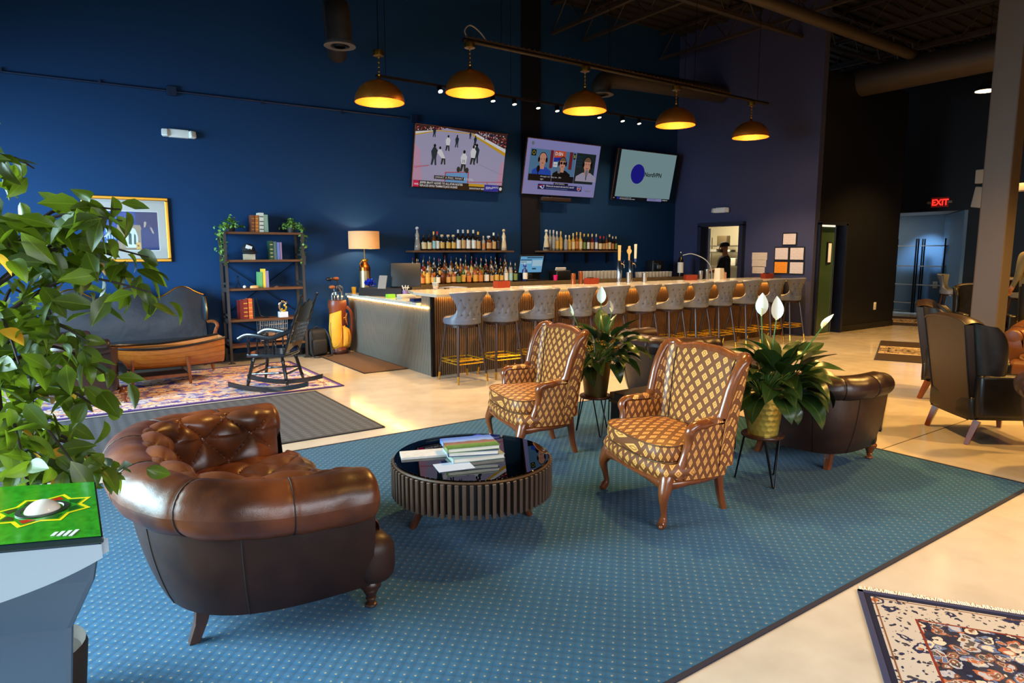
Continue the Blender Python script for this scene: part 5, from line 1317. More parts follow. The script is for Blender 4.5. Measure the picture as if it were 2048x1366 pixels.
# ------------------------------------------------------------------ televisions
def scr(name, c, e=.52): return M('screen_'+name, tuple(int(v*.12) for v in c), .2, emit=e, ecol=c)
def tv(label, x0, x1):
    w = x1-x0; t = thing('television', label, 'television', ((x0+x1)/2, 10.19, 2.64))
    dz, dy = .995, -.20; A = Vector((-w/2, -.075, 0)); ux = Vector((1, 0, 0)); uy = Vector((0, dy, dz)).normalized(); N = ux.cross(uy)
    if N.y > 0: N = -N
    hh = sqrt(dz*dz+dy*dy)
    B = MB(); R = Matrix((ux, -N, uy)).transposed()
    B.box(A+ux*w/2+uy*hh/2-N*.025, (w, .05, hh), R); B.build('housing', BLACK, t, smooth=False, bevel=.004)
    B = MB(); B.box((0, -.06, .55), (.5, .1, .4)); B.build('wall_mount', BLACKM, t, smooth=False)
    def fr(ts):  # slim metal edge
        B = MB(); B.box(A+ux*w/2+uy*(hh-.003)-N*-.001, (w, .008, .006), R); B.box(A+ux*.003+uy*hh/2-N*-.001, (.006, .008, hh), R); B.build('bezel_edge', M('copper_edge', (190, 120, 60), .35, .8), t, smooth=False)
    fr(t)
    org = A+ux*.012+uy*.012+N*.0015; W_, H_ = w-.024, hh-.024
    class S:
        def __init__(s): s.b = MB(); s.m = []; s.k = 0
        def mat(s, m):
            if m not in s.m: s.m.append(m)
            s.b.cur = s.m.index(m)
        def P(s, x, y): s.k += 0; return org+ux*(x*W_)+uy*(y*H_)+N*(s.d)
        d = 0
        def poly(s, m, pts): s.mat(m); s.d += .00012; s.b.poly([s.P(*p) for p in pts])
        def rect(s, m, a, b, c, d): s.poly(m, [(a, b), (c, b), (c, d), (a, d)])
        def ell(s, m, x, y, rx, ry, n=20, a0=0, a1=2*pi): s.poly(m, [(x+rx*cos(a0+(a1-a0)*k/n), y+ry*sin(a0+(a1-a0)*k/n)) for k in range(n if a1-a0 > 6 else n+1)])
        def text(s, m, st, x, y, size, bold=0.0, sx=1.): s.mat(m); s.d += .00012; text_mb(s.b, st, size, s.P(x, y), ux*sx, uy, bold=bold)
        def done(s): return s.b.build('screen', s.m, t, smooth=False)
    return t, S()
ICE = scr('ice', (176, 172, 206)); ICEP = scr('pink_ice', (208, 160, 190)); WHT = scr('white', (235, 235, 240)); BLK = scr('black', (14, 14, 20)); YEL = scr('yellow', (220, 170, 40)); REDS = scr('red', (200, 50, 70)); BLUS = scr('blue', (40, 50, 170)); LBL = scr('light_blue', (110, 170, 225)); CRW = scr('crowd', (70, 44, 44)); TEAL = scr('dark_teal', (28, 52, 66)); SKIN_ = scr('skin', (214, 150, 126)); NAVS = scr('navy', (30, 36, 92)); PINK = scr('hot_pink', (232, 20, 90)); GRYS = scr('grey', (120, 126, 140)); DGRN = scr('dark_green', (30, 44, 44))
random.seed(5)
t, s = tv('leftmost wall television showing an ice hockey game', 5.02, 6.83)
s.rect(ICE, 0, 0, 1, 1); s.poly(ICEP, [(0, .1), (.10, .1), (.06, .6), (0, .7)]); s.poly(ICEP, [(.93, .1), (1, .1), (1, .55), (.96, .5)])
s.poly(CRW, [(0, .86), (.25, .955), (.33, 1), (0, 1)]); s.poly(WHT, [(0, .85), (.22, .93), (.25, .955), (0, .89)]); s.poly(YEL, [(0, .83), (.24, .935), (.24, .95), (0, .85)]); s.poly(YEL, [(.24, .935), (.62, .945), (.62, .96), (.24, .95)]); s.poly(CRW, [(.33, .99), (.62, .96), (.72, .9), (1, .72), (1, 1), (.33, 1)])
s.poly(WHT, [(.62, .93), (1, .68), (1, .75), (.64, .965)]); s.poly(YEL, [(.6, .925), (1, .63), (1, .69), (.61, .945)])
for i in range(150):
    x = random.uniform(.66, 1); y = random.uniform(.76+(1-x)*.62, .99)
    if y < .99: s.rect(random.choice([WHT, SKIN_, BLK, REDS, GRYS, NAVS]), x-.006, y-.008, min(1, x+.006), min(.995, y+.008))
for i in range(50):
    x = random.uniform(0, .28); y = random.uniform(.9+x*.3, .99); s.rect(random.choice([WHT, SKIN_, BLK, REDS]), x, y-.01, x+.01, min(.995, y+.006))
for a, b in (((.0, .33), (.16, .37)), ((.0, .31), (.15, .36))): s.poly(REDS, [a, b, (b[0], b[1]+.006), (a[0], a[1]+.006)])
s.poly(REDS, [(.58, .13), (1, .17), (1, .18), (.58, .14)]); s.poly(GRYS, [(.7, .45), (.98, .30), (.98, .304), (.7, .455)]); s.poly(REDS, [(.80, .155), (.84, .06), (.847, .06), (.808, .156)])
def player(x, y, k, top, bot, sk=SKIN_, lean=0.):
    s.poly(bot, [(x-.03*k, y), (x-.012*k, y), (x+.004*k, y+.11*k), (x+.012*k, y), (x+.03*k, y), (x+.022*k, y+.14*k), (x-.02*k, y+.14*k)])
    s.poly(top, [(x-.022*k, y+.12*k), (x+.024*k, y+.12*k), (x+(.034+lean)*k, y+.24*k), (x+(.012+lean)*k, y+.29*k), (x+(-.014+lean)*k, y+.29*k), (x+(-.034+lean)*k, y+.22*k)]); s.ell(BLK, x+lean*k, y+.315*k, .013*k, .03*k, 10)
for a in ((.2, .38, 1., TEAL, TEAL), (.30, .40, .85, WHT, DGRN, SKIN_, -.05), (.335, .63, .75, WHT, DGRN), (.43, .70, .6, TEAL, TEAL), (.185, .83, .5, TEAL, TEAL), (.57, .86, .36, TEAL, TEAL), (.63, .76, .5, TEAL, DGRN), (.63, .62, .5, WHT, DGRN), (.655, .47, .95, TEAL, TEAL), (.62, .44, .95, WHT, DGRN), (.735, .87, .25, TEAL, BLK)): player(*a)
s.poly(LBL, [(.335, .115), (.585, .115), (.585, .295), (.335, .27)]); s.poly(REDS, [(.328, .265), (.59, .30), (.59, .312), (.328, .28)]); s.poly(REDS, [(.328, .12), (.338, .12), (.338, .27), (.328, .27)]); s.poly(REDS, [(.58, .12), (.59, .12), (.59, .30), (.58, .30)])
player(.52, .31, 1.05, WHT, DGRN); s.text(BLK, '35', .500, .46, .07); s.ell(DGRN, .47, .34, .02, .05, 10); s.ell(DGRN, .565, .335, .02, .05, 10); s.ell(REDS, .463, .205, .01, .02, 8)
s.rect(BLK, .215, .155, .54, .215); s.text(WHT, '(WHAT A PASS, WHAT A GOAL,', .225, .168, .052, 0, 1.02)
s.rect(BLK, 0, 0, .6, .115); s.rect(PINK, 0, .01, .06, .11); s.text(WHT, 'NHL', .012, .04, .042, .001); s.text(WHT, 'JESPER BRATT ADDED TO ALL-STAR ROSTER', .07, .068, .048, .0012, .86); s.text(WHT, 'REPLACES DEVILS TEAMMATE JACK HUGHES', .07, .018, .048, .0012, .76)
s.rect(YEL, .6, .07, .78, .115); s.rect(BLK, .6, 0, .78, .07); s.text(WHT, 'SHOOTOUT REPLAY', .61, .02, .04, .001); s.rect(BLUS, .78, 0, .95, .115); s.text(WHT, 'ESPN+', .80, .04, .055, .001); s.text(WHT, 'WATCH', .875, .06, .04, .001); s.rect(BLK, .95, 0, 1, .115); s.ell(WHT, .975, .055, .017, .032, 12)
s.done()
LIL = scr('lilac', (150, 148, 206)); PAN = scr('panel_blue', (86, 130, 168)); MAR = scr('maroon', (120, 36, 44)); ORG = scr('orange', (214, 84, 50)); ROY = scr('royal', (36, 80, 190)); SHIRT = scr('pale_shirt', (172, 166, 190)); HAIR = scr('hair', (120, 90, 70)); OLIVE = scr('olive', (150, 140, 40))
t, s = tv('middle wall television showing three talk show hosts', 7.27, 9.06)
s.rect(LIL, 0, 0, 1, 1)
def head(x, y, k, hair, shirt, glasses=False, lean=0):
    s.poly(shirt, [(x-.13*k, .30), (x+.13*k, .30), (x+.125*k, y-.20*k), (x+.05*k, y-.13*k), (x-.05*k, y-.13*k), (x-.125*k, y-.2*k)])
    s.ell(SKIN_, x, y, .045*k, .115*k); s.rect(SKIN_, x-.028*k, y-.17*k, x+.028*k, y-.05*k)
    s.ell(hair, x, y+.05*k, .047*k, .08*k, 14, 0, pi)
    s.ell(BLK, x-.05*k, y, .014*k, .05*k, 10); s.ell(BLK, x+.05*k, y, .014*k, .05*k, 10)
    for a in range(12):
        a0 = pi*a/12; a1 = pi*(a+1)/12; s.poly(BLK, [(x+.05*k*cos(a0), y+.125*k*sin(a0)), (x+.05*k*cos(a1), y+.125*k*sin(a1)), (x+.056*k*cos(a1), y+.14*k*sin(a1)), (x+.056*k*cos(a0), y+.14*k*sin(a0))])
    if glasses: s.ell(BLK, x-.018*k, y+.01, .016*k, .028*k, 10); s.ell(BLK, x+.022*k, y+.01, .016*k, .028*k, 10)
    else: s.ell(HAIR, x-.018*k, y+.012, .008*k, .008*k, 8); s.ell(HAIR, x+.018*k, y+.012, .008*k, .008*k, 8)
    s.rect(MAR, x-.014*k, y-.065*k, x+.014*k, y-.055*k)
s.rect(PAN, .05, .36, .355, .83); s.rect(MAR, .315, .5, .355, .83); s.rect(BLK, .065, .70, .125, .81); s.ell(OLIVE, .095, .755, .02, .04, 12); s.ell(BLK, .095, .755, .012, .025, 10); head(.22, .64, 1., SKIN_, ROY)
s.rect(PAN, .36, .36, .665, .83); s.rect(ORG, .365, .70, .52, .83); s.poly(BLUS, [(.365, .62), (.52, .68), (.50, .72), (.365, .70)]); s.text(WHT, 'D:SN', .375, .745, .085, .002); s.rect(WHT, .365, .53, .42, .62); s.text(BLK, 'ORTS', .368, .555, .045, 0, .9); s.rect(MAR, .575, .5, .62, .83); s.rect(BLK, .63, .70, .66, .81); s.ell(OLIVE, .645, .755, .012, .035, 12); head(.49, .60, .95, HAIR, BLK, True)
s.rect(DGRN, .67, .25, .95, .83)
for i in range(4): s.rect(TEAL, .68, .56+.06*i, .76, .60+.06*i)
head(.84, .62, 1.15, HAIR, SHIRT)
s.rect(BLK, .05, .25, .355, .37); s.rect(BLK, .36, .25, .665, .37); s.text(WHT, 'through it all. They run 100m', .21, .325, .042); s.text(WHT, 'tight', .21, .275, .042)
for x, m in ((.17, BLK), (.45, GRYS), (.84, GRYS)): s.ell(m, x, .47, .022, .065, 12); s.rect(BLK, x-.006, .33, x+.006, .42)
s.rect(BLK, .40, .20, .60, .235); s.text(WHT, 'AFTER MARINELLI', .415, .207, .03); s.rect(NAVS, .19, .10, .80, .20); s.text(WHT, 'Where do we stand with the O.C. search?', .30, .155, .04, .0008); s.text(LBL, 'Patriots continuing interviews at the Senior Bowl', .305, .115, .026)
s.poly(REDS, [(.195, .16), (.26, .19), (.28, .17), (.25, .15)]); s.poly(WHT, [(.21, .15), (.28, .18), (.27, .12), (.25, .11)]); s.ell(BLUS, .255, .15, .015, .025, 10)
s.poly(WHT, [(.735, .19), (.785, .19), (.785, .14), (.76, .105), (.735, .14)]); s.poly(BLUS, [(.74, .185), (.78, .185), (.78, .165), (.74, .165)]); s.poly(REDS, [(.74, .16), (.78, .16), (.78, .14), (.76, .112), (.74, .14)])
s.rect(GRYS, .85, .11, .93, .125); s.ell(GRYS, .065, .92, .02, .035, 12); s.done()
PALE = scr('pale_teal', (140, 172, 176), .5); LOGO = scr('logo_blue', (26, 24, 130), .7)
t, s = tv('rightmost wall television with a blue disc on a pale screen', 9.53, 11.26)
s.rect(PALE, .0, 0, 1, 1); s.rect(BLK, 0, 0, .045, 1); s.ell(LOGO, .37, .54, .115, .20, 40); s.text(BLK, 'NordVPN', .485, .505, .125, .003); s.rect(BLK, .0, 0, 1, .06); s.text(WHT, 'NFL', .02, .02, .028); s.rect(BLUS, .085, .005, .12, .055); s.text(WHT, 'To the frozen roots: Bills host Chiefs', .13, .034, .022); s.text(WHT, 'AFC Championship game coverage continues', .13, .008, .024, .0006); s.rect(LIL, .60, 0, .86, .055); s.text(BLK, 'SPORTS CENTER', .63, .018, .03); s.text(WHT, 'COMING UP', .87, .02, .03, .0006); s.done()
t = thing('soundbar', 'dark slim soundbar mounted under the middle television', 'soundbar', (8.07, 10.12, 2.54)); mb = MB(); mb.rbox((0, -.02, .03), (.72, .08, .075), .015); mb.build('bar_body', M('dark_brown_plastic', (42, 26, 20), .5), t); mb = MB(); mb.box((0, .03, .07), (.2, .06, .05)); mb.build('bracket', BLACKM, t, smooth=False)

# ------------------------------------------------------------------ pendants and track lights
def dome_mat(name, c, rough, met=1.):
    m, nt, b = base(name, rough); b.inputs['Metallic'].default_value = met; b.inputs['Base Color'].default_value = lin(c)+(1,)
    v = coords(nt, 'Object', (1, 1, 2.2)); bumpn(nt, b, voro(nt, v, 62.), .5, .003); return m
DOUT = dome_mat('hammered_bronze', (224, 136, 48), .38, .75); DIN = dome_mat('hammered_gold_inside', (242, 140, 36), .5, .35)
def pendant(label, loc, top):
    t = thing('pendant_lamp', label, 'pendant lamp', loc, 0, None)
    prof = lambda r: [(r*cos(a), .265/.3*r*sin(a)) for a in [pi/2*k/14 for k in range(15)]]
    mb = MB(); mb.lathe([(max(.001, r), z) for r, z in prof(.30)], n=48); sh = mb.build('shade', DOUT, t)
    mb = MB(); mb.lathe([(max(.001, r), z) for r, z in prof(.292)], n=48); mb.lathe([(.292, 0), (.30, 0)], n=48); mb.build('shade_lining', DIN, sh)
    mb = MB(); mb.lathe([(.001, .255), (.03, .26), (.022, .29), (.010, .31), (.016, .325), (.006, .34)], n=14); mb.build('finial', BRASS, t)
    mb = MB(); mb.tube([(0, 0, .33), (0, 0, top-.06)], .006, 6)
    for k in range(4): mb.ball((0, 0, lerp(.36, top-.08, k/3.)), .012, 8, 6)
    mb.build('chain', BRASS, t)
    mb = MB(); mb.lathe([(.001, top-.065), (.065, top-.06), (.068, top-.02), (.065, top), (.001, top)], n=20); mb.build('canopy', BRASS, t)
    mb = MB(); mb.ball((0, 0, .135), .045, 12, 8); mb.build('bulb', M('warm_bulb', (255, 214, 150), .5, emit=9), t)
    l = light('pendant_light', 'POINT', (0, 0, .05), 13, (1, .66, .30), shadow_soft_size=.05); l.parent = t
    l = light('pendant_light', 'SPOT', (0, 0, .02), 300, (1, .64, .30), spot_size=radians(118), spot_blend=.5, shadow_soft_size=.08); l.parent = t
    return t
PX = [4.34, 6.17, 8.0, 9.86]
for i, x in enumerate(PX): pendant('brass dome pendant over the bar, %s of the four on the black pipe' % ('leftmost', 'second from left', 'third from left', 'rightmost')[i], (x, 7.1, 3.48), .58)
pendant('brass dome pendant hanging alone left of the black pipe', (3.44, 7.73, 3.37), .60)
PIPE = M('black_pipe', (36, 28, 22), .45, .4)
t = thing('lamp_pipe', 'black pipe carrying four brass pendants above the bar', 'pipe', (7.2, 7.1, 4.06)); mb = MB(); mb.tube([(-2.95, 0, .02), (3.1, 0, .02)], .026, 12); mb.build('pipe', PIPE, t)
mb = MB(); mb.box((-.4, 0, .05), (5.0, .02, .03)); 
for k in range(60): mb.box((-2.9+k*.084, .0, .064), (.03, .04, .012), Ry(.5))
mb.build('cable_wrap', M('brown_cable', (70, 48, 30), .6), t, smooth=False)
mb = MB(); mb.tube(catmull([(-2.86, 0, .02), (-2.93, 0, .12), (-2.85, 0, .2), (-2.72, 0, .15), (-2.6, 0, .04)], 5), .008, 6); mb.build('cable_loop', M('grey_cable', (150, 140, 130), .5), t)
for x in (-2.4, -.6, 1.2, 2.8): mb = MB(); mb.tube([(x, 0, .02), (x, 0, 2.13)], .004, 5); mb.build('hanger_wire', BLACKM, t)
mb = MB(); mb.tube([(3.44, 7.73, 3.97), (3.44, 7.73, 6.2)], .005, 5); o = mb.build('hanging_cord', BLACKM); tag(o, 'thin black cord from which the separate left pendant hangs', 'cord')
t = thing('track_rail', 'black track rail with spotlights in front of the televisions', 'track light rail', (7.4, 9.2, 4.06)); mb = MB(); mb.box((0, 0, .02), (6.7, .04, .035)); mb.build('rail', PIPE, t, smooth=False)
for x in (-3.2, -1, 1.2, 3.2): mb = MB(); mb.tube([(x, 0, .03), (x, 0, 2.13)], .004, 5); mb.build('hanger_wire', BLACKM, t)
TX = [5.07, 6.04, 6.46, 6.95, 7.36, 8.33, 8.91, 9.34]
for i, x in enumerate(TX):
    t = thing('track_spotlight', 'glowing round track spotlight, %s from the left on the black rail' % ORD[i], 'spotlight', (x, 9.2, 4.06), 0, 'spotlights on the track rail')
    mb = MB(); d = Vector((.0, -.25, -1)).normalized() if i != 0 else Vector((-.05, -.75, -1)).normalized(); p = Vector((0, 0, -.005)); mb.tube([p, p+d*.085], .038, 14); mb.tube([(0, 0, .02), p], .012, 8); mb.build('spot_housing', BLACKM, t)
    mb = MB(); mb.tube([p+d*.086, p+d*.0875], .033, 16); mb.build('spot_lens', M('spot_lens', (255, 236, 205), .5, emit=14), t)
    l = light('track_light', 'SPOT', tuple(p+d*.1), 95, (1, .74, .46), spot_size=radians(95), spot_blend=.8, shadow_soft_size=.03); l.parent = t; l.rotation_euler = Vector((0, .30 if i % 2 else -.35, -1)).to_track_quat('-Z', 'Y').to_euler()
# the one ceiling lamp of the bay lights that is in view
for i, (x, y, z, e) in enumerate(BAYS[3:4]):
    t = thing('ceiling_lamp', 'round warm ceiling lamp glowing behind the post, high at the upper right', 'ceiling lamp', (x, y, z))
    mb = MB(); mb.lathe([(.001, .16), (.08, .16), (.10, .08), (.17, .03), (.18, 0), (.16, .0), (.001, .02)], n=24); mb.build('lamp_housing', BLACKM, t)
    mb = MB(); mb.lathe([(.001, .004), (.15, .004), (.15, -.004), (.001, -.004)], n=24); mb.build('diffuser', M('lamp_diffuser', (255, 220, 160), .5, emit=12, ecol=(255, 206, 140)), t)
    mb = MB(); mb.tube([(0, 0, .15), (0, 0, 6.2-z)], .006, 6); mb.build('hanger_rod', BLACKM, t)

# ------------------------------------------------------------------ things on the bar
def napkin_box(label, loc, rz=0, extra=True):
    t = thing('napkin_caddy', label, 'caddy', loc, rz); w, d, h = .20, .12, .095
    for c, s_ in (((0, -d/2, h/2), (w, .012, h)), ((0, d/2, h/2), (w, .012, h)), ((-w/2, 0, h/2), (.012, d, h)), ((w/2, 0, h/2), (.012, d, h)), ((0, 0, .005), (w, d, .01))):
        mb = MB(); mb.box(c, s_); mb.build('panel', REDWOOD, t, smooth=False)
    mb = MB(); mb.box((-.02, .01, .055), (.10, .06, .10)); mb.build('napkin_stack', M('napkin_dark', (36, 32, 32), .8), t, smooth=False)
napkin_box('dark red wooden napkin caddy on the bar nearest the bottles', (5.25, 7.78, 1.07), .05)
napkin_box('dark red wooden napkin caddy beside the copper shakers', (7.02, 7.86, 1.07), .1)
napkin_box('dark red wooden napkin caddy under the white hose', (9.40, 7.88, 1.07), -.5)
napkin_box('dark red wooden napkin caddy at the far right bar end', (11.2, 7.55, 1.07), -.2)
CP = M('copper_mill', (150, 84, 44), .3, .6)
for i, (x, y, h) in enumerate(((6.72, 7.95, .17), (6.90, 7.98, .20))):
    mb = MB(); mb.lathe([(.001, 0), (.036, 0), (.036, h*.8), (.034, h*.82), (.036, h*.84), (.034, h), (.001, h)], n=18); tag(mb.build('copper_shaker', CP, loc=(x, y, 1.07)), ('shorter' if i == 0 else 'taller')+' copper shaker standing by the napkin caddy', 'shaker', 'copper shakers')
for i, (x, hk) in enumerate(((7.72, 0), (7.985, 1))):
    t = thing('beer_tower', ('left' if i == 0 else 'right')+' chrome beer tower with %s on the bar' % ('one wooden tap handle' if i == 0 else 'two tap handles'), 'beer tap', (x, 7.97, 1.07))
    mb = MB(); mb.lathe([(.055, 0), (.055, .012), (.038, .02), (.036, .34), (.03, .355), (.001, .36)], n=20); mb.build('column', CHROME, t)
    R_ = Vector((.82, -.57, 0))
    mb = MB(); mb.tube([Vector((0, 0, .33)), R_*.06+Vector((0, 0, .31)), R_*.085+Vector((0, 0, .29)), R_*.09+Vector((0, 0, .24))], [.012, .012, .012, .008], 8); mb.tube([R_*.07+Vector((0, 0, .30)), R_*.085+Vector((0, 0, .37))], .008, 6); mb.build('faucet', CHROME, t)
    def handle(off, h0, h1, w, m, kind):
        pr_ = [(-w*.4, h0), (w*.4, h0), (w*.5, h1), (-w*.5, h1)] if kind == 0 else [(-w*.25, h0), (w*.25, h0), (w*.3, h0+.1), (w*.8, h0+.14), (w*.8, h1-.07), (w*.45, h1-.05), (w*.35, h1), (-w*.35, h1), (-w*.45, h1-.05), (-w*.8, h1-.07), (-w*.8, h0+.14), (-w*.3, h0+.1)]
        mb = MB(); B_ = Matrix((R_, Vector((0, 0, 1)), R_.cross(Vector((0, 0, 1))))).transposed(); mb.prism(pr_, .025, B_, R_*off); mb.build('tap_handle', m, t, smooth=False, bevel=.004)
    TW = M('pale_tap_wood', (206, 170, 112), .5)
    if hk == 0: handle(.0, .36, .61, .05, TW, 0)
    else: handle(-.03, .36, .60, .05, TW, 1); handle(.075, .39, .63, .045, M('white_tap', (216, 204, 180), .5), 0); mb = MB(); mb.tube([R_*.08+Vector((0, 0, .34)), R_*.08+Vector((0, 0, .39))], .018, 8); mb.build('tap_base', M('blue_tap', (40, 60, 130), .4), t)
def tumbler(name, label, loc, r, h, m, group=None, n=16):
    mb = MB(); mb.lathe([(.001, .004), (r*.82, .002), (r, h), (r*.93, h), (r*.76, .012), (.001, .012)], n=n); return tag(mb.build(name, m, loc=loc), label, 'glass', group)
GLS = M('tumbler_glass', (214, 208, 196), .12, spec=.9, alpha=.2, var=.4, vscale=40, stretch=(3, 3, .2))
gp = None
for row in range(2):
    for i in range(11):
        x = 8.30+i*.098+row*.03; lb = 'upside down pint glass beside the beer taps, %s from the left in the %s row' % (ORD[i], ('front', 'rear')[row])
        if gp is None: gp = tumbler('pint_glass', lb, (x, 9.55, 1.053), .042, .155, GLS, 'pint glasses on the back bar')
        else: c = gp.copy(); COL.objects.link(c); c.location = (x, 9.55+row*.1, 1.053+row*.05*0); c['label'] = lb
gp = None
for row in range(2):
    for i in range(10):
        x = 9.87+i*.1+row*.03; lb = 'short clear tumbler right of the beer taps, %s from the left in the %s row' % (ORD[i], ('front', 'rear')[row])
        if gp is None: gp = tumbler('rocks_glass', lb, (x, 9.58, 1.053), .044, .11, GLS, 'short tumblers on the back bar')
        else: c = gp.copy(); COL.objects.link(c); c.location = (x, 9.58+row*.11, 1.053); c['label'] = lb
for i, (x, h) in enumerate(((9.72, .16), (9.90, .185), (7.80, .17), (8.17, .15))):
    tumbler('shaker_tin', ('short steel shaker tin at the bar near the kitchen doorway', 'tall steel shaker tin at the bar near the kitchen doorway', 'tall steel shaker tin between the two beer towers', 'short steel shaker tin right of the beer towers')[i], (x, 7.92 if i < 2 else 7.82, 1.07), .043, h, STEEL, 'steel shaker tins')
# POS terminals
def terminal(name, label, loc, rz, w, h, tilt, front, stand_m=BLACK):
    t = thing(name, label, 'screen', loc, rz); R = Rx(-tilt)
    mb = MB(); mb.rbox((0, 0, 0), (w, .03, h), .008, R); o = mb.build('monitor', BLACK, t, loc=(0, 0, .13+h/2))
    if front:
        b = MB(); ms = [scr('pos_blue', (110, 176, 220), .7), scr('pos_dark', (40, 66, 84), .7), scr('pos_pale', (170, 205, 225), .7)]
        def rc(m, x0, z0, x1, z1, d): b.cur = m; b.poly([R @ Vector((x, -.0155-d, z)) for x, z in ((x0*w, z0*h), (x1*w, z0*h), (x1*w, z1*h), (x0*w, z1*h))])
        rc(0, -.46, -.44, .46, .44, 0); rc(1, -.2, .34, .44, .40, .0004); rc(1, -.44, .22, .0, .27, .0004); rc(2, -.44, .05, .0, .2, .0004); rc(2, .04, -.1, .44, .24, .0004); rc(1, .06, -.28, .22, -.2, .0004); rc(1, -.42, .12, -.2, .15, .0006)
        b.build('screen', ms, o, smooth=False)
    mb = MB(); mb.rbox((0, .04, .065), (.10, .07, .13), .01); mb.rbox((0, .03, .012), (.24, .18, .024), .008); mb.build('stand', stand_m, t)
terminal('pos_terminal', 'point of sale screen glowing blue on the back bar', (7.20, 9.72, 1.053), 0, .56, .34, -.25, True)
terminal('pos_terminal', 'black backed point of sale screen facing staff at the left counter end', (4.34, 8.98, .925), radians(150), .44, .36, -.18, False, M('pale_stand', (190, 186, 180), .4))
t = thing('receipt_printer', 'dark receipt printer with paper beside the blue screen', 'printer', (7.88, 9.72, 1.053)); mb = MB(); mb.rbox((0, 0, .09), (.34, .26, .18), .02); mb.build('case', BLACK, t); mb = MB(); mb.box((0, -.03, .205), (.24, .02, .05), Rx(.3)); mb.build('paper_slip', PAPER, t, smooth=False)
tumbler('plastic_cup', 'hot pink plastic cup on the back bar', (7.60, 9.50, 1.053), .042, .10, M('hot_pink_cup', (226, 24, 100), .35))
t = thing('espresso_grinder', 'black coffee equipment with a chrome group head on the back bar', 'coffee machine', (10.65, 9.85, 1.053)); mb = MB(); mb.rbox((0, .06, .17), (.34, .24, .34), .03); mb.build('case', BLACK, t); mb = MB(); mb.lathe([(.001, 0), (.05, 0), (.055, .07), (.05, .075), (.001, .08)], (-.08, -.12, .17), 18); mb.tube([(-.08, -.12, .26), (-.34, -.18, .29)], .012, 8); mb.build('group_head', CHROME, t)
t = thing('soda_bottle', 'tall dark bottle with a long white label behind the napkin caddy', 'bottle', (11.0, 9.5, 1.053)); mb = MB(); mb.lathe([(.001, 0), (.06, 0), (.062, .30), (.045, .38), (.02, .42), (.018, .48), (.001, .48)], n=18); mb.build('glass_body', GL['dark'], t); mb = MB(); mb.lathe([(.063, .08), (.063, .30)], n=18); mb.build('label', LAB['white'], t); mb = MB(); mb.ball((0, 0, .51), .03, 10, 8); mb.build('stopper', CHROME, t)
mb = MB(); mb.tube(catmull([(11.0, 9.45, 1.50), (11.12, 9.3, 1.53), (11.28, 9.1, 1.42), (11.36, 9.0, 1.25), (11.38, 8.97, 1.0)], 6), .010, 8); tag(mb.build('soda_hose', M('white_hose', (215, 212, 205), .4)), 'white curved hose arching beside the dark soda bottle', 'hose')
t = thing('takeaway_box', 'white takeaway carton with a handle on the bar before the kitchen doorway', 'carton', (10.22, 7.9, 1.07), .2); mb = MB(); mb.box((0, 0, .10), (.17, .12, .20), taper=.9); mb.build('carton', M('white_carton', (220, 212, 196), .6), t, smooth=False); mb = MB(); mb.box((.14, 0, .06), (.12, .10, .12)); mb.build('red_label_box', M('red_white_box', (206, 150, 130), .6, var=.4, vscale=30), t, smooth=False)
mb = MB(); mb.box((0, 0, 0), (.40, .15, .003)); o = mb.build('paper_sheet', PAPER, smooth=False, loc=(5.72, 7.55, 1.0725)); tag(o, 'white paper sheet lying flat on the bar worktop', 'paper')
t = thing('drink_cup', 'clear drink cup with a turquoise straw at the left end of the bar', 'cup', (4.28, 7.95, 1.07)); mb = MB(); mb.lathe([(.001, .002), (.036, 0), (.048, .09), (.045, .09), (.034, .01), (.001, .01)], n=20); mb.build('cup', GLS, t); mb = MB(); mb.lathe([(.049, .088), (.05, .094), (.046, .094)], n=20); mb.build('rim', WHITE, t); mb = MB(); mb.tube([(.01, 0, .02), (-.02, 0, .16)], .005, 6); mb.build('straw', M('turquoise_straw', (60, 170, 200), .4), t); mb = MB(); mb.lathe([(.001, .012), (.034, .012), (.038, .04), (.001, .04)], n=16); mb.build('drink', M('pale_drink', (200, 170, 140), .3), t)
mb = MB(); mb.lathe([(.001, .0), (.03, .0), (.05, .02), (.048, .022), (.03, .008), (.001, .006)], n=20); tag(mb.build('small_bowl', STEEL, loc=(4.46, 7.96, 1.07)), 'small steel bowl next to the drink cup', 'bowl')
# lower left counter
t = thing('table_lamp', 'lamp made from a copper fire extinguisher with a tan drum shade', 'table lamp', (4.06, 9.86, .925))
CO = M('aged_copper', (186, 104, 44), .28, 1., var=.15, vscale=12); mb = MB(); mb.lathe([(.001, 0), (.088, 0), (.09, .015), (.084, .03), (.084, .40), (.07, .45), (.035, .49), (.03, .52), (.001, .52)], n=32); mb.build('extinguisher_body', CO, t)
mb = MB(); vs = []; 
for z in (.10, .36):
    for i in range(13): a = radians(235-55+110*i/12); vs.append((.086*cos(a), .086*sin(a), z))
mb.add(vs, [(i, i+1, 14+i, 13+i) for i in range(12)]); mb.build('label_plate', M('engraved_plate', (170, 150, 110), .35, .8, var=.35, vscale=70, stretch=(1, 1, 4)), t)
mb = MB(); mb.lathe([(.05, .50), (.055, .51), (.055, .53), (.05, .54)], n=20); mb.tube([(-.07, -.04, .40), (-.1, -.05, .47), (-.05, -.03, .52)], .008, 6); mb.build('brass_collar', BRASS, t)
mb = MB(); mb.tube([(0, 0, .52), (0, 0, .74)], .008, 8); mb.build('rod', BRASS, t)
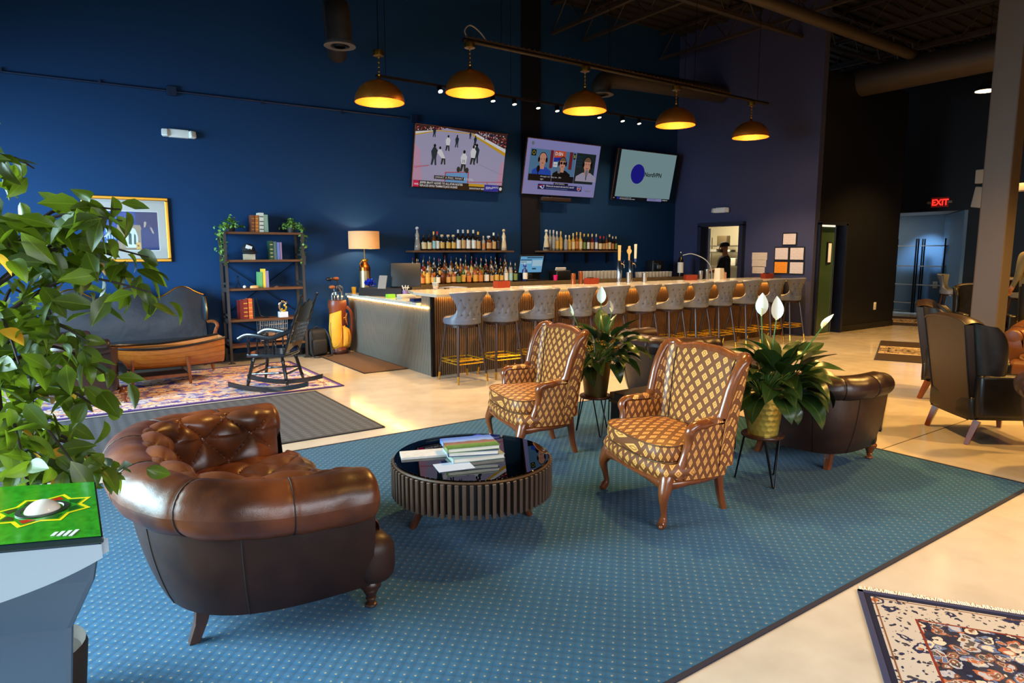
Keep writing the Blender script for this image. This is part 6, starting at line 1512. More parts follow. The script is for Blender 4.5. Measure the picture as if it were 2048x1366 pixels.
SHD = bpy.data.materials.new('linen_shade'); SHD.use_nodes = True; nt = SHD.node_tree; bs = nt.nodes['Principled BSDF']; bs.inputs['Base Color'].default_value = lin((206, 166, 120))+(1,); bs.inputs['Roughness'].default_value = .8; tl = nd(nt, 'ShaderNodeBsdfTranslucent'); tl.inputs[0].default_value = lin((220, 160, 100))+(1,); mx = nd(nt, 'ShaderNodeMixShader'); mx.inputs[0].default_value = .05; L(nt, bs.outputs[0], mx.inputs[1]); L(nt, tl.outputs[0], mx.inputs[2]); L(nt, mx.outputs[0], nt.nodes['Material Output'].inputs[0])
mb = MB(); mb.surf(lambda u, v: Vector((cos(u*2*pi)*.238, sin(u*2*pi)*.238, lerp(.70, .97, v))), 48, 2, True); mb.build('lamp_shade', SHD, t)
mb = MB(); mb.lathe([(.001, .81), (.03, .82), (.034, .85), (.001, .885)], n=12); mb.build('bulb', M('lamp_bulb', (255, 220, 160), .5, emit=10), t)
l = light('lamp_light', 'POINT', (0, 0, .83), 60, (1, .72, .42), shadow_soft_size=.04); l.parent = t
mb = MB(); 
random.seed(2)
for k in range(26):
    a = random.uniform(0, 2*pi); e = random.uniform(-.1, 1.3); d = Vector((cos(a)*cos(e), sin(a)*cos(e), sin(e))); s_ = d.cross(Vector((0, 0, 1))).normalized()
    mb.tube([Vector((0, 0, .02)), d*.06+Vector((0, 0, .03)), d*.085+s_*.025+Vector((0, 0, .04)), d*.05+s_*.04+Vector((0, 0, .04))], .008, 5, flat=2.)
tag(mb.build('gift_bow', M('blue_foil', (24, 52, 190), .2, .5), loc=(3.99, 9.5, 1.045)), 'shiny blue gift bow on the dark tray beside the lamp', 'bow')
t = thing('desk_tray', 'long dark brown tray on the lower counter in front of the lamp', 'tray', (4.06, 9.15, .925), radians(-62)); BT2 = M('dark_tray', (30, 19, 13), .4, spec=.3)
for c, s_ in (((0, -.10, .06), (.78, .012, .12)), ((0, .10, .06), (.78, .012, .12)), ((-.39, 0, .06), (.012, .21, .12)), ((.39, 0, .06), (.012, .21, .12)), ((0, 0, .115), (.78, .2, .008))): mb = MB(); mb.box(c, s_); mb.build('panel', BT2, t, smooth=False)
mb = MB(); mb.box((0, 0, .025), (.12, .08, .05)); tag(mb.build('card_box', M('lime_box', (120, 190, 50), .5), smooth=False, loc=(3.98, 8.75, .925), bevel=.003), 'lime green card box on the lower counter', 'box')
t = thing('pen_cup', 'purple pen cup full of pens on the lower counter', 'cup', (4.2, 8.72, .925)); mb = MB(); mb.lathe([(.001, 0), (.04, 0), (.045, .1), (.042, .1), (.036, .01), (.001, .01)], n=16); mb.build('cup', M('purple_cup', (110, 92, 140), .4), t)
for k in range(6): a = k*1.05; mb = MB(); mb.tube([(0, 0, .02), (.05*cos(a), .05*sin(a), .17)], .005, 6); mb.build('pen', WHITE if k % 2 else M('grey_pen', (150, 140, 130), .4), t)
mb = MB(); mb.lathe([(.001, 0), (.03, 0), (.04, .10), (.037, .10), (.028, .01), (.001, .01)], n=14); tag(mb.build('yellow_cup', M('yellow_cup', (214, 160, 30), .3), loc=(3.93, 10.02, .925)), 'yellow cup at the far end of the lower counter, left of the lamp', 'cup')
mb = MB(); mb.box((0, 0, .0), (.13, .015, .2), Rx(-.3)); tag(mb.build('photo_stand', M('grey_sign_back', (110, 108, 104), .4), smooth=False, loc=(4.0, 9.06, 1.135)), 'grey card stand leaning by the blue bow', 'stand')
bpy.data.objects['photo_stand'].rotation_euler = (0, 0, radians(-55))
for i, (x, y, z, w, d, h, c, lb) in enumerate(((4.0, 8.28, .925, .22, .16, .07, (206, 196, 176), 'stack of white papers and cards on the lower counter'), (4.02, 7.98, .925, .17, .13, .03, (24, 40, 92), 'navy blue booklet at the front of the lower counter'), (3.97, 9.55, .925, .2, .2, .014, (190, 190, 190), 'loose papers on the lower counter below the lamp'))):
    mb = MB()
    if i == 0:
        for k in range(5): mb.box((.004*((k*7) % 3), .006*((k*5) % 3), .007+k*.014), (w, d, .011), Rz(.06*((k*3) % 4-1.5)))
    else: mb.box((0, 0, h/2), (w, d, h))
    tag(mb.build('paper_stack' if i != 1 else 'booklet', M('paper_%d' % i, c, .6), smooth=False, loc=(x, y, z)), lb, 'papers' if i != 1 else 'booklet')
t = thing('dispenser_bottle', 'white pump bottle with a red top and blue label beside the bottles', 'bottle', (4.70, 9.55, 1.053)); mb = MB(); mb.lathe([(.001, 0), (.045, 0), (.05, .17), (.03, .2), (.001, .2)], n=16); mb.build('bottle_body', M('pale_blue_label', (120, 180, 200), .4), t); mb = MB(); mb.lathe([(.001, .2), (.022, .2), (.022, .24), (.001, .25)], n=12); mb.build('cap', CAPM['red'], t)
# ------------------------------------------------------------------ bookshelf and what stands on it
SH_Z = [.251, .621, 1.064, 1.467, 1.858]
def bookshelf():
    t = thing('bookshelf', 'tall open bookshelf with dark steel posts and rustic wooden shelves', 'bookshelf', (2.55, 10.0, 0))
    PM = M('gunmetal_post', (74, 68, 66), .45, .6, bump=.2, bscale=60)
    hx = .535; hy = .165
    for i, z in enumerate(SH_Z):
        mb = MB(); mb.box((0, 0, z-.015), (2*hx-.02+(.05 if i in (0, 4) else 0), 2*hy, .032)); mb.build('shelf', RUSTWOOD, t, smooth=False, bevel=.003)
    for sx in (-1, 1):
        for sy in (-1, 1):
            mb = MB(); mb.box((sx*hx, sy*hy, .93), (.034, .034, 1.86)); mb.box((sx*hx, sy*hy, .006), (.085, .06, .012)); mb.build('post', PM, t, smooth=False)
        for z in SH_Z[:4]:
            mb = MB(); mb.box((sx*hx, 0, z-.015), (.03, 2*hy, .06)); mb.box((sx*hx, 0, z+.07), (.02, 2*hy, .03)); mb.build('side_rail', PM, t, smooth=False)
        mb = MB(); mb.box((sx*(hx+.018), -hy-.012, 1.45), (.03, .03, .13)); mb.build('post_joint', PM, t, smooth=False)
    for z0, z1 in ((.66, 1.44), (.1, .62)):
        for a, b in ((-1, 1), (1, -1)): mb = MB(); mb.tube([(a*hx, hy+.004, z0), (b*hx, hy+.004, z1)], .006, 5); mb.build('cross_brace', BLACKM, t)
bookshelf()
def vbook(label, x, z, w, h, d, col, group, lean=0, band=None):
    t = thing('book', label, 'book', (x, 9.93, z), 0, group); m = M('book_%d_%d_%d' % col, col, .55, bump=.15, bscale=200)
    R = Ry(lean); c = R @ Vector((0, 0, h/2))
    mb = MB(); mb.box(c, (w, .004, h), R); mb.box(c+R @ Vector((-w/2+.0015, d/2, 0)), (.003, d, h), R); mb.box(c+R @ Vector((w/2-.0015, d/2, 0)), (.003, d, h), R); mb.build('cover', m, t, smooth=False)
    mb = MB(); mb.box(c+Vector((0, d/2, 0)), (w-.008, d-.01, h-.012), R); mb.build('pages', PAPER, t, smooth=False)
    if band:
        bm_ = M('book_band_%d' % band[0], band, .35, .5)
        mb = MB()
        for k in (.15, .35, .55, .8): mb.box(R @ Vector((0, -.0022, h*k)), (w*.9, .003, h*.045), R)
        mb.build('gilt_bands', bm_, t, smooth=False)
G1, G2_, G3, G4 = ('books on the top shelf', 'books on the second shelf', 'books on the third shelf', 'books on the fourth shelf')
z4, z3, z2, z1, z0 = SH_Z[4]+.001, SH_Z[3]+.001, SH_Z[2]+.001, SH_Z[1]+.001, SH_Z[0]+.001
vbook('leftmost brown leather book on the top of the bookshelf', 2.42, z4, .042, .24, .15, (112, 56, 28), G1, .05, (190, 130, 60))
vbook('orange brown book with ribbed spine on the bookshelf top', 2.475, z4, .045, .24, .15, (170, 92, 34), G1, .04, (220, 160, 80))
vbook('tallest cream white book on the top of the bookshelf', 2.54, z4, .062, .275, .17, (206, 198, 178), G1, .03, (70, 62, 56))
vbook('pale green book at the right of the top shelf row', 2.607, z4, .055, .25, .16, (132, 154, 130), G1, 0)
vbook('dark green book with gilt bands on the second shelf', 2.665, z3, .045, .27, .15, (34, 66, 44), G2_, 0, (214, 190, 120))
vbook('grey green plain book on the second shelf', 2.715, z3, .042, .26, .15, (72, 100, 98), G2_)
vbook('blue lavender book on the second shelf', 2.763, z3, .040, .25, .15, (98, 112, 168), G2_)
vbook('thin mauve book at the right of the second shelf', 2.80, z3, .024, .25, .15, (150, 112, 140), G2_)
vbook('green book leftmost on the third shelf', 2.49, z2, .05, .225, .15, (96, 160, 100), G3, .03)
vbook('tall yellow book in the middle of the third shelf', 2.54, z2, .036, .27, .15, (226, 190, 60), G3, .02)
vbook('mauve grey book rightmost on the third shelf', 2.583, z2, .044, .24, .15, (134, 120, 154), G3)
vbook('dark red leather book leftmost on the fourth shelf', 2.205, z1, .05, .27, .17, (110, 22, 18), G4, 0)
vbook('red book with broad gilt bands on the fourth shelf', 2.262, z1, .06, .28, .17, (124, 26, 20), G4, 0, (226, 180, 70))
vbook('bright orange book on the fourth shelf', 2.33, z1, .055, .29, .17, (204, 88, 40), G4, 0, (226, 150, 60))
vbook('thin black book beside the orange one on the fourth shelf', 2.373, z1, .018, .29, .17, (32, 30, 34), G4)
# cap on a small stand
t = thing('cap', 'black baseball cap with a white patch on a small box stand', 'cap', (2.34, 9.92, z3)); CPM = M('black_cloth', (16, 16, 20), .85)
mb = MB(); mb.surf(lambda u, v: Vector((.09*cos(u*2*pi)*cos(v*pi/2), .095*sin(u*2*pi)*cos(v*pi/2), .13+.10*sin(v*pi/2))), 24, 8, True); mb.build('crown', CPM, t)
mb = MB(); mb.surf(lambda u, v: Vector((.085*cos(pi+u*pi)*(1+.75*v*abs(sin(u*pi))), .09*sin(pi+u*pi)*(1+.75*v)-.0, .13-.05*v*abs(sin(u*pi)))), 16, 4); mb.build('brim', CPM, t, solid=.004)
mb = MB(); mb.box((-.012, -.088, .175), (.085, .006, .05), Ry(.35)); mb.build('patch', M('white_patch', (206, 206, 206), .6), t, smooth=False)
mb = MB(); mb.box((.01, 0, .04), (.15, .09, .08)); tag(mb.build('display_box', M('pale_wood_box', (190, 170, 140), .6), smooth=False, loc=(2.34, 9.94, z3)), 'pale small box under the black cap on the second shelf', 'box')
mb = MB()
for a in (.3, 2.4, 4.5): mb.tube([(.045*cos(a), .045*sin(a), 0), (0, 0, .10)], .005, 6)
mb.tube([(0, 0, .10), (0, 0, .15)], .014, 8); mb.ball((0, 0, .165), .014, 8, 6); mb.tube([(0, 0, .15), (-.03, 0, .2), (-.035, 0, .22)], .004, 5); mb.box((-.01, 0, .225), (.05, .01, .006)); tag(mb.build('golfer_figurine', M('dark_blue_metal', (40, 56, 84), .3, .7), loc=(2.18, 9.93, z2)), 'small dark golfer figurine on the third shelf', 'figurine')
mb = MB(); mb.ball((0, 0, .0215), .0215, 14, 10); tag(mb.build('golf_ball', WHITE, loc=(2.25, 9.87, z2)), 'white golf ball on the third shelf', 'ball')
mb = MB(); mb.lathe([(.001, 0), (.06, 0), (.065, .02), (.05, .035), (.001, .04)], n=16, sy=.5); tag(mb.build('putter_head', M('pale_putter_wood', (200, 150, 90), .4), loc=(2.385, 9.87, z2)), 'pale wooden putter head lying on the third shelf', 'golf club')
mb = MB(); mb.lathe([(.001, 0), (.035, 0), (.04, .01), (.001, .025)], n=14); tag(mb.build('brown_disc', M('brown_disc', (110, 70, 50), .4), loc=(2.70, 9.88, z2)), 'small brown dish on the third shelf right of the books', 'dish')
t = thing('trophy', 'silver and gold swirl trophy on a white block, fourth shelf', 'trophy', (2.785, 9.93, z1)); mb = MB(); mb.box((0, 0, .04), (.12, .10, .08)); mb.build('base_block', M('white_block', (205, 205, 210), .4), t, smooth=False)
mb = MB(); mb.tube([(.06*cos(a)*(1-.25*a/6), .01*sin(a*2), .16+.075*sin(a)*(1-.1*a/6)) for a in [k*5.2/24+.3 for k in range(25)]], [.030-.016*k/24 for k in range(25)], 10); mb.build('silver_swirl', CHROME, t)
mb = MB(); mb.tube([(.035*cos(a)+.01, -.015, .135+.04*sin(a)) for a in [k*4.6/16+3.3 for k in range(17)]], .014, 8); mb.lathe([(.001, .08), (.03, .08), (.012, .10)], n=12); mb.build('gold_swirl', GOLD, t)
mb = MB(); mb.tube([(.0, 0, .30), (.05, 0, .04), (.09, -.01, .02)], [.006, .008, .012], 8); mb.box((.12, -.01, .015), (.08, .02, .02)); tag(mb.build('bookend_putter', M('black_putter', (26, 26, 28), .35, .5), loc=(2.41, 9.92, z1)), 'black golf club head bookend right of the fourth shelf books', 'bookend')
t = thing('mini_cart', 'small wire shopping cart holding a brown box on the bottom shelf', 'cart', (2.62, 9.95, z0)); WM = M('wire_grey', (150, 140, 132), .35, .8)
for y in (-.1, .1):
    mb = MB()
    for z in (.13, .20, .27, .33): mb.tube([(-.18, y, z), (.2, y*1.1, z+.01)], .003, 5)
    for k in range(16): x = -.18+k*.025; mb.tube([(x, y, .13), (x*1.02, y*1.05, .335)], .0022, 4)
    mb.build('wire_side', WM, t)
mb = MB(); mb.tube([(-.18, -.1, .33), (-.18, .1, .33)], .004, 5); mb.tube([(-.19, -.1, .02), (-.19, -.1, .36)], .004, 5); mb.tube([(-.18, -.1, .05), (.2, -.1, .05)], .004, 5); mb.build('wire_frame', WM, t)
for x in (-.15, .16): mb = MB(); mb.lathe([(.001, -.006), (.02, -.006), (.02, .006), (.001, .006)], (x, -.1, .021), 12, R=Rx(pi/2)); mb.build('wheel', BLACK, t)
mb = MB(); mb.box((.02, 0, .10), (.26, .16, .14)); tag(mb.build('brown_box', M('brown_card', (150, 92, 48), .7), smooth=False, loc=(2.66, 9.97, z0)), 'brown cardboard box inside the wire shopping cart', 'box')
# trailing ivy plants
IVY = leafm('ivy_leaf', (62, 110, 34), (128, 170, 70), (150, 180, 90), .45, 6., .2)
def ivy(label, x, side, seed):
    random.seed(seed); t = thing('ivy_plant', label, 'plant', (x, 9.96, SH_Z[4]+.001))
    mb = MB(); mb.lathe([(.001, 0), (.05, 0), (.06, .08), (.055, .08), (.001, .06)], n=16); mb.build('pot', M('dark_pot', (40, 36, 34), .6), t)
    m_ = [leaf_mesh(.042, .016, d, .3, IVY, 'leaf', nu=2, nv=4) for d in (.4, 1.0)]
    def lf(p):
        o = bpy.data.objects.new('leaf', random.choice(m_)); COL.objects.link(o); o.parent = t; o.location = p; o.rotation_euler = (random.gauss(-.3, .6), random.gauss(0, .6), random.uniform(0, 6.28)); s_ = random.uniform(.8, 1.4); o.scale = (s_,)*3
    for k in range(120):
        a = random.uniform(0, 6.28); r = abs(random.gauss(0, .085)); lf(Vector((r*cos(a)*1.1, r*sin(a)*.8, .05+max(0, .17-r*1.0)*random.random()+random.uniform(0, .03))))
    for j in range(3):
        P = catmull([Vector((0, -.05, .09)), Vector((side*.10, -.10+.03*j, .08)), Vector((side*(.14+.02*j), -.13+.06*j, -.05)), Vector((side*(.13+.015*j), -.13+.06*j, -.25)), Vector((side*(.12+.01*j), -.12+.06*j, -.43+.08*j))], 6)
        mb = MB(); mb.tube(P, .002, 4); mb.build('vine', STEMG, t)
        for k in range(34): i = random.randint(4, len(P)-1); lf(P[i]+Vector((random.gauss(0, .018), random.gauss(0, .018), random.gauss(0, .02))))
ivy('bright green trailing ivy at the left end of the bookshelf top', 2.13, -1, 31)
ivy('bright green trailing ivy at the right end of the bookshelf top', 2.97, 1, 32)

# ------------------------------------------------------------------ golf bag, backpack
def golf_bag():
    t = thing('golf_bag', 'yellow and brown leather golf bag full of clubs, leaning by the bar', 'golf bag', (3.60, 9.88, 0), radians(20))
    BRL = leather('bag_brown', (134, 62, 26), (84, 34, 16), .35, .1); YL = M('yellow_suede', (214, 152, 30), .7, var=.12, vscale=6, bump=.2, bscale=60)
    mb = MB(); mb.lathe([(.001, 0), (.125, 0), (.135, .01), (.135, .10), (.128, .12), (.128, .70), (.138, .74), (.138, .80), (.13, .84), (.12, .84), (.12, .6), (.001, .6)], n=30, sx=1.05, sy=.95); mb.build('bag_body', BRL, t)
    mb = MB(); mb.lathe([(.139, .015), (.143, .02), (.143, .07), (.139, .075)], n=30, sx=1.05, sy=.95); mb.build('base_band', M('dark_band', (52, 24, 14), .4), t)
    # large rounded side pocket and small ball pocket (facing the room)
    def pocket(name, a0, a1, z0, z1, out, mat):
        def f(u, v):
            a = radians(lerp(a0, a1, u)); k = (sin(pi*u)**.5)*(sin(pi*v)**.45); w = .135+out*k; return Vector((cos(a)*w*1.05, sin(a)*w*.95, lerp(z0, z1, v)+.06*(u-.5)*(1 if name == 'side_pocket' else -1)))
        mb = MB(); mb.surf(f, 22, 18); o = mb.build(name, mat, t)
        mb = MB(); e = [f(.5+.44*cos(x), .5+.44*sin(x)) for x in [2*pi*k/40 for k in range(40)]]; mb.tube(e, .004, 5, True); mb.build('piping', M('tan_piping', (196, 160, 90), .5), o)
        mb = MB(); mb.tube([f(.3, .25+.5*k/8)*1.004 for k in range(9)], .004, 5); mb.build('zip', BLACK, o)
    pocket('side_pocket', 170, 258, .10, .66, .05, YL); pocket('ball_pocket', 262, 338, .10, .42, .065, YL); pocket('upper_pocket', 285, 345, .44, .64, .02, BRL)
    P = catmull([(.06, -.14, .74), (.12, -.16, .66), (.16, -.14, .5), (.155, -.12, .3), (.14, -.10, .2)], 6); mb = MB(); mb.tube(P, .022, 8, flat=.35); mb.build('shoulder_strap', BRL, t)
    for z in (.56, .43): mb = MB(); mb.lathe([(.018, -.004), (.022, 0), (.018, .004)], (.02, -.139, z), 14, R=Rx(pi/2)); mb.build('buckle', BRASS, t)
    random.seed(8)
    for i in range(9):
        a = i*.7; r = .06 if i else 0; b0 = Vector((r*cos(a), r*sin(a), .62)); tp = Vector((r*cos(a)*1.5, r*sin(a)*1.5, .93+.05*(i % 3)+(.17 if i in (1, 4) else 0)))
        mb = MB(); mb.tube([b0, tp], .006, 6); sh = mb.build('club_shaft', CHROME if i not in (1, 4) else BLACK, t)
        if i in (1, 4, 5): mb = MB(); mb.ball(tp+Vector((-.03, 0, .015)), .05, 14, 10, sz=(1.1, .9, .6)); mb.build('wood_head', BLACK if i == 4 else M('brown_head_cover', (140, 74, 30), .5), sh)
        else: mb = MB(); mb.prism([(0, -.01), (-.07, -.02), (-.085, .03), (-.05, .045), (0, .012)], .016, Rz(a) @ Rx(pi/2), tp); mb.build('iron_head', CHROME, sh, smooth=False, bevel=.003)
golf_bag()
t = thing('backpack', 'black backpack on the floor between bookshelf and golf bag', 'backpack', (3.265, 9.9, 0), .1); BPK = M('black_nylon', (22, 20, 20), .7, bump=.4, bscale=30)
mb = MB(); mb.rbox((0, 0, .21), (.30, .20, .42), .07, n=4); mb.build('main_bag', BPK, t); mb = MB(); mb.rbox((-.01, -.11, .15), (.24, .08, .24), .035, n=3); mb.build('front_pocket', BPK, t)
for s_ in (-1, 1): mb = MB(); mb.tube(catmull([(s_*.1, -.06, .41), (s_*.14, -.12, .3), (s_*.16, -.15, .12), (s_*.14, -.2, .012), (s_*.05, -.25, .012)], 5), .016, 6, flat=.5); mb.build('strap', BPK, t)
mb = MB(); mb.tube(catmull([(-.05, 0, .41), (0, 0, .45), (.05, 0, .41)], 4), .010, 6); mb.build('grab_handle', BPK, t)

# ------------------------------------------------------------------ boat shaped coffee table
def boat():
    t = thing('boat_table', 'wooden rowing boat hull used as a coffee table before the settee', 'table', (1.02, 8.83, 0))
    HW = wood('varnished_hull', (132, 66, 18), (196, 118, 44), .28, (3, 30, 30), .5); N = 40
    def hull(s, q):      # s -1..1 along, q -1..1 across
        x = s*.68; half = .27*(1-.95*max(0, -s)**2.6-.25*max(0, s)**3); top = .445+.05*s*s+.03*max(0, s); bot = .19+.16*max(0, -s)**4+.02*s*s
        a = abs(q); return Vector((x, (1 if q > 0 else -1)*half*(a**.55), lerp(bot, top, a**2.0)))
    for k in range(7):
        for sg in (-1, 1):
            a0, a1 = k/7, (k+1)/7
            mb = MB(); mb.surf(lambda u, v: hull(u*2-1, sg*lerp(a0, a1, v))+Vector((0, sg*.004*(1-v), 0)), 40, 2); mb.build('plank', HW, t)
    mb = MB(); mb.add([hull(1, -1+2*k/16) for k in range(17)], [list(range(17))]); mb.build('transom', HW, t)
    for sg in (-1, 1): mb = MB(); mb.tube([hull(-1+2*k/40, sg)+Vector((0, 0, .004)) for k in range(41)], .014, 6); mb.build('gunwale', M('black_gunwale', (24, 20, 18), .3), t)
    mb = MB(); vs = [hull(-1+2*k/30, -.86) for k in range(31)]+[hull(1-2*k/30, .86) for k in range(31)]; mb.poly([(p.x, p.y, .43) for p in vs]); mb.build('inner_deck', M('amber_deck', (150, 92, 34), .25, coat=.5), t, smooth=False)
    mb = MB(); mb.tube([(-.69, 0, .36), (-.66, 0, .30), (-.5, 0, .2), (.68, 0, .19)], .014, 6); mb.build('keel', M('dark_keel', (50, 26, 14), .4), t)
    for x, y in ((-.33, -.22), (.25, -.22), (-.33, .22), (.25, .22)): mb = MB(); mb.tube([(x, y*1.08, .33), (x*1.05, y*1.12, 0)], [.022, .016], 10); mb.build('leg', CHERRY, t)
    mb = MB(); mb.box((-.04, 0, .11), (.6, .36, .02)); mb.build('lower_shelf', M('black_lower_shelf', (34, 28, 26), .4), t, smooth=False)
    mb = MB(); mb.box((-.04, -.19, .105), (.6, .02, .035)); mb.box((-.04, .19, .105), (.6, .02, .035)); mb.build('shelf_rail', CHERRY, t, smooth=False)
boat()

# ------------------------------------------------------------------ on the walls
def picture():
    t = thing('framed_picture', 'gold framed picture with a pale mat hanging above the settee', 'picture', (.887, 10.195, 1.875)); w, h = 1.0, .86
    GF = M('gilt_frame', (216, 156, 54), .3, .8, bump=.3, bscale=40)
    for c, d in (((0, -.02, h/2-.022), (w, .04, .044)), ((0, -.02, -h/2+.022), (w, .04, .044)), ((-w/2+.022, -.02, 0), (.044, .04, h-.088)), ((w/2-.022, -.02, 0), (.044, .04, h-.088))): mb = MB(); mb.box(c, d); mb.build('frame_rail', GF, t, smooth=False, bevel=.01)
    mb = MB(); mb.box((0, -.012, 0), (w-.08, .01, h-.08)); mb.build('mat_board', M('mat_board', (196, 186, 180), .8), t, smooth=False)
    P_ = lambda n, c: M('art_'+n, c, .5)
    b = MB(); ms = []; d = [0]
    def pg(m, pts):
        if m not in ms: ms.append(m)
        b.cur = ms.index(m); d[0] += .0001; b.poly([(x, -.0175-d[0], z) for x, z in pts])
    def rc(m, x0, z0, x1, z1): pg(m, [(x0, z0), (x1, z0), (x1, z1), (x0, z1)])
    rc(P_('white', (226, 222, 216)), -.345, -.28, .37, .245); rc(P_('blue', (22, 62, 150)), -.335, -.27, .10, .235); rc(P_('navy', (26, 32, 92)), .10, -.27, .36, .235); rc(P_('taupe', (160, 136, 112)), -.12, -.27, .15, .06); rc(P_('deep', (22, 46, 110)), .15, -.27, .36, .03)
    pg(P_('robe', (28, 96, 170)), [(-.26, -.26), (-.12, -.26), (-.16, .05), (-.27, .05)]); 
    for i in range(12): x = -.25+.03*(i % 4); z = -.2+.08*(i//4); rc(P_('pale', (200, 214, 226)), x, z, x+.012, z+.05)
    pg(P_('jug', (220, 222, 214)), [(-.03, -.24), (.10, -.24), (.115, -.1), (.09, .0), (.05, .03), (.0, .01), (-.04, -.08)]); pg(P_('figs', (50, 84, 80)), [(.0, -.19), (.035, -.2), (.04, -.06), (.02, -.04), (.005, -.06)]); pg(P_('figs', (50, 84, 80)), [(.06, -.19), (.085, -.2), (.09, -.08), (.07, -.05)])
    rc(P_('tile', (226, 176, 96)), .085, -.26, .14, -.17); pg(P_('dot', (120, 60, 20)), [(.11+.012*cos(a), -.215+.012*sin(a)) for a in [k*pi/6 for k in range(12)]]); rc(P_('bar', (170, 140, 110)), .10, .0, .16, .03)
    pg(P_('club', (190, 170, 150)), [(.19, .03), (.205, .03), (.225, .09), (.215, .11), (.195, .10)]); pg(P_('club', (190, 170, 150)), [(.26, .03), (.29, -.05), (.31, -.05), (.28, .035)]); b.build('artwork', ms, t, smooth=False)
    mb = MB(); mb.box((0, -.021, 0), (w-.09, .002, h-.09)); mb.build('glazing', thin_glass('picture_glass', (250, 252, 252), 1.3, .02, .35), t, smooth=False)
picture()
def elight(label, loc, rz):
    t = thing('emergency_light', label, 'emergency light', loc, rz)
    mb = MB(); mb.rbox((0, -.035, 0), (.26, .07, .11), .015); mb.build('housing', WHITE, t)
    for s_ in (-1, 1):
        R = Rz(s_*.4) @ Rx(-.2); mb = MB(); mb.rbox((s_*.165, -.06, -.005), (.085, .07, .095), .015, R); hd = mb.build('lamp_head', WHITE, t)
        mb = MB(); mb.rbox(Vector((s_*.165, -.06, -.005))+R @ Vector((0, -.036, 0)), (.068, .006, .075), .002, R); mb.build('lens', M('frosted_lens', (205, 200, 195), .2, var=.2, vscale=160), hd)
elight('white twin headed emergency light on the blue wall above the picture', (1.575, 10.2, 3.17), 0)
elight('white emergency light on the navy wall above the kitchen doorway', (11.57, 8.93, 2.43), -pi/2)
t = thing('wall_conduit', 'long thin steel conduit with a junction box along the blue wall', 'conduit', (2.3, 10.18, 3.7)); CM = M('painted_conduit', (20, 40, 70), .4, .3)
mb = MB(); mb.tube([(-5.2, 0, -.02), (2.8, 0, .055)], .016, 8); mb.build('pipe', CM, t)
for x, z in ((-.776, .022), (2.82, .055)): mb = MB(); mb.box((x, -.01, z), (.12, .06, .12)); mb.build('junction_box', CM, t, smooth=False, bevel=.006)
for x in (-2.6, -1.6, .4, 1.6): mb = MB(); mb.box((x, -.004, .022), (.03, .03, .05)); mb.build('strap', CM, t, smooth=False)
def pap(col, name):
    m, nt, b = base(name, .7); v = coords(nt, 'Object'); s = sep(nt, v)
    ln = math_(nt, 'GREATER_THAN', math_(nt, 'FRACT', math_(nt, 'MULTIPLY', s[2], 48.)), .62); n = math_(nt, 'GREATER_THAN', noise(nt, v, 70.), .46); f = math_(nt, 'MULTIPLY', math_(nt, 'MULTIPLY', ln, n), .35)
    L(nt, mixc(nt, f, lin(col), lin((70, 64, 60))), b.inputs['Base Color']); return m
P1, P2, P3 = pap((214, 204, 204), 'certificate_paper'), pap((236, 146, 24), 'orange_certificate_paper'), pap((208, 192, 176), 'notice_paper')
for y, z, w, h, p, lb in ((7.35, 1.81, .27, .21, P1, 'topmost framed white certificate on the navy wall'), (7.50, 1.535, .28, .23, P1, 'framed white certificate above the orange one'), (7.182, 1.535, .28, .23, P1, 'framed white certificate in the right column, upper of two'), (7.50, 1.272, .28, .22, P2, 'bright orange framed certificate on the navy wall'), (7.175, 1.27, .28, .22, P1, 'framed white certificate in the right column, lower of two')):
    t = thing('certificate', lb, 'certificate', (11.566, y, z), -pi/2, 'framed certificates'); mb = MB(); mb.box((0, -.008, 0), (w+.03, .016, h+.03)); mb.build('frame', BLACK, t, smooth=False, bevel=.003); mb = MB(); mb.box((0, -.0175, 0), (w-.01, .003, h-.01)); mb.build('sheet', p, t, smooth=False)
for y, z, w, h, lb in ((7.99, 1.485, .34, .145, 'top pale notice sheet of the three on the navy wall'), (7.995, 1.345, .32, .14, 'middle pale notice sheet of the three on the navy wall'), (8.0, 1.215, .28, .14, 'bottom pale notice sheet of the three on the navy wall')):
    mb = MB(); mb.box((0, 0, 0), (.003, w, h)); o = mb.build('notice_sheet', P3, smooth=False, loc=(11.566, y, z)); tag(o, lb, 'notice', 'notices by the kitchen doorway')
def plate(label, loc, rz, s_=1):
    t = thing('wall_outlet', label, 'outlet', loc, rz); mb = MB(); mb.rbox((0, -.004, 0), (.075*s_, .008, .118*s_), .003); mb.build('cover_plate', WHITE, t); mb = MB(); mb.box((0, -.0085, .025), (.03, .002, .03)); mb.box((0, -.0085, -.025), (.03, .002, .03)); mb.build('sockets', M('socket_grey', (180, 180, 176), .5), t, smooth=False)
plate('white outlet plate low on the dark hallway wall', (13.956, 6.868, .457), 0, 1.3)
plate('white outlet plate low on the blue lit alcove wall', (18.995, 7.84, .707), -pi/2, 1.5)
t = thing('exit_sign', 'illuminated red EXIT sign on the dark wall above the alcove', 'sign', (16.98, 7.055, 2.70)); mb = MB(); mb.box((0, 0, 0), (.04, .36, .22)); mb.build('sign_box', M('exit_face', (60, 16, 14), .4, emit=.25, ecol=(150, 20, 16)), t, smooth=False, bevel=.004)
mb = MB(); text_mb(mb, 'EXIT', .19, (-.0215, .165, -.065), (0, -.9, 0), (0, 0, 1), bold=.006); mb.build('letters', M('exit_red', (255, 40, 30), .4, emit=2.2), t, smooth=False)
for s_ in (-1, 1): mb = MB(); mb.tube([(0, s_*.18, 0), (0, s_*.26, .005)], .03, 8); mb.build('lamp_head', M('grey_head', (120, 116, 112), .5), t)
